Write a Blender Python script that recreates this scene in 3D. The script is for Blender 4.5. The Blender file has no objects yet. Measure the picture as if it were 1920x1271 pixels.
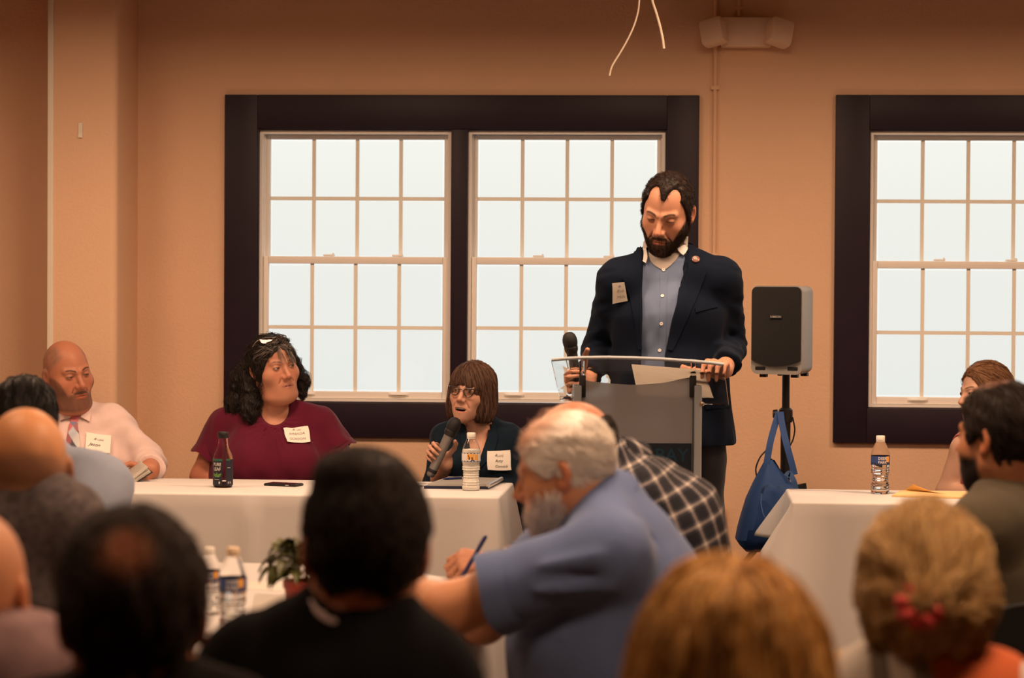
import bpy, bmesh, math, random
import numpy as np
from mathutils import Matrix, Vector, Euler

C = bpy.context.scene.collection
SC = bpy.context.scene

# ------------------------------------------------------------------ camera
W, H, FPX = 1920.0, 1271.0, 4533.0
CAM_H, PITCH, ROLL = 1.47, math.atan(97.5 / 4533.0), 0.0064
cam_d = bpy.data.cameras.new('camera')
cam_d.sensor_width = 36.0
cam_d.lens = 36.0 * FPX / W
cam_d.clip_start, cam_d.clip_end = 0.05, 400
cam_d.dof.use_dof = True
cam_d.dof.focus_distance = 8.7
cam_d.dof.aperture_fstop = 3.6
cam = bpy.data.objects.new('camera', cam_d)
C.objects.link(cam)
CAM_M = Matrix.Translation((0, 0, CAM_H)) @ Matrix.Rotation(math.pi / 2 - PITCH, 4, 'X') @ Matrix.Rotation(ROLL, 4, 'Z')
cam.matrix_world = CAM_M
SC.camera = cam
CR = np.array(CAM_M.to_3x3())

# ------------------------------------------------------------------ view, world, lamps
vs = SC.view_settings
vs.view_transform = 'Standard'; vs.look = 'None'; vs.exposure = 0.0; vs.gamma = 1.0
vs.use_curve_mapping = False
SC.cycles.max_bounces = 10
SC.cycles.transparent_max_bounces = 16
SC.cycles.transmission_bounces = 10
SC.cycles.caustics_reflective = False
SC.cycles.caustics_refractive = False
SC.cycles.sample_clamp_indirect = 4.0

world = bpy.data.worlds.new('world'); SC.world = world; world.use_nodes = True
wn = world.node_tree; wn.nodes.clear()
wo = wn.nodes.new('ShaderNodeOutputWorld'); wb = wn.nodes.new('ShaderNodeBackground')
wt = wn.nodes.new('ShaderNodeTexCoord'); wsx = wn.nodes.new('ShaderNodeSeparateXYZ')
wr = wn.nodes.new('ShaderNodeValToRGB')
# overcast sky: pale fog at the horizon, three times brighter towards the zenith
wr.color_ramp.elements[0].position = 0.0; wr.color_ramp.elements[0].color = (0.84, 0.85, 0.81, 1)
wr.color_ramp.elements[1].position = 1.0; wr.color_ramp.elements[1].color = (2.7, 2.75, 2.7, 1)
e = wr.color_ramp.elements.new(0.475); e.color = (0.89, 0.90, 0.86, 1)
e = wr.color_ramp.elements.new(0.52); e.color = (0.97, 0.965, 0.90, 1)
wm = wn.nodes.new('ShaderNodeMath'); wm.operation = 'MULTIPLY_ADD'; wm.inputs[1].default_value = 0.5; wm.inputs[2].default_value = 0.5
wn.links.new(wt.outputs['Generated'], wsx.inputs[0]); wn.links.new(wsx.outputs['Z'], wm.inputs[0])
wn.links.new(wm.outputs[0], wr.inputs[0]); wn.links.new(wr.outputs[0], wb.inputs[0]); wn.links.new(wb.outputs[0], wo.inputs[0])

CEIL = 2.78
def area(name, loc, sx, sy, power, col, rot=(0, 0, 0)):
    l = bpy.data.lights.new(name, 'AREA'); l.shape = 'RECTANGLE'; l.size = sx; l.size_y = sy
    l.energy = power; l.color = col
    o = bpy.data.objects.new(name, l); o.location = loc; o.rotation_euler = rot; C.objects.link(o)
    return o
WARM = (1.0, 0.63, 0.40)
LAMPS = [(-2.3, 7.9, 27), (-0.8, 7.9, 41), (0.8, 7.9, 36), (2.3, 7.8, 38), (-1.6, 5.0, 17), (0.3, 4.9, 40), (2.0, 5.0, 16), (-1.2, 2.9, 11), (0.95, 2.9, 32)]
for lx, ly, pw in LAMPS:
    area('ceiling_lamp', (lx, ly, CEIL - 0.03), 0.6, 0.6, pw, WARM).data.spread = math.radians(168)

# ------------------------------------------------------------------ pixel -> place helpers
def ray(px, py):
    return CR @ np.array([(px - W / 2) / FPX, -(py - H / 2) / FPX, -1.0])
def at(px, py, Y):
    d = ray(px, py); return np.array([0, 0, CAM_H]) + d * (Y / d[1])
def at_z(px, py, z):
    d = ray(px, py); return np.array([0, 0, CAM_H]) + d * ((z - CAM_H) / d[2])
V = lambda *a: np.array(a, dtype=float)
def nrm(v): v = np.asarray(v, float); return v / np.linalg.norm(v)
def lin(r, g, b):
    f = lambda c: ((c / 255 + 0.055) / 1.055) ** 2.4 if c > 10 else c / 255 / 12.92
    return (f(r), f(g), f(b))

# ------------------------------------------------------------------ object helpers
ORG = {}
def tag(o, label=None, cat=None, group=None, kind=None):
    if label: o['label'] = label
    if cat: o['category'] = cat
    if group: o['group'] = group
    if kind: o['kind'] = kind
    return o
def empty(name, loc, label, cat, group=None, rz=0.0, rot=None):
    o = bpy.data.objects.new(name, None); o.empty_display_size = 0.1
    C.objects.link(o); o.location = loc; o.rotation_euler = rot if rot is not None else (0, 0, rz)
    ORG[o.name] = np.array(loc, float)
    return tag(o, label, cat, group)
def mesh_np(name, v, f, smooth=True):
    """v (N,3); f list of arrays of faces (each (M,k)) or one array"""
    me = bpy.data.meshes.new(name)
    fs = f if isinstance(f, list) else [f]
    fs = [np.asarray(a, np.int32) for a in fs if len(a)]
    me.vertices.add(len(v)); me.vertices.foreach_set('co', np.asarray(v, np.float32).ravel())
    nl = sum(a.size for a in fs); npoly = sum(len(a) for a in fs)
    me.loops.add(nl); me.loops.foreach_set('vertex_index', np.concatenate([a.ravel() for a in fs]))
    me.polygons.add(npoly)
    st = []; s = 0
    for a in fs:
        st.append(s + np.arange(len(a)) * a.shape[1]); s += a.size
    me.polygons.foreach_set('loop_start', np.concatenate(st).astype(np.int32))
    me.polygons.foreach_set('use_smooth', np.full(npoly, smooth))
    me.update(calc_edges=True); me.validate()
    return me
def col_attr(me, col):
    a = me.color_attributes.new('col', 'FLOAT_COLOR', 'POINT')
    c = np.ones((len(me.vertices), 4), np.float32); c[:, :3] = col
    a.data.foreach_set('color', c.ravel())
def vec_attr(me, nm, vec):
    a = me.attributes.new(nm, 'FLOAT_VECTOR', 'POINT')
    a.data.foreach_set('vector', np.asarray(vec, np.float32).ravel())
def link(name, me, mat, parent=None):
    o = bpy.data.objects.new(name, me); C.objects.link(o)
    if mat and not me.materials: me.materials.append(mat)
    if parent: o.parent = parent
    return o
def wobj(name, v, f, mat, parent=None, smooth=True, col=None, loc=None, attrs=None):
    """world-space vertices; top-level objects get their origin at loc (or bottom centre)"""
    v = np.asarray(v, float)
    if parent is None:
        base = np.array(loc, float) if loc is not None else V((v[:, 0].min() + v[:, 0].max()) / 2, (v[:, 1].min() + v[:, 1].max()) / 2, v[:, 2].min())
        org = base
    else:
        org = ORG[parent.name]; base = None
    me = mesh_np(name, v - org, f, smooth)
    if col is not None: col_attr(me, col)
    for k, a in (attrs or {}).items(): vec_attr(me, k, a)
    o = link(name, me, mat, parent)
    if base is not None: o.location = base
    ORG[o.name] = org
    return o

class MB:
    """collects simple shapes into one mesh"""
    def __init__(s): s.v = []; s.f = {}
    def n(s): return len(s.v)
    def add(s, vs_, fs_):
        b = len(s.v); s.v.extend([tuple(map(float, q)) for q in vs_])
        for f in fs_: s.f.setdefault(len(f), []).append([b + i for i in f])
        return s
    def box(s, c, d, R=None, bev=0.0):
        c = np.asarray(c, float); hx, hy, hz = [q / 2 for q in d]
        if bev <= 0:
            P = [(-hx, -hy, -hz), (hx, -hy, -hz), (hx, hy, -hz), (-hx, hy, -hz), (-hx, -hy, hz), (hx, -hy, hz), (hx, hy, hz), (-hx, hy, hz)]
            F = [(0, 3, 2, 1), (4, 5, 6, 7), (0, 1, 5, 4), (1, 2, 6, 5), (2, 3, 7, 6), (3, 0, 4, 7)]
        else:
            b = min(bev, hx * .9, hy * .9, hz * .9)
            bm = bmesh.new(); bmesh.ops.create_cube(bm, size=1.0)
            for q in bm.verts: q.co = Vector((q.co.x * d[0], q.co.y * d[1], q.co.z * d[2]))
            bmesh.ops.bevel(bm, geom=bm.edges[:], offset=b, segments=2, affect='EDGES', profile=0.6)
            bm.verts.ensure_lookup_table()
            P = [tuple(q.co) for q in bm.verts]; F = [[q.index for q in f.verts] for f in bm.faces]
            bm.free()
        P = np.array(P)
        if R is not None: P = P @ np.asarray(R, float).T
        return s.add(P + c, F)
    def hexa(s, P):   # 8 corners: bottom 4, top 4
        return s.add(P, [(0, 3, 2, 1), (4, 5, 6, 7), (0, 1, 5, 4), (1, 2, 6, 5), (2, 3, 7, 6), (3, 0, 4, 7)])
    def tube(s, pts, r, n=10, cap=True):
        pts = np.asarray(pts, float); m = len(pts)
        r = np.broadcast_to(np.asarray(r, float), (m,))
        t = np.gradient(pts, axis=0); t /= np.linalg.norm(t, axis=1)[:, None] + 1e-12
        up = V(0, 0, 1) if abs(t[0][2]) < .9 else V(1, 0, 0)
        a = nrm(np.cross(t[0], up)); ring = []
        for i in range(m):
            a = a - t[i] * (a @ t[i]); a = nrm(a); b = np.cross(t[i], a)
            th = np.arange(n) * 2 * math.pi / n
            ring.append(pts[i] + r[i] * (np.cos(th)[:, None] * a + np.sin(th)[:, None] * b))
        F = []
        for i in range(m - 1):
            for j in range(n):
                k = (j + 1) % n; F.append((i * n + j, i * n + k, (i + 1) * n + k, (i + 1) * n + j))
        if cap: F.append(list(range(n))[::-1]); F.append([(m - 1) * n + j for j in range(n)])
        return s.add(np.concatenate(ring), F)
    def lathe(s, prof, n=24, c=(0, 0, 0), cap=True, R=None):
        th = np.arange(n) * 2 * math.pi / n
        P = np.concatenate([np.stack([r * np.cos(th), r * np.sin(th), np.full(n, z)], 1) for r, z in prof])
        if R is not None: P = P @ np.asarray(R).T
        m = len(prof); F = []
        for i in range(m - 1):
            for j in range(n):
                k = (j + 1) % n; F.append((i * n + j, i * n + k, (i + 1) * n + k, (i + 1) * n + j))
        if cap: F.append(list(range(n))[::-1]); F.append([(m - 1) * n + j for j in range(n)])
        return s.add(P + np.asarray(c, float), F)
    def grid(s, P):
        a, b = P.shape[:2]
        F = [(i * b + j, i * b + j + 1, (i + 1) * b + j + 1, (i + 1) * b + j) for i in range(a - 1) for j in range(b - 1)]
        return s.add(P.reshape(-1, 3), F)
    def sheet(s, P, off):    # grid with thickness: off = (a,b,3) offset of the back side
        a, b = P.shape[:2]; n0 = a * b
        Q = np.concatenate([P.reshape(-1, 3), (P + off).reshape(-1, 3)])
        F = []
        for i in range(a - 1):
            for j in range(b - 1):
                q = (i * b + j, i * b + j + 1, (i + 1) * b + j + 1, (i + 1) * b + j)
                F.append(q); F.append(tuple(n0 + x for x in q[::-1]))
        bd = [i * b for i in range(a)] + [(a - 1) * b + j for j in range(1, b)] + [i * b + b - 1 for i in range(a - 2, -1, -1)] + [j for j in range(b - 2, 0, -1)]
        for x, y in zip(bd, bd[1:] + bd[:1]): F.append((x, y, n0 + y, n0 + x))
        return s.add(Q, F)
    def prism(s, poly, off):   # poly: (n,3) planar, extruded by off
        poly = np.asarray(poly, float); n = len(poly)
        return s.add(np.concatenate([poly, poly + off]), [list(range(n))[::-1], list(range(n, 2 * n))] + [(i, (i + 1) % n, n + (i + 1) % n, n + i) for i in range(n)])
    def build(s, name, mat, parent=None, smooth=False, local=False, loc=None, col=None):
        fs_ = [np.array(a) for a in s.f.values()]
        v = np.array(s.v)
        if local:
            me = mesh_np(name, v, fs_, smooth); o = link(name, me, mat, parent)
            ORG[o.name] = V(0, 0, 0)
        else:
            o = wobj(name, v, fs_, mat, parent, smooth, loc=loc)
            me = o.data
        bm = bmesh.new(); bm.from_mesh(me); bmesh.ops.recalc_face_normals(bm, faces=bm.faces[:]); bm.to_mesh(me); bm.free()
        if smooth:
            me.set_sharp_from_angle(angle=math.radians(42))
        return o
def copy_tree(o, parent=None):
    c = o.copy(); C.objects.link(c); c.parent = parent
    for ch in list(o.children): copy_tree(ch, c)
    ORG[c.name] = ORG.get(o.name, V(0, 0, 0))
    return c

# ------------------------------------------------------------------ materials
def mat(name, base=(.5, .5, .5), rough=.6, metal=0.0, attr=False, spec=.5, trans=0.0, ior=1.45, noise=None, bump=None, sss=0.0, sheen=0.0, alpha=1.0, coat=0.0):
    m = bpy.data.materials.new(name); m.use_nodes = True
    nt = m.node_tree; b = nt.nodes['Principled BSDF']
    b.inputs['Base Color'].default_value = (*base, 1)
    b.inputs['Roughness'].default_value = rough; b.inputs['Metallic'].default_value = metal
    b.inputs['Specular IOR Level'].default_value = spec
    b.inputs['Transmission Weight'].default_value = trans; b.inputs['IOR'].default_value = ior
    b.inputs['Alpha'].default_value = alpha; b.inputs['Coat Weight'].default_value = coat
    if sheen: b.inputs['Sheen Weight'].default_value = sheen; b.inputs['Sheen Roughness'].default_value = .5
    if sss:
        b.inputs['Subsurface Weight'].default_value = sss
        b.inputs['Subsurface Radius'].default_value = (0.012, 0.004, 0.002); b.inputs['Subsurface Scale'].default_value = 1.0
    src = None
    if attr:
        a = nt.nodes.new('ShaderNodeAttribute'); a.attribute_name = 'col'; src = a.outputs['Color']
    tc = nt.nodes.new('ShaderNodeTexCoord')
    if noise:    # (scale, amount)
        nz = nt.nodes.new('ShaderNodeTexNoise'); nz.inputs['Scale'].default_value = noise[0]; nz.inputs['Detail'].default_value = 4
        nt.links.new(tc.outputs['Object'], nz.inputs['Vector'])
        mr = nt.nodes.new('ShaderNodeMapRange'); mr.inputs['From Min'].default_value = .3; mr.inputs['From Max'].default_value = .7
        mr.inputs['To Min'].default_value = 1 - noise[1]; mr.inputs['To Max'].default_value = 1 + noise[1]
        nt.links.new(nz.outputs['Fac'], mr.inputs['Value'])
        mx = nt.nodes.new('ShaderNodeVectorMath'); mx.operation = 'SCALE'
        if src: nt.links.new(src, mx.inputs[0])
        else: mx.inputs[0].default_value = base
        nt.links.new(mr.outputs[0], mx.inputs['Scale']); src = mx.outputs[0]
    if src: nt.links.new(src, b.inputs['Base Color'])
    if bump:     # (scale, strength, distance)
        nz = nt.nodes.new('ShaderNodeTexNoise'); nz.inputs['Scale'].default_value = bump[0]; nz.inputs['Detail'].default_value = 3
        nt.links.new(tc.outputs['Object'], nz.inputs['Vector'])
        bp = nt.nodes.new('ShaderNodeBump'); bp.inputs['Strength'].default_value = bump[1]; bp.inputs['Distance'].default_value = bump[2]
        nt.links.new(nz.outputs['Fac'], bp.inputs['Height']); nt.links.new(bp.outputs[0], b.inputs['Normal'])
    return m
def glass_pane(name, tint=(1, 1, 1), gloss=.04):
    m = bpy.data.materials.new(name); m.use_nodes = True; nt = m.node_tree
    nt.nodes.remove(nt.nodes['Principled BSDF'])
    o = nt.nodes['Material Output']; t = nt.nodes.new('ShaderNodeBsdfTransparent'); g = nt.nodes.new('ShaderNodeBsdfGlossy')
    t.inputs[0].default_value = (*tint, 1); g.inputs['Roughness'].default_value = .02
    fr = nt.nodes.new('ShaderNodeLayerWeight'); fr.inputs[0].default_value = .12
    mr = nt.nodes.new('ShaderNodeMapRange'); mr.inputs['To Min'].default_value = gloss; mr.inputs['To Max'].default_value = .8
    nt.links.new(fr.outputs['Fresnel'], mr.inputs['Value'])
    mx = nt.nodes.new('ShaderNodeMixShader')
    nt.links.new(mr.outputs[0], mx.inputs[0])
    nt.links.new(t.outputs[0], mx.inputs[1]); nt.links.new(g.outputs[0], mx.inputs[2]); nt.links.new(mx.outputs[0], o.inputs[0])
    return m

M = {}
M['wall'] = mat('wall_paint', (.78, .52, .345), .75, noise=(1.3, .04), bump=(90, .35, .004))
M['wall_dim'] = M['wall']
M['ceiling'] = mat('ceiling_paint', (.30, .22, .16), .9)
M['floor'] = mat('carpet', (.10, .07, .055), .95, noise=(60, .3), bump=(300, .5, .004))
M['casing'] = mat('plum_paint', (.017, .0095, .019), .45, spec=.3, noise=(6, .1), bump=(40, .1, .002))
M['sash'] = mat('white_vinyl', (.88, .86, .82), .4)
M['grille'] = mat('grille_vinyl', (.90, .91, .84), .4)
M['pane'] = glass_pane('window_glass', (.985, .99, .985), .03)
M['cream'] = mat('cream_plastic', (.80, .74, .62), .4)
M['wire'] = mat('wire_jacket', (.45, .38, .30), .5)
M['fixture'] = mat('painted_fixture', (.86, .66, .50), .6, noise=(8, .05))
M['cloth'] = mat('white_tablecloth', (.66, .64, .62), .85, bump=(700, .25, .001), sheen=.1)
M['black'] = mat('black_plastic', (.012, .012, .013), .45)
M['blackmet'] = mat('black_metal', (.015, .015, .016), .35, metal=.3)
M['chrome'] = mat('chrome', (.75, .74, .72), .22, metal=1.0)
M['alu'] = mat('brushed_metal', (.62, .62, .62), .35, metal=.9)
def paper_mat():
    m = mat('white_paper', (.82, .80, .76), .8); nt = m.node_tree; t = nt.nodes.new('ShaderNodeBsdfTranslucent'); t.inputs[0].default_value = (.80, .76, .70, 1)
    x = nt.nodes.new('ShaderNodeMixShader'); x.inputs[0].default_value = .65; nt.links.new(nt.nodes['Principled BSDF'].outputs[0], x.inputs[1]); nt.links.new(t.outputs[0], x.inputs[2])
    nt.links.new(x.outputs[0], nt.nodes['Material Output'].inputs[0]); return m
M['white'] = paper_mat()
M['ink'] = mat('ink', (.02, .02, .03), .7)
M['inkgrey'] = mat('faded_ink', (.25, .24, .24), .8)
# ------------------------------------------------------------------ signed distance modelling
def dot3(a, b): return np.einsum('ij,j->i', a, np.asarray(b, a.dtype))
def rc(p, a, b, ra, rb=None):
    rb = ra if rb is None else rb
    a = np.asarray(a, np.float32); b = np.asarray(b, np.float32); ab = b - a
    L2 = float(ab @ ab) + 1e-9
    pa = p - a
    t = np.clip((pa @ ab) / L2, 0, 1)
    q = pa - t[:, None] * ab
    return np.sqrt((q * q).sum(1)) - (ra + (rb - ra) * t)
def sph(p, c, r):
    q = p - np.asarray(c, np.float32); return np.sqrt((q * q).sum(1)) - r
def ell(p, c, r, R=None):
    q = p - np.asarray(c, np.float32)
    if R is not None: q = q @ np.asarray(R, np.float32)
    r = np.asarray(r, np.float32)
    k0 = np.sqrt(((q / r) ** 2).sum(1)); k1 = np.sqrt(((q / (r * r)) ** 2).sum(1)) + 1e-6
    return k0 * (k0 - 1) / k1
def rbox(p, c, h, r, R=None):
    q = p - np.asarray(c, np.float32)
    if R is not None: q = q @ np.asarray(R, np.float32)
    q = np.abs(q) - (np.asarray(h, np.float32) - r)
    return np.sqrt((np.maximum(q, 0) ** 2).sum(1)) + np.minimum(q.max(1), 0) - r
def ecap(p, a, b, wa, wb, side, ra=None):
    """elliptical tapered capsule; wa, wb = (half width along side, half depth)"""
    a = np.asarray(a, np.float32); b = np.asarray(b, np.float32); ab = b - a; L = float(np.linalg.norm(ab)) + 1e-6
    ax = ab / L; side = np.asarray(side, float); side = side - ax * (side @ ax); side = (side / np.linalg.norm(side)).astype(np.float32)
    dp = np.cross(ax, side).astype(np.float32)
    pa = p - a; t = pa @ ax; tc = np.clip(t, 0, L); u = tc / L
    w = wa[0] + (wb[0] - wa[0]) * u; d = wa[1] + (wb[1] - wa[1]) * u; e = np.minimum(w, d)
    x = pa @ side; y = pa @ dp; z = t - tc
    k0 = np.sqrt((x / w) ** 2 + (y / d) ** 2 + (z / e) ** 2) + 1e-6
    k1 = np.sqrt((x / w ** 2) ** 2 + (y / d ** 2) ** 2 + (z / e ** 2) ** 2) + 1e-6
    return k0 * (k0 - 1) / k1
def su(a, b, k):
    h = np.maximum(k - np.abs(a - b), 0) / k
    return np.minimum(a, b) - h * h * k * .25
def smx(a, b, k): return -su(-a, -b, k)
def ss(a, b, k): return -su(-a, b, k)
def sstep(a, b, x):
    t = np.clip((x - a) / (b - a), 0, 1); return t * t * (3 - 2 * t)
def waves(p, seed, sc, amp, stretch=(1, 1, 1)):
    rg = np.random.RandomState(seed); q = p * (np.asarray(stretch, np.float32) * sc); d = 0
    for i in range(4):
        k = rg.normal(size=3); m = rg.normal(size=3) * .8; f = 1 + .5 * i
        d = d + np.sin(q @ (k * f).astype(np.float32) + 1.6 * np.sin(q @ m.astype(np.float32) + i)) / (1 + .5 * i)
    return (amp * d).astype(np.float32)
def ridge(p, a, b, w, amp):
    return amp * np.exp(-(np.maximum(rc(p, a, b, 0), 0) / w) ** 2)
def bounded(fn, c, r):
    c = np.asarray(c, np.float32)
    def g(p):
        d = np.sqrt(((p - c) ** 2).sum(1)); out = d - r * .55
        m = d < r
        if m.any(): out[m] = fn(p[m])
        return out
    return g
def axis(lo, hi, base, fine=()):
    xs = [lo]
    while xs[-1] < hi or (len(xs) - 1) % 8:
        x = xs[-1]; st = base
        for a, b, f in fine:
            if a - .012 <= x <= b + .012: st = min(st, f)
        xs.append(x + st)
    return np.array(xs, np.float32)
def snet(fn, xs, ys, zs):
    B = 8; ax = [xs, ys, zs]; n = [len(a) for a in ax]; nb = [(k - 1) // B for k in n]
    cc = [(a[:-1:B] + a[B::B]) / 2 for a in ax]; hw = [(a[B::B] - a[:-1:B]) / 2 for a in ax]
    G = np.stack(np.meshgrid(*cc, indexing='ij'), -1).reshape(-1, 3).astype(np.float32)
    Hd = np.sqrt(sum(np.meshgrid(*[h ** 2 for h in hw], indexing='ij'))).ravel()
    dc = fn(G)
    act = np.abs(dc) < Hd * 1.25 + .012
    D = np.full(n, 1.0, np.float32)
    D[:-1, :-1, :-1] = dc.reshape(nb).repeat(B, 0).repeat(B, 1).repeat(B, 2)
    idx = np.argwhere(act.reshape(nb)) * B
    o = np.arange(B + 1); off = np.stack(np.meshgrid(o, o, o, indexing='ij'), -1).reshape(-1, 3)
    for s in range(0, len(idx), 400):
        I = (idx[s:s + 400, None, :] + off[None]).reshape(-1, 3)
        P = np.stack([ax[k][I[:, k]] for k in range(3)], 1)
        D[I[:, 0], I[:, 1], I[:, 2]] = fn(P)
    D[0] = np.maximum(D[0], 1e-4); D[-1] = np.maximum(D[-1], 1e-4); D[:, 0] = np.maximum(D[:, 0], 1e-4); D[:, -1] = np.maximum(D[:, -1], 1e-4)
    D[:, :, 0] = np.maximum(D[:, :, 0], 1e-4); D[:, :, -1] = np.maximum(D[:, :, -1], 1e-4)
    S = D < 0
    cnt = np.zeros([k - 1 for k in n], np.int8)
    for i in (0, 1):
        for j in (0, 1):
            for k in (0, 1):
                cnt += S[i:n[0] - 1 + i, j:n[1] - 1 + j, k:n[2] - 1 + k]
    cells = np.argwhere((cnt > 0) & (cnt < 8))
    cid = np.full(cnt.shape, -1, np.int32); cid[cells[:, 0], cells[:, 1], cells[:, 2]] = np.arange(len(cells))
    cor = np.array([(i, j, k) for i in (0, 1) for j in (0, 1) for k in (0, 1)])
    vals = np.stack([D[cells[:, 0] + c[0], cells[:, 1] + c[1], cells[:, 2] + c[2]] for c in cor], 1)
    pos = np.stack([np.stack([ax[k][cells[:, k] + c[k]] for k in range(3)], 1) for c in cor], 1)
    acc = np.zeros((len(cells), 3), np.float32); wgt = np.zeros(len(cells), np.float32)
    for a in range(8):
        for b in range(a + 1, 8):
            if np.abs(cor[a] - cor[b]).sum() != 1: continue
            m = (vals[:, a] < 0) != (vals[:, b] < 0)
            t = vals[m, a] / (vals[m, a] - vals[m, b])
            acc[m] += pos[m, a] + t[:, None] * (pos[m, b] - pos[m, a]); wgt[m] += 1
    v = acc / np.maximum(wgt, 1)[:, None]
    quads = []
    for d in range(3):
        a, b = (d + 1) % 3, (d + 2) % 3
        sl0 = [slice(1, -1)] * 3; sl1 = [slice(1, -1)] * 3
        sl0[d] = slice(0, -1); sl1[d] = slice(1, None)
        A, Bv = S[tuple(sl0)], S[tuple(sl1)]
        E = np.argwhere(A != Bv)
        if not len(E): continue
        flip = A[E[:, 0], E[:, 1], E[:, 2]]
        E = E + np.array([0 if k == d else 1 for k in range(3)])
        def cc_(da, db):
            q = E.copy(); q[:, a] -= da; q[:, b] -= db
            return cid[q[:, 0], q[:, 1], q[:, 2]]
        Q = np.stack([cc_(1, 1), cc_(0, 1), cc_(0, 0), cc_(1, 0)], 1)
        Q[~flip] = Q[~flip][:, ::-1]
        quads.append(Q)
    f = np.concatenate(quads); f = f[(f >= 0).all(1)]
    return v, f
def mesh_fn(fn, lo, hi, res, fines=()):
    """fines: list of (lo3, hi3, res)"""
    a = [axis(lo[k], hi[k], res, [(fl[k], fh[k], fr) for fl, fh, fr in fines]) for k in range(3)]
    return snet(fn, *a)
def grad(fn, p, e=.002):
    p = p.astype(np.float32); g = []
    for k in range(3):
        q = p.copy(); q[:, k] += e; r = p.copy(); r[:, k] -= e
        g.append(fn(q) - fn(r))
    g = np.stack(g, 1); return g / (np.linalg.norm(g, axis=1)[:, None] + 1e-9)
def march(fn, p, d, n=50, far=.5):
    """move points p along direction d until they meet the surface"""
    d = np.asarray(nrm(d), np.float32); q = np.array(p, np.float32); t = np.zeros(len(q), np.float32)
    for i in range(n):
        s = fn(q + t[:, None] * d); t = np.minimum(t + s * .85, far)
    return q + t[:, None] * d

def frame(fwd, up):
    F = nrm(fwd); U = nrm(np.asarray(up, float) - F * (np.asarray(up, float) @ F)); Lf = np.cross(F, U) * -1
    return Lf, F, U   # left, forward, up of the subject
def yaw_dir(deg):
    a = math.radians(deg); return V(math.sin(a), -math.cos(a), 0)
def left_dir(deg):
    a = math.radians(deg); return V(math.cos(a), math.sin(a), 0)

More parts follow.
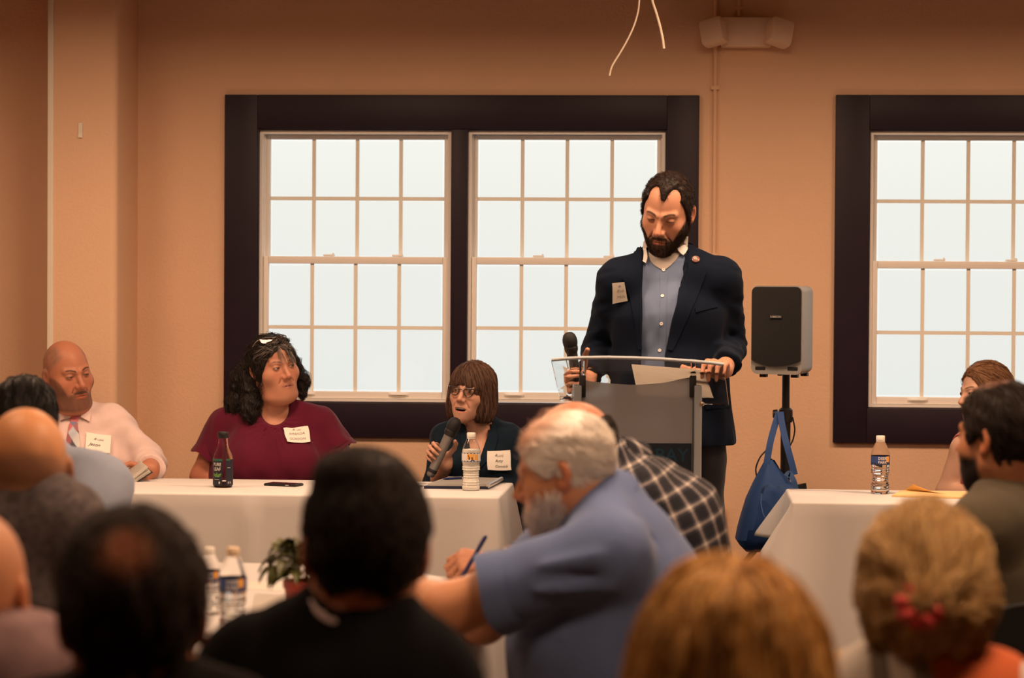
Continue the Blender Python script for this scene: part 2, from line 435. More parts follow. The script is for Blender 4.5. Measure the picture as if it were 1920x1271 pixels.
# ------------------------------------------------------------------ heads
class Head:
    def __init__(s, c, yaw, pitch=0, roll=0, sc=1.0, jw=1.0, fat=0.0, fem=0, nose=1.0, mouth=0.0, smile=0.0, beard=0.0, wide=1.0):
        s.c = np.asarray(c, float); s.sc = sc; s.jw = jw; s.fat = fat; s.fem = fem; s.nose = nose; s.mouth = mouth; s.smile = smile; s.beard = beard; s.wide = wide
        F, L, U = yaw_dir(yaw), left_dir(yaw), V(0, 0, 1)
        p, r = math.radians(pitch), math.radians(roll)
        F, U = F * math.cos(p) - U * math.sin(p), U * math.cos(p) + F * math.sin(p)
        U, L = U * math.cos(r) + L * math.sin(r), L * math.cos(r) - U * math.sin(r)
        s.L, s.F, s.U = L, F, U
        s.R = np.stack([L, F, U], 1).astype(np.float32)   # columns
    def loc(s, p): return ((p - s.c.astype(np.float32)) @ s.R) / np.float32(s.sc)
    def wld(s, q): return s.c + (np.asarray(q, float) @ s.R.T.astype(float)) * s.sc
    def cran(s, q):
        w = s.wide
        a = ell(q, (0, -.014, .030), (.0775 * w, .097, .092))
        b = ell(q, (0, .020, -.035), (.064 * s.jw, .072, .085))
        return su(a, b, .035)
    def core(s, q):
        ax = np.stack([np.abs(q[:, 0]), q[:, 1], q[:, 2]], 1)
        d = s.cran(q); jw = s.jw
        d = su(d, rc(ax, (.052 * jw, -.008, -.052), (.014, .066, -.106), .017, .017), .03)
        d = su(d, sph(q, (0, .074, -.108), .0175), .022)
        d = su(d, ell(ax, (.042 * jw, .050, -.026), (.026, .028, .026)), .022)      # cheek
        if s.fat: d = su(d, ell(q, (0, .030, -.112), (.058 * jw + s.fat * .2, .058 + s.fat * .5, .030 + s.fat)), .03)
        d = su(d, rc(ax, (.010, .087, .024), (.044, .070, .027), .0085 if not s.fem else .0065), .014)
        d = ss(d, ell(ax, (.0325, .099, .0075), (.0175, .016, .0125)), .014)
        d = su(d, ell(ax, (.0325, .0765, .0075), (.0145, .0125, .0118)), .004)
        d = su(d, ell(q, (0, .062, -.068), (.040, .0345, .036)), .030)
        n = s.nose
        nz = rc(q, (0, .086, .014), (0, .088 + .025 * n, -.026), .0065, .0105)
        nz = su(nz, sph(ax, (.0115, .095 + .006 * n, -.032), .0082), .010)
        d = su(d, nz, .012)
        d = ss(d, ell(ax, (.006, .103 + .008 * n, -.0405), (.0035, .005, .004)), .004)
        # mouth
        sm = s.smile
        if s.mouth:
            d = su(d, rc(ax, (0, .0955, -.0605), (.027, .078, -.0610 + .005 * sm), .0050, .004), .007)
            d = su(d, rc(ax, (0, .093, -.0815), (.021, .080, -.070 + .006 * sm), .0060, .004), .007)
            d = ss(d, ell(ax, (0, .092, -.0690), (.0255, .017, .0078 * s.mouth)), .003)
            d = su(d, ell(q, (0, .078, -.066), (.018, .012, .0045)), .001)
        else:
            d = su(d, rc(ax, (0, .0955, -.0615), (.023, .080, -.0655 + .005 * sm), .0050, .0035), .007)
            d = su(d, rc(ax, (0, .0945, -.0715), (.020, .080, -.0680 + .005 * sm), .0062, .0040), .007)
            d = ss(d, rc(ax, (0, .103, -.0662), (.026, .086, -.0672 + .006 * sm), .0020, .0012), .003)
        # smile lines
        d = ss(d, rc(ax, (.022, .093, -.036), (.034, .080, -.062), .0015), .010)
        # ears
        tq = ax - np.array((.079 * s.wide, -.016, -.004), np.float32)
        ca, sa = math.cos(.35), math.sin(.35)
        eq = np.stack([tq[:, 0] * ca + tq[:, 1] * sa, tq[:, 1] * ca - tq[:, 0] * sa, tq[:, 2]], 1)
        ear = ell(eq, (0, -.004, .002), (.0085, .0190, .0315))
        ear = su(ear, ell(eq, (0, .003, -.022), (.0075, .010, .012)), .008)
        ear = ss(ear, ell(eq, (.0085, .001, .002), (.0070, .0105, .0190)), .004)
        d = su(d, ear, .006)
        return d
    def sdf(s, p): return s.core(s.loc(p)) * s.sc
    def colour(s, p, skin, lip=None, brow=(.03, .02, .015), beardc=(.05, .035, .028), eye=(.03, .018, .012), gaze=(0, 0), opn=1.0, scalp=None, scalpc=None, brow_w=1.0, shave=0.0):
        q = s.loc(p); ax = np.abs(q[:, 0]); y, z = q[:, 1], q[:, 2]
        skin = np.asarray(skin); col = np.tile(skin, (len(q), 1)).astype(np.float32)
        def mix(c, m): col[:] = col + (np.asarray(c, np.float32) - col) * np.clip(m, 0, 1)[:, None]
        front = sstep(.02, .05, y)
        rough = waves(q, 3, 90, .25)
        mix(skin * np.array((1.02, .80, .74)), .45 * sstep(.035, .0, np.sqrt((ax - .043) ** 2 + (z + .022) ** 2)) * front)
        mix(skin * np.array((1.0, .78, .72)), .5 * sstep(.022, .004, np.sqrt(q[:, 0] ** 2 + (z + .03) ** 2)) * sstep(.095, .105, y))
        mix(skin * np.array((1.02, .74, .66)), .6 * sstep(.072, .082, ax) * sstep(.02, -.0, y))
        if scalp is not None:      # scalp(q) -> 0..1 mask of stubble
            mix(scalpc, scalp(q))
        if s.beard:
            zl = np.interp(ax, [0, .018, .03, .045, .06, .075], [-.047, -.047, -.056, -.062, -.035, .0])
            m = sstep(.010, -.010, z - zl) * sstep(-.015, .01, y) * (.88 + .15 * rough)
            m = m * (1 - .85 * sstep(.0075, .004, np.abs(z + .0665)) * sstep(.024, .017, ax)) * sstep(-.134, -.116, z)
            mix(beardc, m * s.beard)
            mus = sstep(.0065, .003, np.abs(z + .0535 + .10 * np.maximum(ax - .008, 0))) * sstep(.032, .022, ax) * front
            mix(beardc, mus * s.beard)
        if shave: mix(beardc, shave * sstep(-.03, -.06, z) * front * (.7 + rough))
        lip = skin * np.array((.85, .55, .52)) if lip is None else lip
        lm = sstep(.026, .018, ax) * sstep(.0095, .0065, np.abs(z + .067 + .004 * s.mouth)) * sstep(.07, .08, y)
        mix(lip, lm * .85)
        if s.mouth:
            inside = ell(np.stack([ax, y * 0, z], 1), (0, 0, -.0690), (.0255, .017, .0082 * s.mouth)) < 0
            mix((.05, .012, .012), inside & (y < .0945) & (y > .05))
            mix((.80, .74, .66), inside & (z > -.0705) & (z < -.0615) & (y < .0925) & (y > .05))
        else:
            mix(skin * .35, sstep(.0022, .0010, np.abs(z + .0664 - .1 * np.maximum(ax - .012, 0) * s.smile)) * sstep(.027, .022, ax) * sstep(.07, .08, y))
        # brows
        t = np.clip((ax - .012) / .036, 0, 1); zb = .0265 + .006 * np.sin(t * 2.4)
        bm_ = sstep(.0046 * brow_w, .0022 * brow_w, np.abs(z - zb) * (1 + t * .5)) * sstep(.010, .015, ax) * sstep(.052, .045, ax) * front
        mix(brow, bm_ * .9)
        # eyes
        ex = q[:, 0] - np.sign(q[:, 0]) * .0325; ez = z - .0075
        near = sstep(.065, .075, y)
        op = .0046 * opn
        if opn > .05:
            lid = (ex / .0128) ** 2 + (ez / op) ** 2
            mix((.62, .55, .50), sstep(1.15, .85, lid) * near)
            ir = np.sqrt((ex - gaze[0]) ** 2 + (ez - gaze[1]) ** 2)
            mix(eye, sstep(.0070, .0056, ir) * sstep(1.2, .9, lid) * near)
        mix(skin * .12 + np.array(brow) * .4, sstep(.0030, .0014, np.abs(ez - op * np.sqrt(np.clip(1 - (ex / .0140) ** 2, 0, 1)) + .0006)) * sstep(.0152, .0135, np.abs(ex)) * near * .9)
        mix(skin * .55, sstep(.0016, .0006, np.abs(ez + op * np.sqrt(np.clip(1 - (ex / .0135) ** 2, 0, 1)))) * sstep(.0145, .0125, np.abs(ex)) * near * .6)
        mix(skin * .72, .35 * sstep(.020, .008, np.sqrt(ex ** 2 + ez ** 2)) * near * sstep(1.0, 1.6, (ex / .0128) ** 2 + (ez / max(op, .001)) ** 2))  # eye socket shade put into the skin colour around the lids
        # nostrils
        mix(skin * .25, sstep(.0050, .0030, np.sqrt((ax - .006) ** 2 + (y - .103 - .008 * s.nose) ** 2 + (z + .0385) ** 2)))
        return col

def hairline(q, ys, zs): return np.interp(q[:, 1], ys, zs).astype(np.float32)
def cap_hair(h, t, ys, zs, extra=None, rough=.0015, seed=1, nsc=120):
    """shell of thickness t above a hairline given as height z over depth y (head coordinates)"""
    def f(p):
        q = h.loc(p); d = h.cran(q) - t - waves(q, seed, nsc, rough, (1, .45, .6))
        zl = hairline(q, ys, zs)
        d = smx(d, (zl - q[:, 2]) * .75, .008)
        if extra: d = extra(q, d)
        return d * h.sc
    return f

# ------------------------------------------------------------------ hair strands as thin tapered tubes
def strands(fn, seeds, flow, n, step, off=.002, wid=.0008, jit=.2, seed=0, curl=0.0, curlf=60, lift=None, taper=True):
    rg = np.random.RandomState(seed); p = np.array(seeds, np.float32); N = len(p)
    g = grad(fn, p); p = p - fn(p)[:, None] * g + g * off
    J = rg.normal(size=(N, 3)).astype(np.float32) * jit; ph = rg.uniform(0, 6.28, (N, 2))
    offs = (off * (1 + rg.uniform(0, 1, N))).astype(np.float32)
    path = [p]; tang = []
    for i in range(n):
        g = grad(fn, p); d = flow(p).astype(np.float32) + J
        d = d - g * (g * d).sum(1)[:, None]; d /= np.linalg.norm(d, axis=1)[:, None] + 1e-9
        stp = step * (1 + .3 * rg.uniform(-1, 1, N))[:, None].astype(np.float32)
        p = p + d * stp
        s = fn(p); g = grad(fn, p)
        o = offs if lift is None else offs + lift * (i + 1) / n * rg.uniform(.2, 1, N).astype(np.float32)
        p = p + g * np.clip(o - s, -.02, .02)[:, None]
        path.append(p)
    P = np.stack(path, 1)                # N, n+1, 3
    if curl:
        T = np.gradient(P, axis=1); T /= np.linalg.norm(T, axis=2)[:, :, None] + 1e-9
        a = np.cross(T, np.array((0, .3, 1.0))); a /= np.linalg.norm(a, axis=2)[:, :, None] + 1e-9
        b = np.cross(T, a); s_ = np.arange(n + 1)[None, :] * step * curlf
        P = P + curl * (np.sin(s_ + ph[:, :1])[:, :, None] * a + np.cos(s_ + ph[:, 1:])[:, :, None] * b) * np.linspace(.2, 1, n + 1)[None, :, None]
    T = np.gradient(P, axis=1); T /= np.linalg.norm(T, axis=2)[:, :, None] + 1e-9
    a = np.cross(T, J[:, None, :] + np.array((.1, .2, .05))); a /= np.linalg.norm(a, axis=2)[:, :, None] + 1e-9
    b = np.cross(T, a)
    w = wid * (np.linspace(1, .35, n + 1) if taper else np.ones(n + 1))[None, :, None] * (.7 + .6 * rg.uniform(0, 1, (N, 1, 1)))
    R = np.stack([P + w * (math.cos(t) * a + math.sin(t) * b) for t in (0, 2.094, 4.189)], 2)   # N,n+1,3,3
    v = R.reshape(-1, 3)
    base = (np.arange(N) * (n + 1) * 3)[:, None, None] + (np.arange(n) * 3)[None, :, None]
    k = np.arange(3)[None, None, :]; k2 = (np.arange(3) + 1) % 3
    f = np.stack([base + k, base + k2[None, None, :], base + 3 + k2[None, None, :], base + 3 + k], -1).reshape(-1, 4)
    return v, f, N, (n + 1) * 3
def hair_obj(name, shells, strs, cols, matl, parent, seed=0):
    """shells: (v,f); strs: list from strands(); cols: list of colours mixed per strand"""
    rg = np.random.RandomState(seed); vs_, fs_, cs = [], [], []; b = 0
    cols = np.asarray(cols, np.float32)
    for v, f, hue in shells:
        vs_.append(v); fs_.append(f + b); b += len(v)
        n = np.clip(.5 + waves(np.asarray(v, np.float32), seed + 5, 110, .35, (1, 1, .35)), 0, 1)[:, None]
        cs.append(cols[0] * (1 - n) * hue + cols[1] * n * hue)
    for v, f, N, k in strs:
        vs_.append(v); fs_.append(f + b); b += len(v)
        i = rg.randint(0, len(cols), N); j = rg.randint(0, len(cols), N); t = rg.uniform(0, 1, (N, 1))
        c = cols[i] * t + cols[j] * (1 - t); cs.append(np.repeat(c, k, 0))
    return wobj(name, np.concatenate(vs_), np.concatenate(fs_), matl, parent, True, col=np.concatenate(cs))

# ------------------------------------------------------------------ hands
def hand(Wp, dirv, dorsal, thumbside, curls=((.5, .7, .4),) * 4, spread=.0, thumb=None, sc=1.0, tips=None):
    """list of capsules: wrist, direction to the knuckles, back-of-hand normal, thumb side"""
    d = nrm(dirv); n = np.asarray(dorsal, float); n = nrm(n - d * (n @ d)); s_ = np.cross(d, n); s_ = s_ if s_ @ np.asarray(thumbside, float) > 0 else -s_
    Wp = np.asarray(Wp, float); caps = []; palm = []
    lens = [(.044, .026, .021), (.048, .030, .022), (.044, .028, .021), (.034, .021, .019)]
    offs = [.030, .010, -.011, -.030]; kl = [.090, .093, .088, .080]; rad = [.0088, .0090, .0086, .0075]
    for i in range(4):
        kn = Wp + (d * kl[i] + s_ * offs[i]) * sc
        palm.append((Wp + (s_ * offs[i] * .55 + d * .012) * sc, kn, .0150 * sc, .0105 * sc))
        a = 0; p = kn; c = curls[i]
        sp = spread * (1.5 - i)
        for j in range(3):
            a += c[j]
            dd = d * math.cos(a) - n * math.sin(a) + s_ * sp * math.cos(a)
            q = p + nrm(dd) * lens[i][j] * sc
            caps.append((p, q, rad[i] * (1 - .09 * j) * sc, rad[i] * (1 - .09 * (j + 1)) * sc)); p = q
    tb = Wp + (d * .022 + s_ * .026 - n * .006) * sc
    if thumb is None: thumb = [(.75, .55, -.25), (.95, .15, -.3), (1, -.1, -.3)]
    p = tb; L3 = (.044, .033, .027)
    palm.append((Wp + s_ * .012 * sc, tb, .014 * sc, .013 * sc))
    for j, (x, y, z) in enumerate(thumb):
        q = p + nrm(d * x + s_ * y + n * z) * L3[j] * sc
        caps.append((p, q, (.0118 - .001 * j) * sc, (.0108 - .0012 * j) * sc)); p = q
    cen = Wp + d * .085 * sc
    def f(p):
        D = None
        for a, b, ra, rb in palm:
            x = rc(p, a, b, ra, rb); D = x if D is None else su(D, x, .014)
        E = None
        for a, b, ra, rb in caps:
            x = rc(p, a, b, ra, rb); E = x if E is None else su(E, x, .003)
        return su(D, E, .007)
    return bounded(f, cen, .21 * sc)
# ------------------------------------------------------------------ text
_tc = {}
def text_mesh(body, size=1.0, shear=0.0, align='CENTER', bold=0.0):
    cu = bpy.data.curves.new('lettering', 'FONT'); cu.body = body; cu.size = size; cu.shear = shear; cu.align_x = align
    cu.offset = bold; cu.resolution_u = 2
    ob = bpy.data.objects.new('lettering', cu)
    me = bpy.data.meshes.new_from_object(ob)
    bm = bmesh.new(); bm.from_mesh(me); bmesh.ops.triangulate(bm, faces=bm.faces[:])
    v = np.array([q.co[:] for q in bm.verts]) if len(bm.verts) else np.zeros((0, 3)); f = np.array([[q.index for q in t.verts] for t in bm.faces])
    bm.free(); bpy.data.objects.remove(ob); bpy.data.curves.remove(cu); bpy.data.meshes.remove(me)
    return v[:, :2], f
def stroke_mesh(lines, w):
    """hand-drawn polylines (2-D) as thin flat ribbons"""
    vs_, fs_ = [], []; b = 0
    for L in lines:
        L = np.array(L, float); t = np.gradient(L, axis=0); t /= np.linalg.norm(t, axis=1)[:, None] + 1e-9
        n = np.stack([-t[:, 1], t[:, 0]], 1) * w / 2
        vs_ += [L + n, L - n]; k = len(L)
        fs_ += [(b + i, b + i + 1, b + k + i + 1, b + k + i) for i in range(k - 1)]; b += 2 * k
    return np.concatenate(vs_), np.array(fs_)
def put_flat(name, v2, f, org, u, w, mt, parent, lift=0.0):
    v = np.asarray(org, float) + v2[:, :1] * np.asarray(u, float) + v2[:, 1:2] * np.asarray(w, float) + lift * np.cross(u, w)
    return wobj(name, v, f, mt, parent, smooth=False)
def put_cyl(name, v2, f, r, z0, mt, parent, ang=0.0):
    a = v2[:, 0] / r + ang
    v = np.stack([r * np.sin(a), -r * np.cos(a), z0 + v2[:, 1]], 1)
    me = mesh_np(name, v, f, False); o = link(name, me, mt, parent); return o

# ------------------------------------------------------------------ back wall frame of reference
TH = math.radians(3.6)
W0 = V(0, 9.9, 0); WU = V(math.cos(TH), -math.sin(TH), 0); WN = V(-math.sin(TH), -math.cos(TH), 0); WR = np.stack([WU, WN, V(0, 0, 1)], 1)
def wp(u, z, d=0.0): return W0 + WU * u + WN * d + V(0, 0, z)
def wuz(px, py, d=0.0):
    r_ = ray(px, py); o = V(0, 0, CAM_H); p0 = W0 + WN * d
    t = ((p0 - o) @ WN) / (r_ @ WN); q = o + r_ * t - W0
    return q @ WU, q[2]
def wbox(mb, u0, u1, z0, z1, d0, d1, bev=0.0):
    return mb.box(wp((u0 + u1) / 2, (z0 + z1) / 2, (d0 + d1) / 2), (u1 - u0, abs(d1 - d0), z1 - z0), WR, bev)

CASW = []    # window groups: casing outer rectangle and unit openings
def rect(x0, x1, yt, yb, xm, ym): # outline measured in the photograph
    return (wuz(x0, ym)[0], wuz(x1, ym)[0], wuz(xm, yb)[1], wuz(xm, yt)[1])
A = rect(422, 1309, 178.5, 819.5, 760, 500)
Bw = rect(1564, 1920, 178.5, 830.5, 1680, 500); Bw = (Bw[0], Bw[0] + (A[1] - A[0]), Bw[2], Bw[3])
uA1 = rect(486, 845, 245, 752.5, 660, 500); uA2 = rect(877, 1246, 245.5, 755, 1060, 500)
uB1 = rect(1630, 1900, 246.5, 764, 1760, 500); uB1 = (uB1[0], uB1[0] + (uA2[1] - uA2[0]), uB1[2], uB1[3])
uB2 = (uB1[1] + .068, uB1[1] + .068 + (uA2[1] - uA2[0]), uB1[2], uB1[3])

# wall with two openings
LU, RU, TOP = -4.4, 4.9, CEIL
holes = [(uA1[0] - .01, uA2[1] + .01, uA1[2] - .01, uA1[3] + .01), (uB1[0] - .01, uB2[1] + .01, uB1[2] - .01, uB1[3] + .01)]
us = [LU, holes[0][0], holes[0][1], holes[1][0], holes[1][1], RU]
mb = MB()
for i in range(5):
    if i in (1, 3):
        h = holes[(i - 1) // 2]
        wbox(mb, us[i], us[i + 1], 0, h[2], -.22, 0); wbox(mb, us[i], us[i + 1], h[3], TOP, -.22, 0)
    else: wbox(mb, us[i], us[i + 1], 0, TOP, -.22, 0)
tag(mb.build('wall_back', M['wall']), 'tan painted plaster wall with two dark framed windows', kind='structure')
cl, cr = wp(LU, 0), wp(RU, 0)
X0, X1, Y0 = -4.2, 4.7, -2.5
mb = MB().box(((X0 + X1) / 2, 3.8, -.05), (9.6, 13.0, .1)); tag(mb.build('floor', M['floor']), 'dark brown carpet floor', kind='structure')
mb = MB().box(((X0 + X1) / 2, 3.8, CEIL + .05), (9.6, 13.0, .1)); tag(mb.build('ceiling', M['ceiling']), 'flat painted ceiling above the room', kind='structure')
tag(MB().box((X0 - .05, 3.8, CEIL / 2), (.1, 13, CEIL)).build('wall_left', M['wall']), 'plain tan side wall left of the pillar', kind='structure')
tag(MB().box((X1 + .05, 3.8, CEIL / 2), (.1, 13, CEIL)).build('wall_right', M['wall']), 'plain tan side wall beyond the right table', kind='structure')
tag(MB().box(((X0 + X1) / 2, Y0 - .05, CEIL / 2), (9.6, .1, CEIL)).build('wall_rear', M['wall']), 'plain tan wall behind the audience', kind='structure')

# pillar on the left with pale corner guard
pd = .38
pu0, pu1 = wuz(92, 400, pd)[0], wuz(219, 400, pd)[0]
r_ = .030; poly = []
for (cu_, cd_, a0) in ((pu1 - r_, pd - r_, 90), (pu1 - r_, 0 + .0, None),):
    if a0 is None: continue
    for k in range(7):
        a = math.radians(90 - 15 * k); poly.append((pu1 - r_ + r_ * math.cos(a), pd - r_ + r_ * math.sin(a)))
poly = [(pu0, -.02), (pu0, pd)] + poly + [(pu1, -.02)]
mb = MB(); mb.prism([wp(u, 0, d) for u, d in poly], V(0, 0, CEIL))
tag(mb.build('trim_1', M['wall'], smooth=True), 'square tan pillar with rounded edge standing before the left wall', kind='structure')
mb = MB(); wbox(mb, pu0 - .004, pu0 + .018, .1, CEIL - .02, pd - .001, pd + .005, .002); wbox(mb, pu0 - .005, pu0 - .0005, .1, CEIL - .02, pd - .03, pd + .005)
tag(mb.build('trim_2', M['cream']), 'pale vertical corner guard along the left edge of the pillar', kind='structure')
u, z = wuz(151, 245, pd)
mb = MB(); P = np.array([[wp(u + du, z + dz, pd + .004 + (.004 if dz < -.02 else 0)) for du in (-.008, .009)] for dz in (.031, .01, -.012, -.028)])
mb.sheet(P, -WN * .0015)
tag(mb.build('tape_strip', M['cream']), 'short strip of pale tape stuck on the pillar', 'tape')

# ------------------------------------------------------------------ casings and windows
def casing(n, R, units, mull):
    o = tag(empty('trim_%d' % n, wp((R[0] + R[1]) / 2, R[2]), None, None), 'wide dark plum window casing with flat boards', kind='structure')
    bw = []
    u0, u1, z0, z1 = R; iu0, iu1 = units[0][0], units[-1][1]; iz0, iz1 = units[0][2], units[0][3]
    for (a, b, c, d) in ((u0, iu0 - .006, z0, z1), (iu1 + .006, u1, z0, z1), (iu0 - .006, iu1 + .006, iz1 + .006, z1), (iu0 - .006, iu1 + .006, z0, iz0 - .004)):
        m = MB(); wbox(m, a, b, c, d, -.002, .024, .004); m.build('casing_board', M['casing'], o, smooth=True)
    for k in range(len(units) - 1):
        m = MB(); wbox(m, units[k][1] + .001, units[k + 1][0] - .001, iz0 - .004, iz1 + .006, -.05, .018, .004); m.build('casing_board', M['casing'], o, smooth=True)
    for (a, b, c, d) in ((iu0 - .013, iu0, iz0 - .004, iz1 + .012), (iu1, iu1 + .013, iz0 - .004, iz1 + .012), (iu0, iu1, iz1, iz1 + .012), (iu0, iu1, iz0 - .016, iz0)):
        m = MB(); wbox(m, a, b, c, d, -.04, .015, .003); m.build('bead', M['casing'], o, smooth=True)
    return o
casing(3, A, [uA1, uA2], 1)
casing(4, Bw, [uB1, uB2], 1)

def window(n, U, zm, handles, label):
    u0, u1, z0, z1 = U
    o = tag(empty('window_%d' % n, wp((u0 + u1) / 2, z0), None, None), label, kind='structure')
    m = MB(); t = .013
    wbox(m, u0, u0 + t, z0, z1, -.13, -.004); wbox(m, u1 - t, u1, z0, z1, -.13, -.004)
    wbox(m, u0 + t, u1 - t, z1 - t, z1, -.13, -.004); wbox(m, u0 + t, u1 - t, z0, z0 + .010, -.13, -.004)
    for s in (0, 1):  # track ribs on both jambs
        ub = u0 + t if s == 0 else u1 - t - .005
        wbox(m, ub, ub + .005, zm, z1 - t, -.052, -.046)
    m.build('window_frame', M['sash'], o)
    def sash(nm, zb, zt, d0, d1, st, rt, rb):
        a, b = u0 + t + .001, u1 - t - .001
        m = MB(); wbox(m, a, a + st, zb, zt, d0, d1, .004); wbox(m, b - st, b, zb, zt, d0, d1, .004)
        wbox(m, a + st, b - st, zt - rt, zt, d0, d1, .004); wbox(m, a + st, b - st, zb, zb + rb, d0, d1, .004)
        sh = m.build(nm, M['sash'], o, smooth=True)
        ga, gb, gz0, gz1 = a + st, b - st, zb + rb, zt - rt
        dm = (d0 + d1) / 2; w = .0075
        m = MB()
        for k in (1, 2, 3):
            uc = ga + (gb - ga) * k / 4; wbox(m, uc - w, uc + w, gz0, gz1, dm - .004, dm + .004)
        zc = (gz0 + gz1) / 2
        for k in range(4):
            ua = ga + (gb - ga) * k / 4 + (w if k else 0); ub = ga + (gb - ga) * (k + 1) / 4 - (w if k < 3 else 0)
            wbox(m, ua, ub, zc - w, zc + w, dm - .0035, dm + .0035)
        m.build('grille', M['grille'], sh)
        pw, ph = (gb - ga) / 4, (gz1 - gz0) / 2; pm = None
        for i in range(4):
            for j in range(2):
                c = wp(ga + (i + .5) * pw, gz0 + (j + .5) * ph, dm)
                if pm is None:
                    q = MB().box((0, 0, 0), (pw - 2 * w - .001, .004, ph - 2 * w - .001), WR)
                    p = q.build('pane', M['pane'], sh, local=True); pm = p.data
                else: p = link('pane', pm, None, sh)
                p.location = Vector(c - ORG[sh.name])
        return sh
    up = sash('upper_sash', zm - .012, z1 - t - .001, -.095, -.060, .020, .018, .026)
    lo = sash('lower_sash', z0 + .011, zm + .018, -.052, -.018, .021, .030, .030)
    for f in (.36, .72):
        uc = u0 + (u1 - u0) * f; m = MB(); wbox(m, uc - .025, uc + .02, zm + .019, zm + .027, -.075, -.035, .003); wbox(m, uc + .012, uc + .018, zm + .019, zm + .032, -.06, -.04)
        m.build('sash_lock', M['sash'], lo)
    for f in handles:
        uc = u0 + (u1 - u0) * f; zc = z0 + .028
        P = np.array([[wp(uc + a * .042, zc + .010 - .020 * b, -.018 + .016 * math.sin(math.pi * min(1, b * 1.1)) * (1 - abs(a) ** 4 * .9)) for a in np.linspace(-1, 1, 13)] for b in np.linspace(0, 1, 7)])
        P[:, :, 2] += np.array([[-.004 * (abs(a) ** 3) for a in np.linspace(-1, 1, 13)]] * 7) * 0
        m = MB(); m.sheet(P, -WN * .002); m.build('sash_handle', M['sash'], lo, smooth=True)
    return o
zmA = wuz(660, 489, -.018)[1]; zmB = wuz(1760, 498, -.018)[1]
window(1, uA1, zmA, (.24, .73), 'left white double-hung window of the pair behind the maroon-shirted woman')
window(2, uA2, wuz(1060, 491, -.018)[1], (.24, .73), 'right white double-hung window of the pair, behind the standing man')
window(3, uB1, zmB, (.25, .74), 'white double-hung window at the right behind the audio speaker')
window(4, uB2, zmB, (.25, .74), 'white double-hung window past the right edge of the photo')

# ------------------------------------------------------------------ wall fittings
fx = empty('emergency_light', wp(*wuz(1400, 88)), 'painted twin-head emergency light above the standing man', 'light fixture')
u0, z1 = wuz(1352, 32, .06); u1, z0 = wuz(1446, 88, .06)
m = MB(); wbox(m, u0, u1, z0, z1, .001, .065, .008); m.build('housing', M['fixture'], fx, smooth=True)
for (px, py, rot, tilt) in ((1338, 61, -14, -22), (1461, 62, 16, 22)):
    u, z = wuz(px, py, .09); R = np.array(Euler((math.radians(12), math.radians(rot), math.radians(-tilt)), 'XYZ').to_matrix())
    m = MB(); m.box((0, 0, 0), (.098, .07, .105), None, .016); m.box((0, -.036, 0), (.070, .006, .076), None, .003)
    m.lathe([(.004, 0), (.006, .003), (.003, .005)], 10, (0, -.041, .004), R=np.array([[1, 0, 0], [0, 0, -1], [0, 1, 0]]))
    v = np.array(m.v) @ R.T; m.v = [tuple(q) for q in (v @ WR.T * np.array([1, 1, 1]) * 1.0)]
    m.v = [tuple(wp(u, z, .10) + V(*q)) for q in m.v]
    m.build('lamp_head', M['fixture'], fx, smooth=True)
def conduit(px, y0, y1, r, label):
    ua, za = wuz(px, y0); ub, zb = wuz(px - (y1 - y0) * .0064, y1)
    m = MB(); m.tube([wp(ua, za, r + .001), wp(ub, zb, r + .001)], r, 10)
    for k in range(3):
        zz = za + (zb - za) * (.2 + .3 * k); uu = ua + (ub - ua) * (.2 + .3 * k); wbox(m, uu - r * 1.9, uu + r * 1.9, zz - .008, zz + .008, .0005, r * 2.3)
    tag(m.build('conduit', M['wall'], smooth=True), label, 'conduit')
conduit(1342, -45, 1000, .0088, 'long thin painted conduit running down the wall beside the window casing')
conduit(1386, -45, 31, .008, 'short painted conduit rising from the emergency light')
u0, z1 = wuz(1333, 943, .03); u1, z0 = wuz(1353, 991, .03)
jb = empty('junction_box', wp((u0 + u1) / 2, z0), 'small tan outlet box low on the wall behind the standing man', 'outlet box')
m = MB(); wbox(m, u0 - .02, u1, z0, z1, .001, .038, .003); m.build('box_body', M['wall'], jb, smooth=True)
m = MB(); wbox(m, u0 - .016, u1 - .004, z0 + .006, z1 - .006, .038, .042, .001); m.build('cover_plate', M['wall'], jb, smooth=True)

def wire(pts, Y, r, label):
    P = np.array([at(x, y, Y) for x, y in pts]); top = P[0] + (P[0] - P[1]) * 3; top[2] = CEIL
    P = np.vstack([top, P]); t = np.linspace(0, 1, 40); tt = np.linspace(0, 1, len(P))
    Q = np.stack([np.interp(t, tt, P[:, k]) for k in range(3)], 1)
    for _ in range(6): Q[1:-1] = (Q[:-2] + 2 * Q[1:-1] + Q[2:]) / 4
    m = MB(); m.tube(Q, r, 8); tag(m.build('hanging_wire', M['wire'], smooth=True), label, 'wire')
wire([(1199, 0), (1197, 22), (1188, 52), (1172, 84), (1156, 110), (1146, 126), (1143, 142)], 8.6, .0032, 'longer curved white wire hanging from the ceiling')
wire([(1222, 0), (1230, 22), (1238, 50), (1243, 74), (1245, 91)], 8.6, .0046, 'shorter thick white wire hanging from the ceiling')

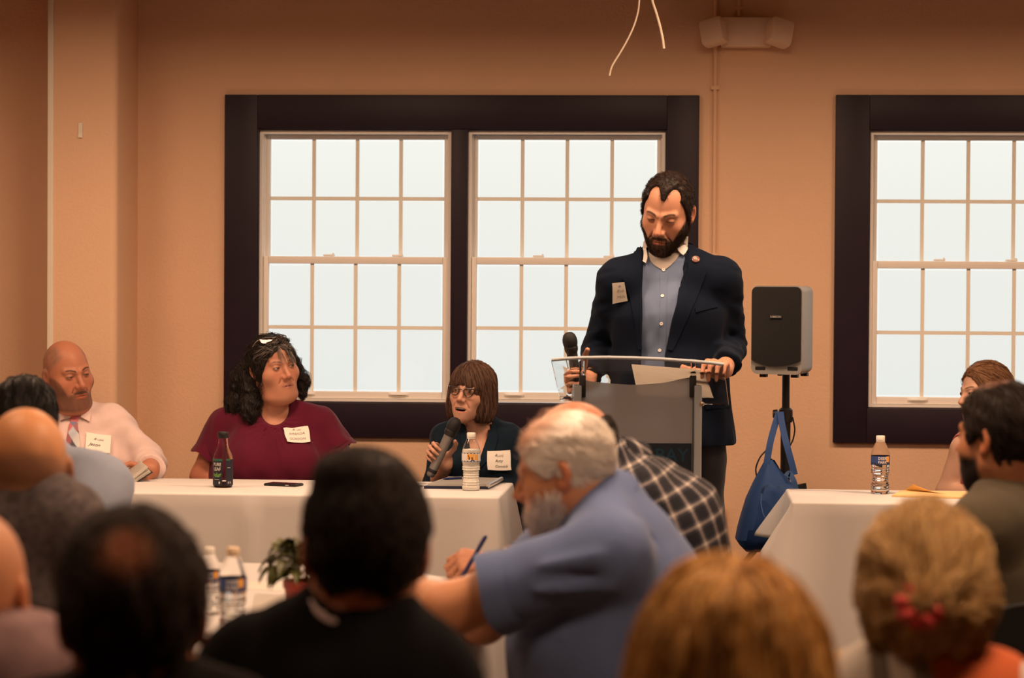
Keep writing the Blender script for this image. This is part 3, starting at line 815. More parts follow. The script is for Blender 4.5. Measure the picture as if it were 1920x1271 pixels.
# ------------------------------------------------------------------ tables with cloths
def cloth_rect(name, P, z, drops, label, group, flare=.035, seed=0, creases=(), rad=.02):
    """P: front-left, front-right, back-right, back-left (xy). drops: front, right, back, left"""
    P = [np.array(p[:2], float) for p in P]; rg = np.random.RandomState(seed)
    per, nor, dr, cr_ = [], [], [], []
    for i in range(4):
        a, b = P[i], P[(i + 1) % 4]; t = (b - a) / np.linalg.norm(b - a); n = V(t[1], -t[0]); L = np.linalg.norm(b - a)
        k = max(6, int(L / .03))
        for q in np.linspace(0, 1, k):
            per.append(a + (b - a) * q); nor.append(n); dr.append(drops[i]); cr_.append((i, q * L))
        n2 = P[(i + 2) % 4] - b; n2 = n2 / np.linalg.norm(n2); n2 = V(n2[1], -n2[0])
        for q in np.linspace(0, 1, 9)[1:-1]:
            m_ = n * (1 - q) + n2 * q; per.append(b); nor.append(m_ / np.linalg.norm(m_) ); dr.append(drops[i] * (1 - q) + drops[(i + 1) % 4] * q); cr_.append((i + 10, q))
    per, nor, dr = np.array(per), np.array(nor), np.array(dr); N = len(per)
    ph = rg.uniform(0, 6.28, 6); s = np.cumsum(np.r_[0, np.linalg.norm(np.diff(per, axis=0), axis=1)])
    fold = sum(np.sin(s * f + ph[k]) * a for k, (f, a) in enumerate(((5.1, 1.0), (9.3, .6), (17, .35), (2.3, .8))))
    corner = np.array([1.0 if c[0] >= 10 else max([0] + [1 - abs(x) / .12 for x in (c[1], np.linalg.norm(P[(c[0] + 1) % 4] - P[c[0]]) - c[1])]) for c in cr_])
    corner = np.clip(corner, 0, 1)
    rows = []
    cen = np.mean(P, axis=0)
    for q in np.linspace(0, .985, 5):    # top
        rows.append(np.c_[cen + (per - nor * 0 - cen) * q, np.full(N, z)])
    rows.append(np.c_[per - nor * .000, np.full(N, z)])
    for a in (30, 60, 90):
        a = math.radians(a); rows.append(np.c_[per + nor * rad * .4 * math.sin(a), np.full(N, z - rad * .4 * (1 - math.cos(a)))])
    for q in np.linspace(.06, 1, 12):
        out = .008 + (flare * q + .010 * fold * q ** 1.2) + corner * .085 * q
        add = np.zeros(N)
        for (sd, pos, w, am) in creases:
            for i_, c in enumerate(cr_):
                if c[0] == sd: add[i_] += am * math.exp(-((c[1] - pos) / w) ** 2)
        rows.append(np.c_[per + nor * (out + add)[:, None], z - .008 - (dr - .008) * q])
    G = np.array(rows); R_ = len(rows); v = G.reshape(-1, 3)
    f = [(i * N + j, i * N + (j + 1) % N, (i + 1) * N + (j + 1) % N, (i + 1) * N + j) for i in range(R_ - 1) for j in range(N)]
    o = wobj(name, v, np.array(f), M['cloth'], None, True, loc=V(cen[0], cen[1], z))
    sm = o.modifiers.new('thick', 'SOLIDIFY'); sm.thickness = .0012; sm.offset = -1
    return tag(o, label, 'tablecloth', group)
def table_frame(P, z, label):
    P = [np.array(p[:2], float) for p in P]; c = np.mean(P, axis=0)
    o = empty('folding_table', (c[0], c[1], 0), label, 'table')
    ins = [c + (p - c) * .985 for p in P]
    m = MB(); m.hexa([(p[0], p[1], z - .032) for p in ins] + [(p[0], p[1], z - .004) for p in ins]); m.build('tabletop', M['alu'], o)
    for p in P:
        q = c + (p - c) * .86; m = MB(); m.tube([(q[0], q[1], z - .032), (q[0], q[1], 0.0)], .014, 10); m.build('leg', M['blackmet'], o, smooth=True)
    return o
ZT = .75
FR, FL0 = at_z(932, 932, ZT), at_z(255, 923, ZT)
dx = nrm((FR - FL0)[:2]); FLx = FR[:2] - dx * 2.75; nb_ = V(-dx[1], dx[0])
T1 = [FLx, FR[:2], FR[:2] + nb_ * .60, FLx + nb_ * .60]
table_frame([p + (0) for p in T1], ZT, 'long folding table hidden under the white cloth before the panel')
cl1 = 2.75 - np.linalg.norm(FR[:2] - at_z(465, 926, ZT)[:2])
cloth_rect('tablecloth', T1, ZT, (.70, .66, .12, .5), 'long white cloth on the panel table in front of the seated speakers', None, .03, 4, ((0, 2.75 - np.linalg.norm(FR[:2] - at_z(465, 926, ZT)[:2]), .016, .016), (0, 2.75 - np.linalg.norm(FR[:2] - at_z(735, 929, ZT)[:2]), .016, .014), (0, .9, .016, .012)))
FL2 = at_z(1489, 941, ZT); FR2 = at_z(1800, 945, ZT); dx2 = nrm((FR2 - FL2)[:2]); nb2 = V(-dx2[1], dx2[0])
T2 = [FL2[:2], FL2[:2] + dx2 * 1.8, FL2[:2] + dx2 * 1.8 + nb2 * .52, FL2[:2] + nb2 * .52]
table_frame([p + dx2 * (.0) for p in T2], ZT, 'folding table hidden under the white cloth at the right')
cloth_rect('tablecloth', T2, ZT, (.70, .5, .12, .17), 'white cloth with flared corner on the right-hand table by the blue bag', None, .03, 9)

RT = V(-.75, 5.50); RR = .75
o = empty('round_table', (RT[0], RT[1], 0), 'round table under a white cloth among the audience', 'table')
MB().lathe([(RR - .015, ZT - .03), (RR - .01, ZT - .004)], 48, (RT[0], RT[1], 0)).build('tabletop', M['alu'], o)
MB().lathe([(.035, .05), (.03, ZT - .03)], 16, (RT[0], RT[1], 0)).build('pedestal', M['blackmet'], o, smooth=True)
MB().lathe([(.3, 0), (.28, .03), (.06, .06)], 24, (RT[0], RT[1], 0)).build('table_base', M['blackmet'], o, smooth=True)
N = 180; th = np.arange(N) * 2 * math.pi / N; rows = []
fold = np.sin(th * 9 + .5) + .5 * np.sin(th * 15 + 1.2) + .3 * np.sin(th * 23)
for q in np.linspace(0.02, .99, 6): rows.append((RR * q * np.ones(N), ZT * np.ones(N)))
rows.append((RR * np.ones(N), ZT * np.ones(N)))
for a in (40, 90): rows.append((RR + .008 * math.sin(math.radians(a)) * np.ones(N), ZT - .008 * (1 - math.cos(math.radians(a))) * np.ones(N)))
for q in np.linspace(.08, 1, 12): rows.append((RR + .010 + .03 * q + .028 * fold * q, ZT - .01 - .55 * q * np.ones(N)))
G = np.array([np.c_[RT[0] + r * np.cos(th), RT[1] + r * np.sin(th), z] for r, z in rows])
f = [(i * N + j, i * N + (j + 1) % N, (i + 1) * N + (j + 1) % N, (i + 1) * N + j) for i in range(len(rows) - 1) for j in range(N)]
oc = wobj('tablecloth', G.reshape(-1, 3), np.array(f), M['cloth'], None, True, loc=V(RT[0], RT[1], ZT))
tag(oc, 'round white cloth on the audience table with the potted plant', 'tablecloth')
oc.modifiers.new('thick', 'SOLIDIFY').thickness = .0012

# ------------------------------------------------------------------ lectern
M['acrylic'] = mat('clear_acrylic', (.97, .98, .98), .03, trans=1.0, ior=1.25)
M['frost'] = mat('frosted_acrylic', (.86, .88, .92), .45, trans=.45, ior=1.10)
_n = M['frost'].node_tree; _t = _n.nodes.new('ShaderNodeBsdfTranslucent'); _t.inputs[0].default_value = (.86, .87, .90, 1); _x = _n.nodes.new('ShaderNodeMixShader'); _x.inputs[0].default_value = .25
_n.links.new(_n.nodes['Principled BSDF'].outputs[0], _x.inputs[1]); _n.links.new(_t.outputs[0], _x.inputs[2]); _n.links.new(_x.outputs[0], _n.nodes['Material Output'].inputs[0])
M['edge'] = mat('acrylic_edge', (.62, .69, .74), .3, trans=.2, ior=1.3)
M['sign'] = mat('navy_print', (.010, .022, .040), .5)
M['teal'] = mat('teal_print', (.008, .060, .115), .5)
M['brass'] = mat('brass', (.75, .60, .42), .3, metal=1.0)
Yf, Yb = 8.02, 8.34
pc = at(1195, 900, 8.15)
lec = empty('lectern', (pc[0], pc[1], 0), 'clear and frosted acrylic lectern in front of the standing man', 'lectern')
tp = [(1034, 671.5), (1062, 669), (1091, 667.5), (1140, 667), (1190, 668), (1246, 670.5), (1303, 674.5), (1332, 677), (1357, 680)]
bt = [(1050, 744), (1077, 746), (1104, 747.5), (1150, 749.5), (1200, 750.5), (1250, 751.5), (1310, 752.5), (1340, 753), (1366, 754)]
P = np.array([[at(a[0] + (b[0] - a[0]) * t, a[1] + (b[1] - a[1]) * t, Yf + (Yb - Yf) * t) for a, b in zip(tp, bt)] for t in np.linspace(0, 1, 5)])
nm_ = nrm(np.cross(P[0, -1] - P[0, 0], P[-1, 0] - P[0, 0])); nm_ = nm_ if nm_[2] > 0 else -nm_
SHELF_P, SHELF_N = P, nm_
m = MB(); m.sheet(P, -nm_ * .012); m.build('shelf', M['acrylic'], lec)
m = MB(); m.tube(np.array([P[0, i] - nm_ * .006 + V(0, -.003, 0) for i in range(9)]), .0058, 8); m.build('shelf_edge', M['edge'], lec, smooth=True)
m = MB(); m.box((P[-1, 0] + P[-1, -1]) / 2 + V(0, .004, .004), (np.linalg.norm(P[-1, -1] - P[-1, 0]), .008, .022), None, .002); m.build('paper_stop', M['acrylic'], lec)
# frosted front panel, its top cut in a shallow curve
yp = 8.14
xs_ = np.linspace(1090, 1299, 15); ytop = np.interp(xs_, [1090, 1096, 1145, 1190, 1246, 1280, 1299], [709, 714, 719, 722, 718, 710, 703])
zb_ = .06
P = np.array([[(lambda q: V(q[0], q[1], q[2] + (zb_ - q[2]) * t))(at(x, y, yp)) for x, y in zip(xs_, ytop)] for t in np.linspace(0, 1, 6)])
m = MB(); m.sheet(P, V(0, .010, 0)); m.build('front_panel', M['frost'], lec)
a = at(1092, 830, yp - .003); b = at(1297, 831, yp - .003); c_ = at(1297, 1010, yp - .003)
P = np.array([[V(x, a[1], z) for x in np.linspace(a[0], b[0], 2)] for z in (a[2], c_[2])])
m = MB(); m.sheet(P, V(0, .0025, 0)); sg = m.build('sign_panel', M['sign'], lec)
v2, f2 = text_mesh('THE BAY', .062, align='RIGHT', bold=.001)
put_flat('lettering', v2, f2, at(1291, 865, yp - .0045), V(1, 0, 0), V(0, 0, 1), M['teal'], sg)
for (x, dx_) in ((1083, 1), (1308, -1)):
    q = at(x, 722, yp); w = .026
    m = MB(); m.box((q[0], q[1] + .10, (q[2] + .05) / 2 + .0), (w, .26, q[2] - .05), None, .004); m.build('side_panel', M['edge'], lec)
    q = at(x + dx_ * 9, 724, yp - .008)
    m = MB(); m.box((q[0], q[1], q[2]), (.022, .03, .075), None, .003); m.build('clamp', M['black'], lec, smooth=True)
    q2 = at(x + dx_ * 8, 690, yp - .01); m = MB(); m.tube([q2 + V(0, 0, -.04), q2 + V(0, 0, .030)], .009, 10); m.build('shelf_pin', M['acrylic'], lec, smooth=True)
    q3 = at(x - dx_ * 8, 757, yp - .036); m = MB(); m.lathe([(.0085, 0), (.0085, .006), (.006, .010), (.001, .011)], 14, q3, R=np.array([[1, 0, 0], [0, 0, -1], [0, 1, 0]])); m.build('bolt', M['brass'], lec, smooth=True)
m = MB(); m.box((pc[0], yp + .13, .03), (.52, .40, .06), None, .006); m.build('base', M['acrylic'], lec)
# sheet of notes on the shelf
def shelf_pt(px, py, off):
    P = SHELF_P; r0 = ray(px, py); o0 = V(0, 0, CAM_H); p0 = P[0, 4] + SHELF_N * off
    t = ((p0 - o0) @ SHELF_N) / (r0 @ SHELF_N); return o0 + r0 * t
def sheet4(name, c4, mt, label, cat, n=6, th=.0008, curl=0.0, up=V(0, 0, 1), loc=None):
    a, b, c, d = [np.array(x, float) for x in c4]    # a-b front edge, d-c back edge
    P = np.array([[(a * (1 - i) + b * i) * (1 - j) + (d * (1 - i) + c * i) * j + up * curl * ((2 * i - 1) ** 2 + .5 * math.sin(5 * j)) for i in np.linspace(0, 1, n)] for j in np.linspace(0, 1, n)])
    m = MB(); m.sheet(P, -up * th); return tag(m.build(name, mt, smooth=False), label, cat)
sheet4('paper_sheet', [shelf_pt(1184, 680, .003), shelf_pt(1320, 690, .003), shelf_pt(1338, 744, .003), shelf_pt(1196, 738, .003)], M['white'], 'white sheet of notes lying on the clear lectern shelf', 'paper', up=SHELF_N, curl=.001)

# ------------------------------------------------------------------ audio speaker on tripod
M['spk'] = mat('speaker_shell', (.30, .29, .27), .5, bump=(500, .2, .001)); M['grillem'] = mat('speaker_grille', (.006, .006, .007), .55, bump=(900, .6, .001))
sy = 9.0; sc_ = FPX / sy
q = at(1475, 700, sy); ang = math.radians(-24)
spk = empty('audio_speaker', q, 'black-fronted grey loudspeaker mounted on the tripod stand', 'loudspeaker', rz=ang)
w2, d2, h2 = .098, .125, .326
def prof(y):   # half width narrows to the back
    return w2 * (1 - .38 * max(0, (y + d2) / (2 * d2)) ** 1.5)
m = MB(); secs = []
for yy in np.linspace(-d2, d2, 6):
    hw = prof(yy); r = .025; pts = []
    for (cx, cz, a0) in ((hw - r, r, -90), (hw - r, h2 - r, 0), (-hw + r, h2 - r, 90), (-hw + r, r, 180)):
        for k in range(5):
            a = math.radians(a0 + 22.5 * k); pts.append((cx + r * math.cos(a), yy, cz + r * math.sin(a)))
    secs.append(pts)
n = len(secs[0]); F = [(i * n + j, i * n + (j + 1) % n, (i + 1) * n + (j + 1) % n, (i + 1) * n + j) for i in range(5) for j in range(n)]
m.add(np.concatenate(secs), F + [list(range(n))[::-1], [5 * n + j for j in range(n)]]); m.build('cabinet', M['spk'], spk, smooth=True, local=True)
pts = []; hw = w2 - .004
for k in range(9):
    t = k / 8; x = -hw + 2 * hw * t; pts.append((x, .030 + .022 * (2 * t - 1) ** 2))
for (cx, cz, a0) in ((hw - .02, h2 - .024, 0), (-hw + .02, h2 - .024, 90)):
    for k in range(5):
        a = math.radians(a0 + 22.5 * k); pts.append((cx + .02 * math.cos(a), cz + .02 * math.sin(a)))
m = MB(); m.prism([(x, -d2 - .001, z) for x, z in pts], V(0, -.009, 0)); m.build('grille', M['grillem'], spk, local=True)
m = MB(); m.box((0, -d2 - .0125, .212), (.046, .004, .013), None, .001); bd = m.build('badge', M['black'], spk, local=True)
v2, f2 = text_mesh('SAMSON', .0105, bold=.0003)
me = mesh_np('lettering', np.c_[v2[:, 0], np.full(len(v2), -d2 - .0152), v2[:, 1] + .2085], f2, False); link('lettering', me, M['white'], bd)
for sx in (-1, 1):
    m = MB(); m.box((sx * .062, -d2 + .002, .022), (.040, .008, .014), None, .003); m.build('port', M['black'], spk, local=True)
for x, y in ((-.06, -.09), (.06, -.09), (-.045, .08), (.045, .08)):
    m = MB(); m.box((x, y, -.005), (.026, .026, .014), None, .003); m.build('foot', M['black'], spk, local=True)
st = empty('speaker_stand', (q[0], q[1] + .02, 0), 'black tripod speaker stand with the blue bag hung on its knob', 'stand')
bx, by = q[0], q[1] + .02
MB().tube([(bx, by, .30), (bx, by, q[2] + .0)], .0145, 14).build('pole', M['blackmet'], st, smooth=True)
zc = at(1475, 778, sy)[2]
MB().tube([(bx, by, .10), (bx, by, zc)], .0185, 14).build('outer_tube', M['blackmet'], st, smooth=True)
MB().lathe([(.024, zc - .028), (.026, zc - .02), (.026, zc + .018), (.018, zc + .026)], 16, (bx, by, 0)).build('collar', M['black'], st, smooth=True)
MB().tube([(bx - .012, by - .02, zc + .004), (bx - .030, by - .022, zc + .004), (bx - .034, by - .022, zc + .004), (bx - .050, by - .022, zc + .004)], [.006, .006, .017, .015], 12).build('knob', M['black'], st, smooth=True)
zh = .60
MB().lathe([(.03, zh - .03), (.032, zh + .03)], 16, (bx, by, 0)).build('hub', M['black'], st, smooth=True)
for a in (205, 325, 85):
    ax_ = V(math.cos(math.radians(a)), math.sin(math.radians(a)), 0)
    m = MB(); m.tube([V(bx, by, zh) + ax_ * .03, V(bx, by, 0.012) + ax_ * .60], .012, 10); lg = m.build('leg', M['blackmet'], st, smooth=True)
    m = MB(); e_ = V(bx, by, .012) + ax_ * .60; m.tube([e_ + V(0, 0, .02) - ax_ * .02, e_ + ax_ * .012], .0155, 10); m.build('rubber_foot', M['black'], lg, smooth=True)
    m = MB(); m.tube([V(bx, by, .14), V(bx, by, zh * .53) + ax_ * .28], .007, 8); m.build('brace', M['blackmet'], st, smooth=True)
# cable looped behind the bag
P = [at(x, y, 9.0) for x, y in ((1486, 782), (1491, 805), (1487, 825), (1480, 838))]; Q = [at(x, y, 9.03) for x, y in ((1439, 842), (1425, 856), (1416, 878), (1420, 900))]; Q2 = [at(x, y, 8.98) for x, y in ((1436, 860), (1444, 858), (1452, 866), (1454, 880), (1452, 900))]
cab = empty('cable', P[0], 'thin black cable looping beside the stand and the bag', 'cable')
for L in (P, Q, Q2):
    m = MB(); L = np.array(L); t = np.linspace(0, 1, 16); tt = np.linspace(0, 1, len(L)); L = np.stack([np.interp(t, tt, L[:, k]) for k in range(3)], 1)
    for _ in range(3): L[1:-1] = (L[:-2] + 2 * L[1:-1] + L[2:]) / 4
    m.tube(L, .0032, 6); m.build('loop', M['black'], cab, smooth=True)
# dark coiled plug behind the bag
m = MB()
for k in range(3):
    m.tube([at(1498 + k * 5, 908 - k, 8.98), at(1501 + k * 5, 925 + k, 8.98)], .011 - .002 * k, 10)
tag(m.build('power_supply', M['black'], smooth=True), 'black plug clip at the right edge of the blue bag', 'plug')

# ------------------------------------------------------------------ blue bag
M['bag'] = mat('blue_nonwoven', (.012, .055, .20), .7, bump=(1200, .3, .0008), noise=(14, .12)); M['bagrim'] = mat('bag_binding', (.05, .12, .30), .6)
by_ = 8.90
bagc = at(1440, 1033, by_)
bag = empty('tote_bag', bagc, 'royal blue cloth tote bag hanging from the speaker stand', 'bag')
prof_l = [(862, 1434), (885, 1422), (905, 1412), (935, 1399), (965, 1390), (990, 1383), (1010, 1379), (1022, 1387), (1033, 1398)]
prof_r = [(862, 1452), (885, 1466), (905, 1484), (935, 1500), (965, 1508), (990, 1510), (1010, 1510), (1022, 1505), (1033, 1490)]
dep = [.012, .035, .055, .08, .09, .095, .09, .08, .055]
secs = []
K = 28
for (y, xl), (_, xr), dd in zip(prof_l, prof_r, dep):
    ring = []
    for k in range(K):
        a = 2 * math.pi * k / K; cx = (xl + xr) / 2; hw = (xr - xl) / 2
        ca, sa = math.cos(a), math.sin(a)
        ca = math.copysign(abs(ca) ** .62, ca); sa = math.copysign(abs(sa) ** .45, sa)
        p = at(cx + hw * ca, y, by_); t = (y - 862) / 171
        wav = .010 * math.sin(3 * a + 4 * t) * (1 - t * .3) + (.012 * math.exp(-((cx + hw * ca - (1383 + (1.0 - t) * 85)) / 9) ** 2) if sa < 0 else 0) - (.016 * math.exp(-((cx + hw * ca - 1452) / 10) ** 2) * (1 - t) if sa < 0 else 0)
        p[1] += dd * sa * .8 - wav; ring.append(p)
    secs.append(ring)
G = np.array(secs); n = K; R_ = len(secs)
F = [(i * n + j, i * n + (j + 1) % n, (i + 1) * n + (j + 1) % n, (i + 1) * n + j) for i in range(R_ - 1) for j in range(n)]
m = MB(); m.add(G.reshape(-1, 3), F + [[(R_ - 1) * n + j for j in range(n)]]); bo = m.build('bag_body', M['bag'], bag, smooth=False)
bo.data.set_sharp_from_angle(angle=math.radians(30))
for p in bo.data.polygons: p.use_smooth = True
bo.data.set_sharp_from_angle(angle=math.radians(26))
def strap(pts, w, nm='strap', mt=None):
    P = np.array([at(x, y, Y) for x, y, Y in pts]); t = np.linspace(0, 1, 22); tt = np.linspace(0, 1, len(P))
    P = np.stack([np.interp(t, tt, P[:, k]) for k in range(3)], 1)
    for _ in range(3): P[1:-1] = (P[:-2] + 2 * P[1:-1] + P[2:]) / 4
    T = np.gradient(P, axis=0); nrmv = np.cross(T, V(0, -1, 0)); nrmv /= np.linalg.norm(nrmv, axis=1)[:, None] + 1e-9
    G = np.stack([P - nrmv * w / 2, P + nrmv * w / 2], 0); m = MB(); m.sheet(G, V(0, .002, 0)); m.build(nm, mt or M['bag'], bag, smooth=True)
strap([(1461, 772, 8.955), (1452, 800, 8.93), (1444, 830, 8.90), (1438, 866, 8.88), (1434, 890, 8.875)], .024)
strap([(1463, 772, 8.95), (1467, 800, 8.92), (1474, 830, 8.88), (1483, 862, 8.86), (1490, 890, 8.85)], .024)
strap([(1428, 925, 8.80), (1432, 914, 8.79), (1443, 909, 8.785), (1453, 914, 8.79)], .010, 'binding', M['bagrim'])
strap([(1457, 915, 8.79), (1466, 912, 8.785), (1475, 922, 8.79), (1480, 934, 8.80)], .014, 'binding', M['bagrim'])
strap([(1428, 925, 8.80), (1427, 945, 8.795), (1431, 965, 8.79), (1440, 978, 8.79)], .004, 'binding', M['bagrim'])
strap([(1474, 893, 8.80), (1480, 886, 8.80), (1488, 900, 8.80), (1494, 922, 8.81)], .020, 'binding', M['bagrim'])

# ------------------------------------------------------------------ bottles
M['pet'] = mat('clear_pet', (.99, .99, .99), .04, trans=1.0, ior=1.10); M['film'] = glass_pane('clear_film', (.97, .97, .95), .06); M['water'] = mat('water', (.97, .99, .99), .02, trans=1.0, ior=1.33)
M['milky'] = mat('backlit_water', (.86, .84, .78), .6)  # milky: window light scattered in the water, put into an opaque cream colour
M['capw'] = mat('white_cap', (.86, .82, .74), .4); M['captan'] = mat('tan_cap', (.80, .62, .42), .45)
M['lblue'] = mat('blue_label', (.035, .07, .22), .4); M['lwhite'] = mat('white_label', (.75, .74, .72), .45); M['lorange'] = mat('orange_label', (.85, .42, .08), .5); M['ldark'] = mat('dark_label', (.012, .014, .03), .45)
def water_bottle(loc, label, milky=False, sc=1.0, cap='capw', style=0, ang=0.0):
    o = empty('water_bottle', loc, label, 'bottle', rz=ang); o.scale = (sc, sc, sc)
    pr = [(.001, .004), (.024, 0.0), (.031, .004), (.0325, .012)]
    for k in range(9):
        z = .016 + k * .0085; pr += [(.0325 - (.003 if 3 <= k <= 6 else 0), z), (.0300 - (.003 if 3 <= k <= 6 else 0), z + .0042)]
    pr += [(.031, .098), (.0328, .104), (.0328, .136), (.0322, .142), (.029, .155), (.022, .172), (.0145, .186), (.0125, .190), (.0125, .197)]
    b = MB().lathe(pr, 28).build('bottle_body', M['film' if milky else 'pet'], o, smooth=True, local=True)
    lev = .147 if milky else .125
    ip = [(max(r - .0012, .001), max(z, .002)) for r, z in pr if z < lev] + [(np.interp(lev, [q[1] for q in pr], [q[0] for q in pr]) - .0012, lev)]
    MB().lathe(ip, 28).build('water', M['milky' if milky else 'water'], o, smooth=True, local=True)
    MB().lathe([(.0150, .189), (.0155, .191), (.0155, .2035), (.0140, .2055)], 24).build('cap', M[cap], o, smooth=True, local=True)
    MB().lathe([(.0136, .1845), (.0155, .1855), (.0155, .1875), (.0136, .188)], 24).build('neck_ring', M[cap], o, smooth=True, local=True)
    lb = MB().lathe([(.0330, .105), (.0331, .106), (.0331, .134), (.0330, .135)], 32, cap=False).build('label', M['lwhite' if style == 0 else 'lblue'], o, smooth=True, local=True)
    def patch(nm, x0, x1, z0, z1, mt, r=.0334):
        n = 9; xs = np.linspace(x0, x1, n); v2 = np.array([(x, z) for z in (z0, z1) for x in xs]); f = np.array([(i, i + 1, n + i + 1, n + i) for i in range(n - 1)])
        put_cyl(nm, v2, f, r, 0, M[mt], lb)
    if style == 0:     # white label, orange picture of a deer between blue lines
        patch('label_band', -.05, .05, .1045, .1075, 'lblue'); patch('label_band', -.05, .05, .1325, .1350, 'lblue')
        patch('label_picture', -.014, .012, .108, .132, 'lorange'); patch('label_picture', .0135, .027, .110, .131, 'lorange')
        deer = [[(-.007, .112), (-.007, .121), (-.010, .127)], [(-.007, .119), (.004, .119), (.006, .116)], [(-.006, .119), (-.0055, .112)], [(.004, .119), (.004, .112)], [(-.0098, .127), (-.008, .125)]]
        v2, f = stroke_mesh(deer, .0028); put_cyl('label_deer', v2, f, .0337, 0, M['ldark'], lb)
        patch('label_rock', -.013, .000, .108, .1125, 'lwhite', .0336); patch('label_rock', .0, .012, .108, .112, 'lblue', .0336)
    else:
        patch('label_band', -.05, .05, .1045, .1120, 'ldark'); patch('label_picture', .017, .032, .114, .134, 'lorange')
        v2, f = text_mesh('DEER\nPARK', .0135, bold=.0002); v2 = v2 * np.array((.95, 1)); put_cyl('lettering', v2, f, .0337, .1225, M['lwhite'], lb, ang=.08)
    return o
water_bottle(at_z(883, 920, ZT), 'whitish water bottle with deer label in front of the woman with microphone', milky=True, style=0, sc=1.0)
water_bottle(at_z(1650, 926, ZT), 'clear water bottle with blue label on the right-hand table', style=1, sc=1.0)
wbp = at_z(436, 1190, ZT)
water_bottle(wbp, 'clear water bottle with tan cap beside the potted plant', style=2, cap='captan', sc=.88)
water_bottle(wbp + V(-.085, .30, 0), 'clear water bottle half hidden behind the tan-capped bottle', style=2, cap='capw', sc=.72)

# iced tea bottle
M['tea'] = mat('brown_tea', (.16, .045, .012), .1, trans=.6, ior=1.33); M['green'] = mat('leaf_green_print', (.10, .22, .05), .5); M['dkgreen'] = mat('green_band', (.02, .12, .07), .5); M['lgrey'] = mat('pale_print', (.62, .60, .55), .5)
tb = empty('tea_bottle', at_z(418, 914, ZT), 'iced tea bottle with black cap and dark leaf label', 'bottle')
pr = [(.001, .003), (.028, 0), (.0335, .006), (.0350, .02), (.0355, .095), (.0352, .105), (.031, .118), (.024, .135), (.0185, .150), (.0165, .162), (.0160, .178)]
MB().lathe(pr, 30).build('bottle_body', M['pet'], tb, smooth=True, local=True)
MB().lathe([(max(r - .0015, .001), max(z, .002)) for r, z in pr if z < .09] + [(.034, .0745)][:0], 30).build('tea', M['tea'], tb, smooth=True, local=True)
MB().lathe([(.0185, .176), (.0195, .178), (.0195, .196), (.0175, .199)], 24).build('cap', M['black'], tb, smooth=True, local=True)
def tpatch(nm, a0, a1, z0, z1, mt, par, r=.0359):
    n = 13; an = np.linspace(a0, a1, n); v2 = np.array([(a * r, z) for z in (z0, z1) for a in an]); f = np.array([(i, i + 1, n + i + 1, n + i) for i in range(n - 1)])
    return put_cyl(nm, v2, f, r, 0, mt, par)
lb = tpatch('label', -1.45, .05, .010, .102, M['ldark'], tb); tpatch('label', .42, 1.6, .010, .102, M['ldark'], tb)
tpatch('label_band', -1.45, .05, .096, .104, M['dkgreen'], lb, .0361); tpatch('label_band', .42, .9, .098, .104, M['dkgreen'], lb, .0361)
v2, f = text_mesh('PURE\nLEAF', .0165, bold=.0003); put_cyl('lettering', v2 * np.array((.85, 1.0)), f, .0362, .079, M['lgrey'], lb, ang=-.52)
def leaf2(cx, cz, L, wd, rot):
    t = np.linspace(0, 1, 9); w = wd * np.sin(math.pi * t ** .8); x = np.r_[w, -w]; y = np.r_[t * L, t * L]
    c, s = math.cos(rot), math.sin(rot); v = np.stack([cx + x * c - y * s, cz + x * s + y * c], 1)
    return v, np.array([(i, i + 1, 9 + i + 1, 9 + i) for i in range(8)])
for (rot, L, wd) in ((.95, .022, .0052), (-.95, .022, .0052), (.0, .017, .0040)):
    v2, f = leaf2(0, .040, L, wd, rot); put_cyl('leaf_print', v2, f, .0362 + .0001 * rot, 0, M['green'], lb, ang=-.52)
tpatch('label_mark', -.32, -.18, .016, .024, M['lgrey'], lb, .0362); tpatch('label_mark', .62, .70, .016, .024, M['lgrey'], lb, .0362); tpatch('label_mark', .85, .93, .016, .024, M['lgrey'], lb, .0362)
tpatch('label_mark', -.85, -.25, .030, .0315, M['lgrey'], lb, .0362); tpatch('label_mark', .55, .95, .072, .0735, M['lgrey'], lb, .0362)

# phone
M['screen'] = mat('dark_glass', (.01, .01, .012), .08, coat=.5)
c4 = [at_z(499, 913, ZT), at_z(554, 916, ZT), at_z(563, 909, ZT), at_z(512, 907, ZT)]
pm_ = np.mean(c4, axis=0); dirx = nrm((c4[1] - c4[0])[:2]); ph = empty('smartphone', (pm_[0], pm_[1], ZT + .0012), 'black smartphone lying on the panel table by the tea bottle', 'phone', rz=math.atan2(dirx[1], dirx[0]) + .12)
MB().box((0, 0, .0045), (.128, .066, .009), None, .004).build('phone_body', M['black'], ph, smooth=True, local=True)
MB().box((0, 0, .0094), (.118, .060, .0008)).build('screen', M['screen'], ph, local=True)
m = MB(); m.box((.03, -.0332, .005), (.014, .0012, .003)); m.build('side_button', M['alu'], ph, local=True)

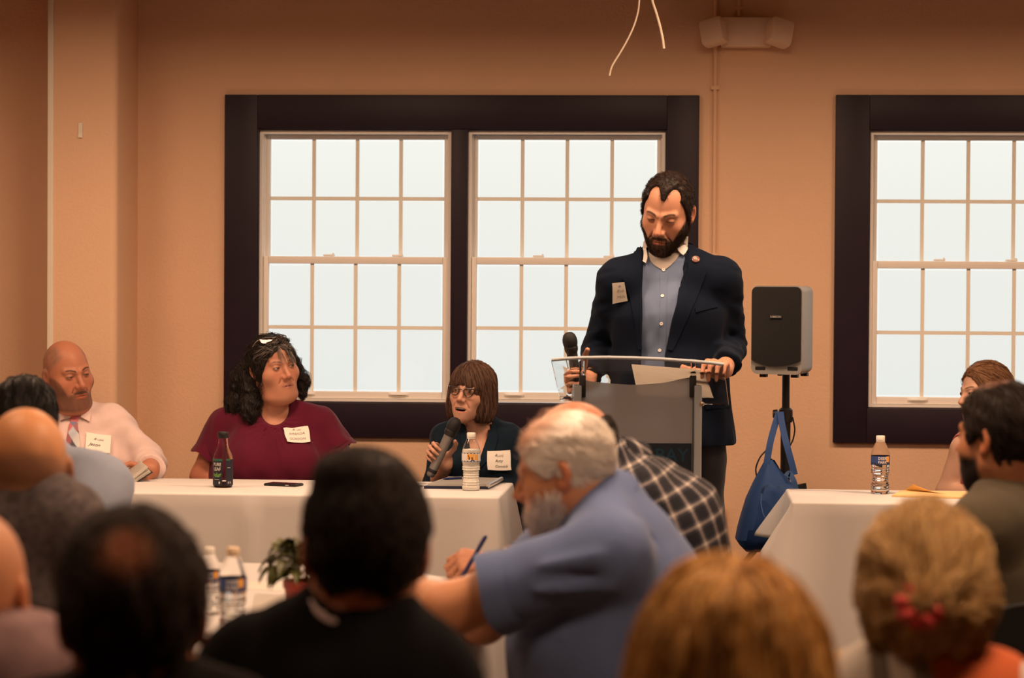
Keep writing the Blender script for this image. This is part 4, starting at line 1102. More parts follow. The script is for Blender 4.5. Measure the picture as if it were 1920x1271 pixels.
# portfolio folder with pad and pens
M['navyf'] = mat('navy_leatherette', (.010, .016, .045), .4); M['silver'] = mat('silver_trim', (.6, .6, .6), .3, metal=.9); M['bluep'] = mat('blue_plastic', (.012, .022, .11), .3)
a, b, c, d = at_z(795, 917, ZT), at_z(916, 918, ZT), at_z(941, 905, ZT), at_z(838, 902, ZT)
fo = empty('portfolio', ((a + b + c + d) / 4)[:3] * V(1, 1, 0) + V(0, 0, ZT + .001), 'open navy portfolio with a white notepad behind the whitish bottle', 'folder')
def slab(name, q4, z0, z1, mt, par):
    m = MB(); m.hexa([(q[0], q[1], z0) for q in q4] + [(q[0], q[1], z1) for q in q4]); return m.build(name, mt, par)
slab('cover', [a, b, c, d], ZT + .001, ZT + .011, M['navyf'], fo)
mid = (a + b + c + d) / 4; q4 = [mid + (x - mid) * .90 for x in (a, b, c, d)]; slab('notepad', q4, ZT + .011, ZT + .019, M['white'], fo)
m = MB(); m.tube([b + V(-.002, .0, .014), c + V(-.002, 0, .014)], .0085, 10); m.build('clasp', M['silver'], fo, smooth=True)
def pen(p0, p1, r, mt, label, clip=True):
    p0, p1 = np.array(p0, float), np.array(p1, float); d = nrm(p1 - p0); L = np.linalg.norm(p1 - p0)
    o = empty('pen', p0, label, 'pen')
    m = MB(); m.tube([p0 + d * .006, p0 + d * .018, p0 + d * L * .5, p0 + d * L * .97, p1], [r * .45, r, r, r * .95, r * .5], 10); m.build('barrel', mt, o, smooth=True)
    m = MB(); m.tube([p0, p0 + d * .008], [r * .12, r * .45], 8); m.build('tip', M['silver'], o, smooth=True)
    s_ = nrm(np.cross(d, V(0, 1, 0.1)));
    m = MB(); m.tube([p1 - d * .002 + s_ * r * 1.3, p1 - d * .035 + s_ * r * 1.3], r * .22, 6); m.build('clip', M['silver'], o, smooth=True)
    return o
z_ = ZT + .0235
pen(at_z(828, 898, z_), at_z(866, 896, z_), .0042, M['bluep'], 'blue pen lying on the white notepad')
z_ = ZT + .0052
pen(at_z(796, 911, z_), at_z(764, 913, z_), .0042, M['silver'], 'silver pen on the tablecloth left of the portfolio')
# envelope on the right table
M['manila'] = mat('manila_paper', (.82, .56, .24), .7)
a, b, c, d = at_z(1672, 931, ZT + .002), at_z(1830, 936, ZT + .002), at_z(1838, 925, ZT + .002), at_z(1690, 922, ZT + .002)
en = empty('envelope', (a + b + c + d) / 4, 'yellow manila envelope with raised flap on the right-hand table', 'envelope')
slab('envelope_body', [a, b, c, d], ZT + .002, ZT + .008, M['manila'], en)
f4 = [d + V(.004, -.01, .006), a * .4 + b * .6 + V(0, .02, .006)]
P = np.array([[d + V(0, -.005, .007) + (a - d) * .0 + (V(.10, -.09, .0)) * i + V(.0, 0, .026) * (1 - i) ** 2 * j + V(.012 + .02 * j, -.05 * j, 0) for i in np.linspace(0, 1, 6)] for j in np.linspace(0, 1, 4)])
m = MB(); m.sheet(P, V(0, 0, -.0012)); m.build('flap', M['manila'], en)

# ------------------------------------------------------------------ potted plant on the round table
M['pot'] = mat('terracotta_plastic', (.36, .045, .022), .45); M['soil'] = mat('soil', (.03, .018, .01), 1.0, bump=(200, 1, .01)); M['leaf'] = mat('leaf', (.060, .062, .010), .45, noise=(30, .35), sss=0); M['stem'] = mat('stem', (.10, .11, .03), .6)
pp = at_z(566, 1166, ZT); sP = FPX / pp[1]
plant = empty('potted_plant', pp, 'leafy green plant in a red-brown pot on the round table', 'plant')
MB().lathe([(.026, 0), (.028, .001), (.038, .072), (.041, .074), (.042, .090), (.039, .091), (.037, .080), (.034, .080)], 28).build('pot', M['pot'], plant, smooth=True, local=True)
MB().lathe([(.037, .074), (.02, .080), (.001, .082)], 20).build('soil', M['soil'], plant, smooth=True, local=True)
t = np.linspace(0, 1, 6); rg = np.random.RandomState(4)
lw = [0, .012, .017, .015, .009, .001]
Pl = np.array([[(s_ * w, tt * .052, .007 * (1 - (abs(s_) - .5) ** 2) * 1.2 * abs(s_) + .014 * math.sin(tt * 2.6) - .02 * tt ** 3) for s_ in (-1, -.5, 0, .5, 1)] for tt, w in zip(t, lw)])
m = MB(); m.sheet(Pl, V(0, 0, -.0008)); lme = None
for i in range(46):
    az = rg.uniform(0, 2 * math.pi); hgt = rg.uniform(.085, .165); rad_ = rg.uniform(.006, .042) * (1.25 if hgt < .14 else .8)
    if lme is None: lf = m.build('leaf', M['leaf'], plant, smooth=True, local=True); lme = lf.data
    else: lf = link('leaf', lme, None, plant)
    lf.location = (rad_ * math.cos(az), rad_ * math.sin(az), hgt)
    lf.rotation_euler = Euler((rg.uniform(-.6, .6), rg.uniform(-.4, .4), az - math.pi / 2 + rg.uniform(-.5, .5)), 'XYZ'); s_ = rg.uniform(.8, 1.35); lf.scale = (s_, s_, s_)
    if i % 4 == 0:
        MB().tube([(0.004 * math.cos(az), .004 * math.sin(az), .078), (rad_ * .6 * math.cos(az), rad_ * .6 * math.sin(az), hgt * .7), (rad_ * math.cos(az), rad_ * math.sin(az), hgt)], .0018, 6).build('stem', M['stem'], plant, smooth=True, local=True)
# cups, papers and oddments on the round table
def cup(loc, r, h, label, mt):
    o = MB().lathe([(r * .72, 0), (r * .74, .002), (r, h), (r * 1.06, h + .002), (r * 1.02, h + .003), (r * .97, h), (r * .70, .004)], 28).build('plastic_cup', mt, None, smooth=True, local=True)
    o.location = loc; tag(o, label, 'cup'); return o
cup(at_z(768, 1166, ZT) + V(0, 0, .0008), .034, .030, 'low clear plastic cup by the elbow of the writing man', M['pet'])
cup(at_z(520, 1166, ZT) + V(0, 0, .0008), .020, .028, 'tiny clear cup beside the foot of the plant pot', M['pet'])
cup(at_z(122, 1190, ZT) + V(0, 0, .0008), .036, .03, 'white cup on the round table between the two left heads', M['capw'])
cup(at_z(118, 1150, ZT) + V(0, 0, .0008), .026, .05, 'small beige cup on the round table behind the white cup', M['captan'])
def flat_paper(px, label, mt='white', th=.0015, z=ZT + .0022, nm='paper_sheet', cat='paper'):
    return sheet4(nm, [at_z(x, y, z) for x, y in px], M[mt], label, cat, th=th)
flat_paper([(462, 1104), (540, 1108), (552, 1091), (470, 1089)], 'folded cream napkin at the far rim of the round table', 'cream', nm='napkin', cat='napkin')
flat_paper([(470, 1150), (545, 1158), (556, 1116), (478, 1112)], 'printed paper sheet on the round table beside the plant')
flat_paper([(776, 1124), (868, 1128), (884, 1098), (794, 1096)], 'white form on the table under the writing hands', z=ZT + .0022)
# ------------------------------------------------------------------ people
M['skin'] = mat('skin', attr=True, rough=.48, spec=.35, sss=.12, bump=(260, .12, .0006))
M['hair'] = mat('hair', attr=True, rough=.55, spec=.22)
M['cot'] = None
def cloth_mat(name, base, rough=.85, sheen=.15, weave=900, amt=.3, noise=(10, .08)):
    return mat(name, base, rough, sheen=sheen, spec=.12, bump=(weave, amt, .0008), noise=noise)
SK_A, SK_B = np.array((.47, .215, .135)), np.array((.56, .30, .20))

class Sk:
    def __init__(s, **k): s.__dict__.update(k); s.L = nrm(s.shL - s.shR); s.U = nrm(s.nb - s.pel)
    def torso(s, p, g=0.0):
        d = ecap(p, s.pel, s.wst, (s.h[0] + g, s.h[1] + g), (s.w[0] + g, s.w[1] + g), s.L)
        d = su(d, ecap(p, s.wst, s.cst, (s.w[0] + g, s.w[1] + g), (s.c[0] + g, s.c[1] + g), s.L), .08)
        top = s.nb - nrm(s.nb - s.cst) * .075
        d = su(d, ecap(p, s.cst, top, (s.c[0] + g, s.c[1] + g), (s.c[0] * .66 + g, s.c[1] * .60 + g), s.L), .08)
        m = s.nb - s.U * .045
        sr = s.__dict__.get('sr', .060)
        for sh in (s.shL, s.shR):
            d = su(d, rc(p, m, sh, .058 + g, sr + g), .05)
            d = su(d, rc(p, s.nb + s.U * .015, m + (sh - m) * .72, .044 + g, .050 + g), .05)
        for b in s.__dict__.get('bust', ()): d = su(d, sph(p, b, s.br + g), .07)
        if 'belly' in s.__dict__: d = su(d, ell(p, s.belly, s.belr), .08)
        return d
    def arm(s, p, side, g=0.0, r=(.062, .052, .042)):
        sh, el, wr = (s.shL, s.elL, s.wrL) if side == 'L' else (s.shR, s.elR, s.wrR)
        return su(rc(p, sh, el, r[0] + g, r[1] + g), rc(p, el, wr, r[1] + g, r[2] + g), .02)
def cutp(d, p, a, b, k=.004):
    """cut away everything beyond the plane through a, facing from a to b"""
    n = nrm(np.asarray(b, float) - np.asarray(a, float)).astype(np.float32)
    return smx(d, (p - np.asarray(a, np.float32)) @ n, k)
def lerp(a, b, t): return np.asarray(a) + (np.asarray(b) - np.asarray(a)) * t
def bbox(pts, r):
    pts = np.array(pts); return pts.min(0) - r, pts.max(0) + r

def make_person(label, h, neck, fn, lo, hi, colour, res=.006, hres=.0026, extra_f=(), base=None):
    hc = h.c; hr = .128 * h.sc
    f = [(hc - V(hr * .95, hr * .95, hr * 1.05), hc + V(hr * .95, hr * .95, hr * 1.05), hres)] + list(extra_f)
    v, fc = mesh_fn(fn, lo, hi, res, f)
    o = wobj('person', v, fc, M['skin'], None, True, col=colour(v.astype(np.float32)), loc=base)
    return tag(o, label, 'person')
def skin_fn(h, sk, neck_r, chest=None, arms=True, hands=(), ar=(.046, .040, .028), core=-.03, k=.02, neck_b=None):
    hf = bounded(h.sdf, h.c, .19 * h.sc)
    na = h.wld((0, -.022, -.055)); nb2 = sk.nb - sk.U * .03 if neck_b is None else neck_b
    def f(p):
        d = rc(p, na, nb2, neck_r, neck_r * 1.12)
        d = su(d, hf(p), .022)
        d = su(d, sk.torso(p, core), .03)
        if arms:
            for s_ in arms if isinstance(arms, str) else 'LR': d = su(d, sk.arm(p, s_, 0, ar), .02)
        for q in hands: d = su(d, q(p), .012)
        return d
    return f
def garment(name, fn, lo, hi, mt, parent, res=.006, fines=(), attrs=None, colf=None):
    v, f = mesh_fn(fn, lo, hi, res, fines)
    return wobj(name, v, f, mt, parent, True, attrs={k: a(v) for k, a in (attrs or {}).items()}, col=colf(v.astype(np.float32)) if colf else None)

# draping flat things on a surface, seen along the line of sight from the table side
def drape(fn, rows, Y0, nu=8, off=.002, flat=False):
    """rows: [(xl, yl, xr, yr), ...] picture points; the sheet is dropped onto fn"""
    P, D = [], []
    for (xl, yl, xr, yr) in rows:
        for t in np.linspace(0, 1, nu):
            x, y = xl + (xr - xl) * t, yl + (yr - yl) * t
            P.append(at(x, y, Y0)); D.append(ray(x, y))
    P, D = np.array(P), np.array(D); dm = nrm(D.mean(0))
    Q = march(fn, P.astype(np.float32), dm, 60, 1.2).astype(float)
    t_ = (Q - P) @ dm; ok = np.abs(fn(Q.astype(np.float32))) < .006
    if ok.any() and not ok.all():      # points that slip past the outline keep the depth of the nearest point that lands
        for i in np.where(~ok)[0]:
            j = np.where(ok)[0]; k = j[np.argmin(((P[j] - P[i]) ** 2).sum(1))]; t_[i] = t_[k]
        Q = P + t_[:, None] * dm
    N_ = grad(fn, Q.astype(np.float32)).astype(float); N_[~ok] = -dm
    if flat:
        c = Q.mean(0); u_, s_, vt = np.linalg.svd(Q - c); n = vt[2]; n = n if n @ dm < 0 else -n
        Q = Q - ((Q - c) @ n)[:, None] * n[None] * .75; Q = Q + n * max(0, -float((fn(Q.astype(np.float32))).min())) * .6
        N_ = np.tile(n, (len(Q), 1))
    Q = Q + N_ * off
    s2 = (len(rows), nu, 3); return Q.reshape(s2), N_.reshape(s2)
def subdiv_rows(rows, k):
    rows = np.array(rows, float); t = np.linspace(0, len(rows) - 1, k)
    return [tuple(np.interp(q, np.arange(len(rows)), rows[:, j]) for j in range(4)) for q in t]
def patch(name, fn, rows, Y0, mt, parent, nu=8, nv=None, off=.003, th=.002, flat=False, col=None, smooth=True):
    rows = subdiv_rows(rows, nv) if nv else rows
    Q, N_ = drape(fn, rows, Y0, nu, off, flat)
    m = MB(); m.sheet(Q, -N_ * th)
    o = m.build(name, mt, parent, smooth=smooth)
    if col is not None:
        c = np.concatenate([col, col]).reshape(-1, 3); col_attr(o.data, c)
    return o, Q, N_
def on_sheet(name, v2, f, Q, N_, mt, parent, lift=.0012):
    """v2 in 0..1 x 0..1 (left to right, bottom to top) on the sheet Q"""
    a, b = Q.shape[:2]; x = np.clip(v2[:, 0], 0, 1) * (b - 1); y = (1 - np.clip(v2[:, 1], 0, 1)) * (a - 1)
    i = np.minimum(y.astype(int), a - 2); j = np.minimum(x.astype(int), b - 2); s = (y - i)[:, None]; t = (x - j)[:, None]
    P = Q[i, j] * (1 - s) * (1 - t) + Q[i, j + 1] * (1 - s) * t + Q[i + 1, j] * s * (1 - t) + Q[i + 1, j + 1] * s * t
    return wobj(name, P + N_.reshape(-1, 3).mean(0) * lift, f, mt, parent, smooth=False)
def name_tag(fn, quad, Y0, parent, lines, off=.004, logo=True, ink='ink'):
    """quad: tl, tr, br, bl picture points; lines: (text, x, y, height, shear, material)"""
    (a, b, c, d) = quad
    rows = [(a[0] + (d[0] - a[0]) * t, a[1] + (d[1] - a[1]) * t, b[0] + (c[0] - b[0]) * t, b[1] + (c[1] - b[1]) * t) for t in np.linspace(0, 1, 6)]
    o, Q, N_ = patch('name_tag', fn, rows, Y0, M['tag'], parent, 8, None, off, .0008, True)
    wd = np.linalg.norm(Q[0, -1] - Q[0, 0]); hg = np.linalg.norm(Q[-1, 0] - Q[0, 0])
    for (tx, x, y, sz, sh, mt) in lines:
        v2, f = text_mesh(tx, sz, sh, 'LEFT')
        v2 = v2 / np.array((wd, hg)) + np.array((x, y)); on_sheet('lettering', v2, f, Q, N_, M[mt], o)
    if logo:
        t = np.linspace(0, 2 * math.pi, 13); L = [[(math.cos(q) * .0042, math.sin(q) * .0036) for q in t[:9] + math.pi], [(-.003, .001), (0, -.002), (.004, .004)], [(.0, .0), (.001, .006)]]
        v2, f = stroke_mesh(L, .0016); v2 = v2 / np.array((wd, hg)) + np.array(logo if isinstance(logo, tuple) else (.42, .80)); on_sheet('logo', v2, f, Q, N_, M['inkgrey'], o)
    return o
M['tag'] = mat('paper_label', (.80, .77, .70), .6)
M['btn'] = mat('shirt_button', (.78, .76, .72), .35)
def buttons(fn, pts, Y0, parent, r=.0052):
    for x, y in pts:
        Q, N_ = drape(fn, [(x - 1, y - 1, x + 1, y - 1), (x - 1, y + 1, x + 1, y + 1)], Y0, 2, .0016)
        c = Q.mean((0, 1)); n = nrm(N_.mean((0, 1))); a = nrm(np.cross(n, V(0, 0, 1))); b = np.cross(n, a); R = np.stack([a, b, n], 1)
        MB().lathe([(r, -.001), (r, .0012), (r * .8, .0018), (r * .3, .0010)], 12, c, R=R).build('button', M['btn'], parent, smooth=True)
def collar_band(name, sk, h, mt, parent, r, up=.035, tilt=.25, gap=.35, th=.0035, res=.005, lo_off=.02, fwd=None, axis=None):
    """standing collar round the neck, open at the front"""
    F = h.F * V(1, 1, 0) if fwd is None else fwd; F = nrm(F)
    Ux = nrm(h.wld((0, -.022, -.055)) - sk.nb) if axis is None else nrm(axis)
    b = sk.nb - Ux * lo_off; t = sk.nb + Ux * up
    S = nrm(np.cross(F, Ux)); F2 = np.cross(Ux, S)
    def f(p):
        q = p - sk.nb.astype(np.float32); z = q @ Ux.astype(np.float32); x = q @ S.astype(np.float32); y = q @ F2.astype(np.float32)
        rad = np.sqrt(x * x + y * y); rr = r + .012 * np.clip((up - z) / (up + lo_off), 0, 1)
        d = np.abs(rad - rr) - th
        zt = up - tilt * (y + r) * .35
        d = smx(d, z - zt, .003); d = smx(d, -lo_off - z - .0 * y, .003)
        wedge = gap * r * (1 + (z + lo_off) * 6) - np.abs(x)
        d = np.maximum(d, np.where(y > 0, wedge, -1))
        return d
    c = (b + t) / 2
    v, fc = mesh_fn(f, c - V(.12, .12, .09), c + V(.12, .12, .09), res)
    return wobj(name, v, fc, mt, parent, True)

# seated lower bodies and chairs
M['chairblk'] = mat('black_vinyl', (.012, .012, .013), .5, bump=(300, .2, .001)); M['shoe'] = mat('black_shoe', (.02, .017, .015), .4)
def lower_seated(o, pel, yaw, mt, reach=.40, spread=.10, r=1.0):
    F, L = yaw_dir(yaw), left_dir(yaw); pz = V(pel[0], pel[1], .555)
    kn = [pz + L * s * (spread + .03) + F * reach + V(0, 0, -.035) for s in (1, -1)]
    an = [V(k[0], k[1], .11) + F * .03 for k in kn]
    def f(p):
        d = ell(p, pz + V(0, 0, .01), (.19 * r, .19 * r, .12)); d = su(d, rc(p, pel, pz, .11 * r), .06)
        for s, k, a in zip((1, -1), kn, an):
            hp = pz + L * s * spread
            d = su(d, rc(p, hp, k, .088 * r, .066 * r), .04); d = su(d, rc(p, k, a, .066 * r, .048), .02)
        return d + waves(p, 5, 22, .0015)
    lo, hi = bbox([pz, pel] + kn + an, .2); lo[2] = .06
    v, fc = mesh_fn(f, lo, hi, .016); wobj('trousers', v, fc, mt, o, True)
    for a in an:
        def g(p):
            b = V(a[0], a[1], .045)
            return smx(su(rc(p, b, b + F * .16, .042, .036), rc(p, b, V(a[0], a[1], .10), .042, .04), .02), .004 - p[:, 2], .004)
        v, fc = mesh_fn(g, *bbox([a, a + F * .2, V(a[0], a[1], .02)], .07), .011); wobj('shoe', v, fc, M['shoe'], o, True)
_ch = None
def chair(loc, yaw, label):
    global _ch
    if _ch is None:
        o = empty('banquet_chair', (0, 0, 0), label, 'chair'); ORG[o.name] = V(0, 0, 0)
        MB().box((0, .02, .425), (.44, .43, .05), None, .02).build('seat', M['chairblk'], o, smooth=True)
        P = np.array([[(x, -.20 - .05 * (z - .5) - .035 * (1 - (x / .2) ** 2), z - .03 * (abs(x) / .2) ** 3 * (z > .78)) for x in np.linspace(-.2, .2, 9)] for z in np.linspace(.52, .82, 7)])
        MB().sheet(P, V(0, -.03, 0)).build('backrest', M['chairblk'], o, smooth=True)
        for sx in (-1, 1):
            MB().tube([(sx * .19, .20, .41), (sx * .20, .22, 0)], .011, 8).build('leg', M['blackmet'], o, smooth=True)
            MB().tube([(sx * .205, -.235, .80), (sx * .205, -.20, .45), (sx * .21, -.24, 0)], .011, 8).build('leg', M['blackmet'], o, smooth=True)
        MB().box((0, .02, .396), (.40, .40, .014)).build('seat_frame', M['blackmet'], o)
        _ch = o
    else:
        o = copy_tree(_ch); o['label'] = label
    o.location = (loc[0], loc[1], 0); o.rotation_euler = (0, 0, math.radians(yaw) + math.pi)
    return o
def seat(o, sk, yaw, mt, label, reach=.40, r=1.0, spread=.10, off=(-.03, 0)):
    lower_seated(o, sk.pel, yaw, mt, reach, spread, r)
    F = yaw_dir(yaw); chair(sk.pel + F * off[0] + left_dir(yaw) * off[1], yaw, label)
M['trs'] = cloth_mat('dark_trousers', (.02, .02, .024)); M['jeans'] = cloth_mat('dark_denim', (.03, .04, .07)); M['khaki'] = cloth_mat('khaki_cloth', (.25, .19, .12))

# ================================================================== the four at the front
# --- man in the pink shirt at the left end of the panel table
h = Head(at(127, 701, 9.15), 38, 8, -9, 1.02, jw=1.15, fat=.012, beard=.72)
sk = Sk(nb=at(138, 778, 9.2), shL=at(212, 800, 9.2), shR=at(70, 802, 9.24), elL=at(279, 866, 9.16), wrL=at(283, 881, 8.93), elR=at(22, 890, 9.2), wrR=at(120, 890, 9.0),
        cst=at(146, 870, 9.18), wst=at(146, 935, 9.2), pel=at(146, 990, 9.24), c=(.185, .135), w=(.185, .15), h=(.19, .15), sr=.064)
hL = hand(at(284, 880, 8.93), (-.55, -.5, -.35), (.55, -.75, .45), (-.2, -.1, 1), ((.5, .8, .4), (.6, .8, .4), (.7, .8, .5), (.8, .8, .5)), thumb=[(.6, .65, -.1), (.9, .3, -.25), (1, 0, -.3)], sc=1.02)
fn = skin_fn(h, sk, .060, hands=(hL,), ar=(.05, .045, .032))
lo, hi = bbox([h.c, sk.shL, sk.shR, sk.elL, sk.elR, sk.wrL, sk.pel], .16)
scalp_j = lambda q: (.55 + waves(q, 8, 60, .12)) * sstep(.0, .03, q[:, 2] - np.interp(q[:, 1], [-.1, -.02, .03, .07, .1], [-.08, -.03, .03, .085, .10])) * sstep(.03, .055, np.abs(q[:, 0]) + .5 * np.maximum(-.03 - q[:, 1], 0))
col = lambda p: h.colour(p, SK_A * np.array((.92, .82, .76)), beardc=(.045, .030, .024), opn=.55, scalp=scalp_j, scalpc=(.20, .13, .10), brow_w=1.0, gaze=(.002, -.002))
o = make_person('bald bearded man in pale pink shirt and patterned tie at the panel table', h, .06, fn, lo, hi, col, .006, .0026, [(at(250, 900, 9.0), at(305, 855, 8.75), .004)])
M['pink'] = cloth_mat('pale_pink_shirt', (.68, .53, .50), .8, .05)
cuffL = lerp(sk.elL, sk.wrL, .72)
def fsh(p):
    t = sk.torso(p, .008)
    for s_, cu in (('L', cuffL), ('R', lerp(sk.elR, sk.wrR, .95))):
        a = sk.arm(p, s_, .006, (.066, .056, .046)); el, wr = (sk.elL, sk.wrL) if s_ == 'L' else (sk.elR, sk.wrR)
        a = cutp(a, p, cu, cu + (wr - el), .004); t = su(t, a, .035)
    t = t - waves(p, 2, 26, .0034, (1, 1, .6)) - ridge(p, at(222, 800, 9.1), at(205, 870, 9.08), .012, -.010) - ridge(p, at(240, 830, 9.1), at(285, 850, 9.05), .01, .006) - ridge(p, at(235, 855, 9.1), at(280, 868, 9.05), .008, -.006)
    return t
sh = garment('shirt', fsh, *bbox([sk.shL, sk.shR, sk.elL, sk.elR, sk.wrL, sk.pel, sk.nb], .13), M['pink'], o, .006)
collar_band('collar', sk, h, M['pink'], o, .068, .030, .5, .30, fwd=yaw_dir(12))
patch('collar_point', fsh, [(106, 762, 112, 758), (109, 778, 128, 772), (113, 787, 137, 784), (115, 791, 121, 788)], 8.7, M['pink'], sh, 6, 8, .010, .004)
patch('collar_point', fsh, [(166, 758, 175, 756), (158, 771, 173, 768), (150, 783, 170, 783), (163, 790, 168, 793)], 8.7, M['pink'], sh, 6, 8, .010, .004)
nu, nv = 10, 36
rows = subdiv_rows([(131, 780, 150, 780), (133, 789, 147, 789), (129, 797, 146, 796), (126, 815, 149, 815), (124, 840, 151, 840), (122, 875, 152, 875), (122, 900, 152, 900)], nv)
uu = np.linspace(0, 1, nu)[None, :] * np.ones((nv, 1)); vv = np.linspace(0, 5.6, nv)[:, None] * np.ones((1, nu))
ca = np.floor((uu * 1.5 + vv) * .75).astype(int); cb = np.floor((uu * 1.5 - vv) * .75).astype(int)
pal = np.array([(.45, .10, .11), (.022, .028, .06), (.42, .47, .55), (.10, .16, .30), (.55, .55, .56), (.30, .10, .12)])
tc_ = pal[(ca * 2 + cb * 3 + 4) % 6]; tc_[:8] = (.42, .10, .12)
M['tie'] = mat('silk_tie', attr=True, rough=.45)
patch('tie', fsh, rows, 8.7, M['tie'], o, nu, None, .008, .004, col=tc_)
name_tag(fsh, ((160, 812), (209, 817), (206, 853), (158, 848)), 8.7, o, [('Lake', .47, .66, .0125, 0, 'inkgrey'), ('Jason', .13, .34, .0200, .5, 'ink')], logo=(.38, .73))
seat(o, sk, 12, M['trs'], 'black banquet chair behind the left end of the panel table')
# booklet in his hand
bk = empty('booklet', at(253, 890, 8.86), 'open white booklet held over the table by the man in pink shirt', 'booklet')
d1 = nrm(V(.82, .25, .55)); n1 = nrm(V(-.50, -.25, .83)); s1 = np.cross(d1, n1); Rb = np.stack([d1, s1, n1], 1)
c0 = at(248, 891, 8.86)
MB().box(c0 - n1 * .007, (.115, .14, .011), Rb, .002).build('page_block', M['white'], bk); MB().box(c0 + n1 * .007 + d1 * .002, (.112, .14, .010), Rb @ np.array([[.995, 0, -.1], [0, 1, 0], [.1, 0, .995]]), .002).build('page_block', M['white'], bk)
MB().box(c0 - n1 * .0145, (.125, .145, .003), Rb).build('cover', M['black'], bk)

# --- woman in the maroon top
h = Head(at(514, 688, 9.14), 34, 3, -9, .97, jw=1.17, fat=.006, fem=1, nose=1.0, wide=1.02)
sk = Sk(nb=at(507, 768, 9.2), shL=at(598, 797, 9.2), shR=at(423, 803, 9.24), elL=at(652, 888, 9.2), wrL=at(705, 893, 9.0), elR=at(384, 895, 9.24), wrR=at(440, 925, 9.14),
        cst=at(510, 852, 9.2), wst=at(513, 930, 9.2), pel=at(515, 990, 9.24), c=(.205, .145), w=(.225, .18), h=(.24, .19), sr=.062,
        bust=(at(468, 868, 9.09), at(548, 868, 9.09)), br=.085)
fn0 = skin_fn(h, sk, .060, ar=(.062, .054, .036), core=-.012, k=.02)
lo, hi = bbox([h.c, sk.shL, sk.shR, sk.elL, sk.elR, sk.wrL, sk.wst], .15)
hw_ = hand(sk.wrL, (.7, -.5, -.25), (.1, -.3, 1), (-.5, -.8, 0), sc=.95); hw2 = hand(sk.wrR, (.8, -.3, -.3), (0, -.4, 1), (-.3, -1, 0), sc=.95)
fn = lambda p: su(su(fn0(p), hw_(p), .012), hw2(p), .012)
col = lambda p: h.colour(p, SK_A * 1.02, lip=(.42, .17, .14), brow=(.07, .045, .035), opn=.75, gaze=(.004, .0005), brow_w=.8)
o = make_person('dark-haired woman in maroon blouse with glasses pushed up on her head', h, .06, fn, lo, hi, col, .006, .0026)
M['maroon'] = cloth_mat('maroon_jersey', (.095, .007, .024), .8, .1)
scoop_c = at(511, 762, 9.03)
def fsh(p):
    t = sk.torso(p, .006)
    for s_ in 'LR':
        s0, e0 = (sk.shL, sk.elL) if s_ == 'L' else (sk.shR, sk.elR); cu = lerp(s0, e0, .50)
        a = rc(p, s0, lerp(s0, e0, .6), .073, .086); a = cutp(a, p, cu, e0, .004)
        t = su(t, a, .03)
    q = p - np.asarray(at(510, 803, 9.05), np.float32)
    ang = np.arctan2(q[:, 0], -q[:, 2] + .02); rr = np.sqrt(q[:, 0] ** 2 + q[:, 2] ** 2)
    t = t - .0035 * np.sin(ang * 26) * sstep(.15, .02, rr) * sstep(9.2, 9.1, p[:, 1])
    t = t - waves(p, 6, 22, .0028, (1.3, 1, .6))
    return ss(t, ell(p, scoop_c, (.078, .16, .083)), .006)
sh = garment('blouse', fsh, *bbox([sk.shL, sk.shR, sk.elL, sk.elR, sk.pel, sk.nb], .26), M['maroon'], o, .006)
def hem(s0, e0, t, r, k):
    c = lerp(s0, e0, t); d = nrm(e0 - s0); a = nrm(np.cross(d, V(0, 1, 0))); b = np.cross(d, a); th = np.linspace(0, 2 * math.pi, 41)
    G = np.array([[c + d * (z + .006 * math.sin(5 * q + k)) + (r + e) * (math.cos(q) * a + math.sin(q) * b) for q in th] for z, e in ((-.03, -.008), (.0, .004), (.022, .010))])
    m = MB(); m.sheet(G, d * .0 + (np.array([[c]]) - G) * .04); m.build('sleeve_hem', M['maroon'], sh, smooth=True)
hem(sk.shR, sk.elR, .50, .080, 0); hem(sk.shL, sk.elL, .48, .080, 1)
name_tag(fsh, ((529, 805), (578, 799), (582, 832), (537, 832)), 8.7, o, [('AMANDA', .16, .50, .0150, .1, 'inkgrey'), ('GORDON', .14, .17, .0150, .1, 'inkgrey'), ('LAKE', .50, .78, .008, 0, 'inkgrey')], logo=(.40, .85))
# hair: dark curly mass, grey at the front
hl_ = cap_hair(h, .007, [-.12, -.05, .0, .03, .055, .075, .1], [-.20, -.14, -.11, -.06, .03, .070, .088], rough=.004, nsc=70)
def fh(p):
    d = hl_(p)
    for a, b, ra, rb in ((at(490, 662, 9.18), at(464, 708, 9.2), .040, .050), (at(464, 708, 9.2), at(452, 760, 9.2), .050, .050), (at(472, 720, 9.15), at(470, 775, 9.11), .036, .034), (at(448, 750, 9.2), at(438, 775, 9.22), .042, .030), (at(520, 690, 9.26), at(500, 760, 9.27), .07, .06), (at(556, 680, 9.21), at(567, 716, 9.2), .022, .022), (at(567, 716, 9.2), at(566, 735, 9.19), .024, .016)):
        d = su(d, rc(p, a, b, ra, rb) - waves(p, 21, 75, .004), .025)
    q = h.loc(p)
    return ss(d, ell(q, (-.008, .115, -.030), (.080, .088, .124)) * h.sc, .008)
v, f = mesh_fn(fh, h.c - V(.24, .16, .24), h.c + V(.16, .22, .17), .005)
g_ = h.loc(v.astype(np.float32))
def flow_c(p):
    q = h.loc(p); d = np.tile(np.array((0, 0, -1.0), np.float32), (len(p), 1)); top = sstep(.05, .10, q[:, 2])[:, None]
    d = d * (1 - top) + top * (np.sign(q[:, :1]) * h.L.astype(np.float32) - .6 * h.F.astype(np.float32)); return d
rg = np.random.RandomState(2); sd = v[rg.choice(len(v), 2200)]
s1 = strands(fh, sd, flow_c, 9, .012, .002, .0009, .35, 3, curl=.006, curlf=70, lift=.006)
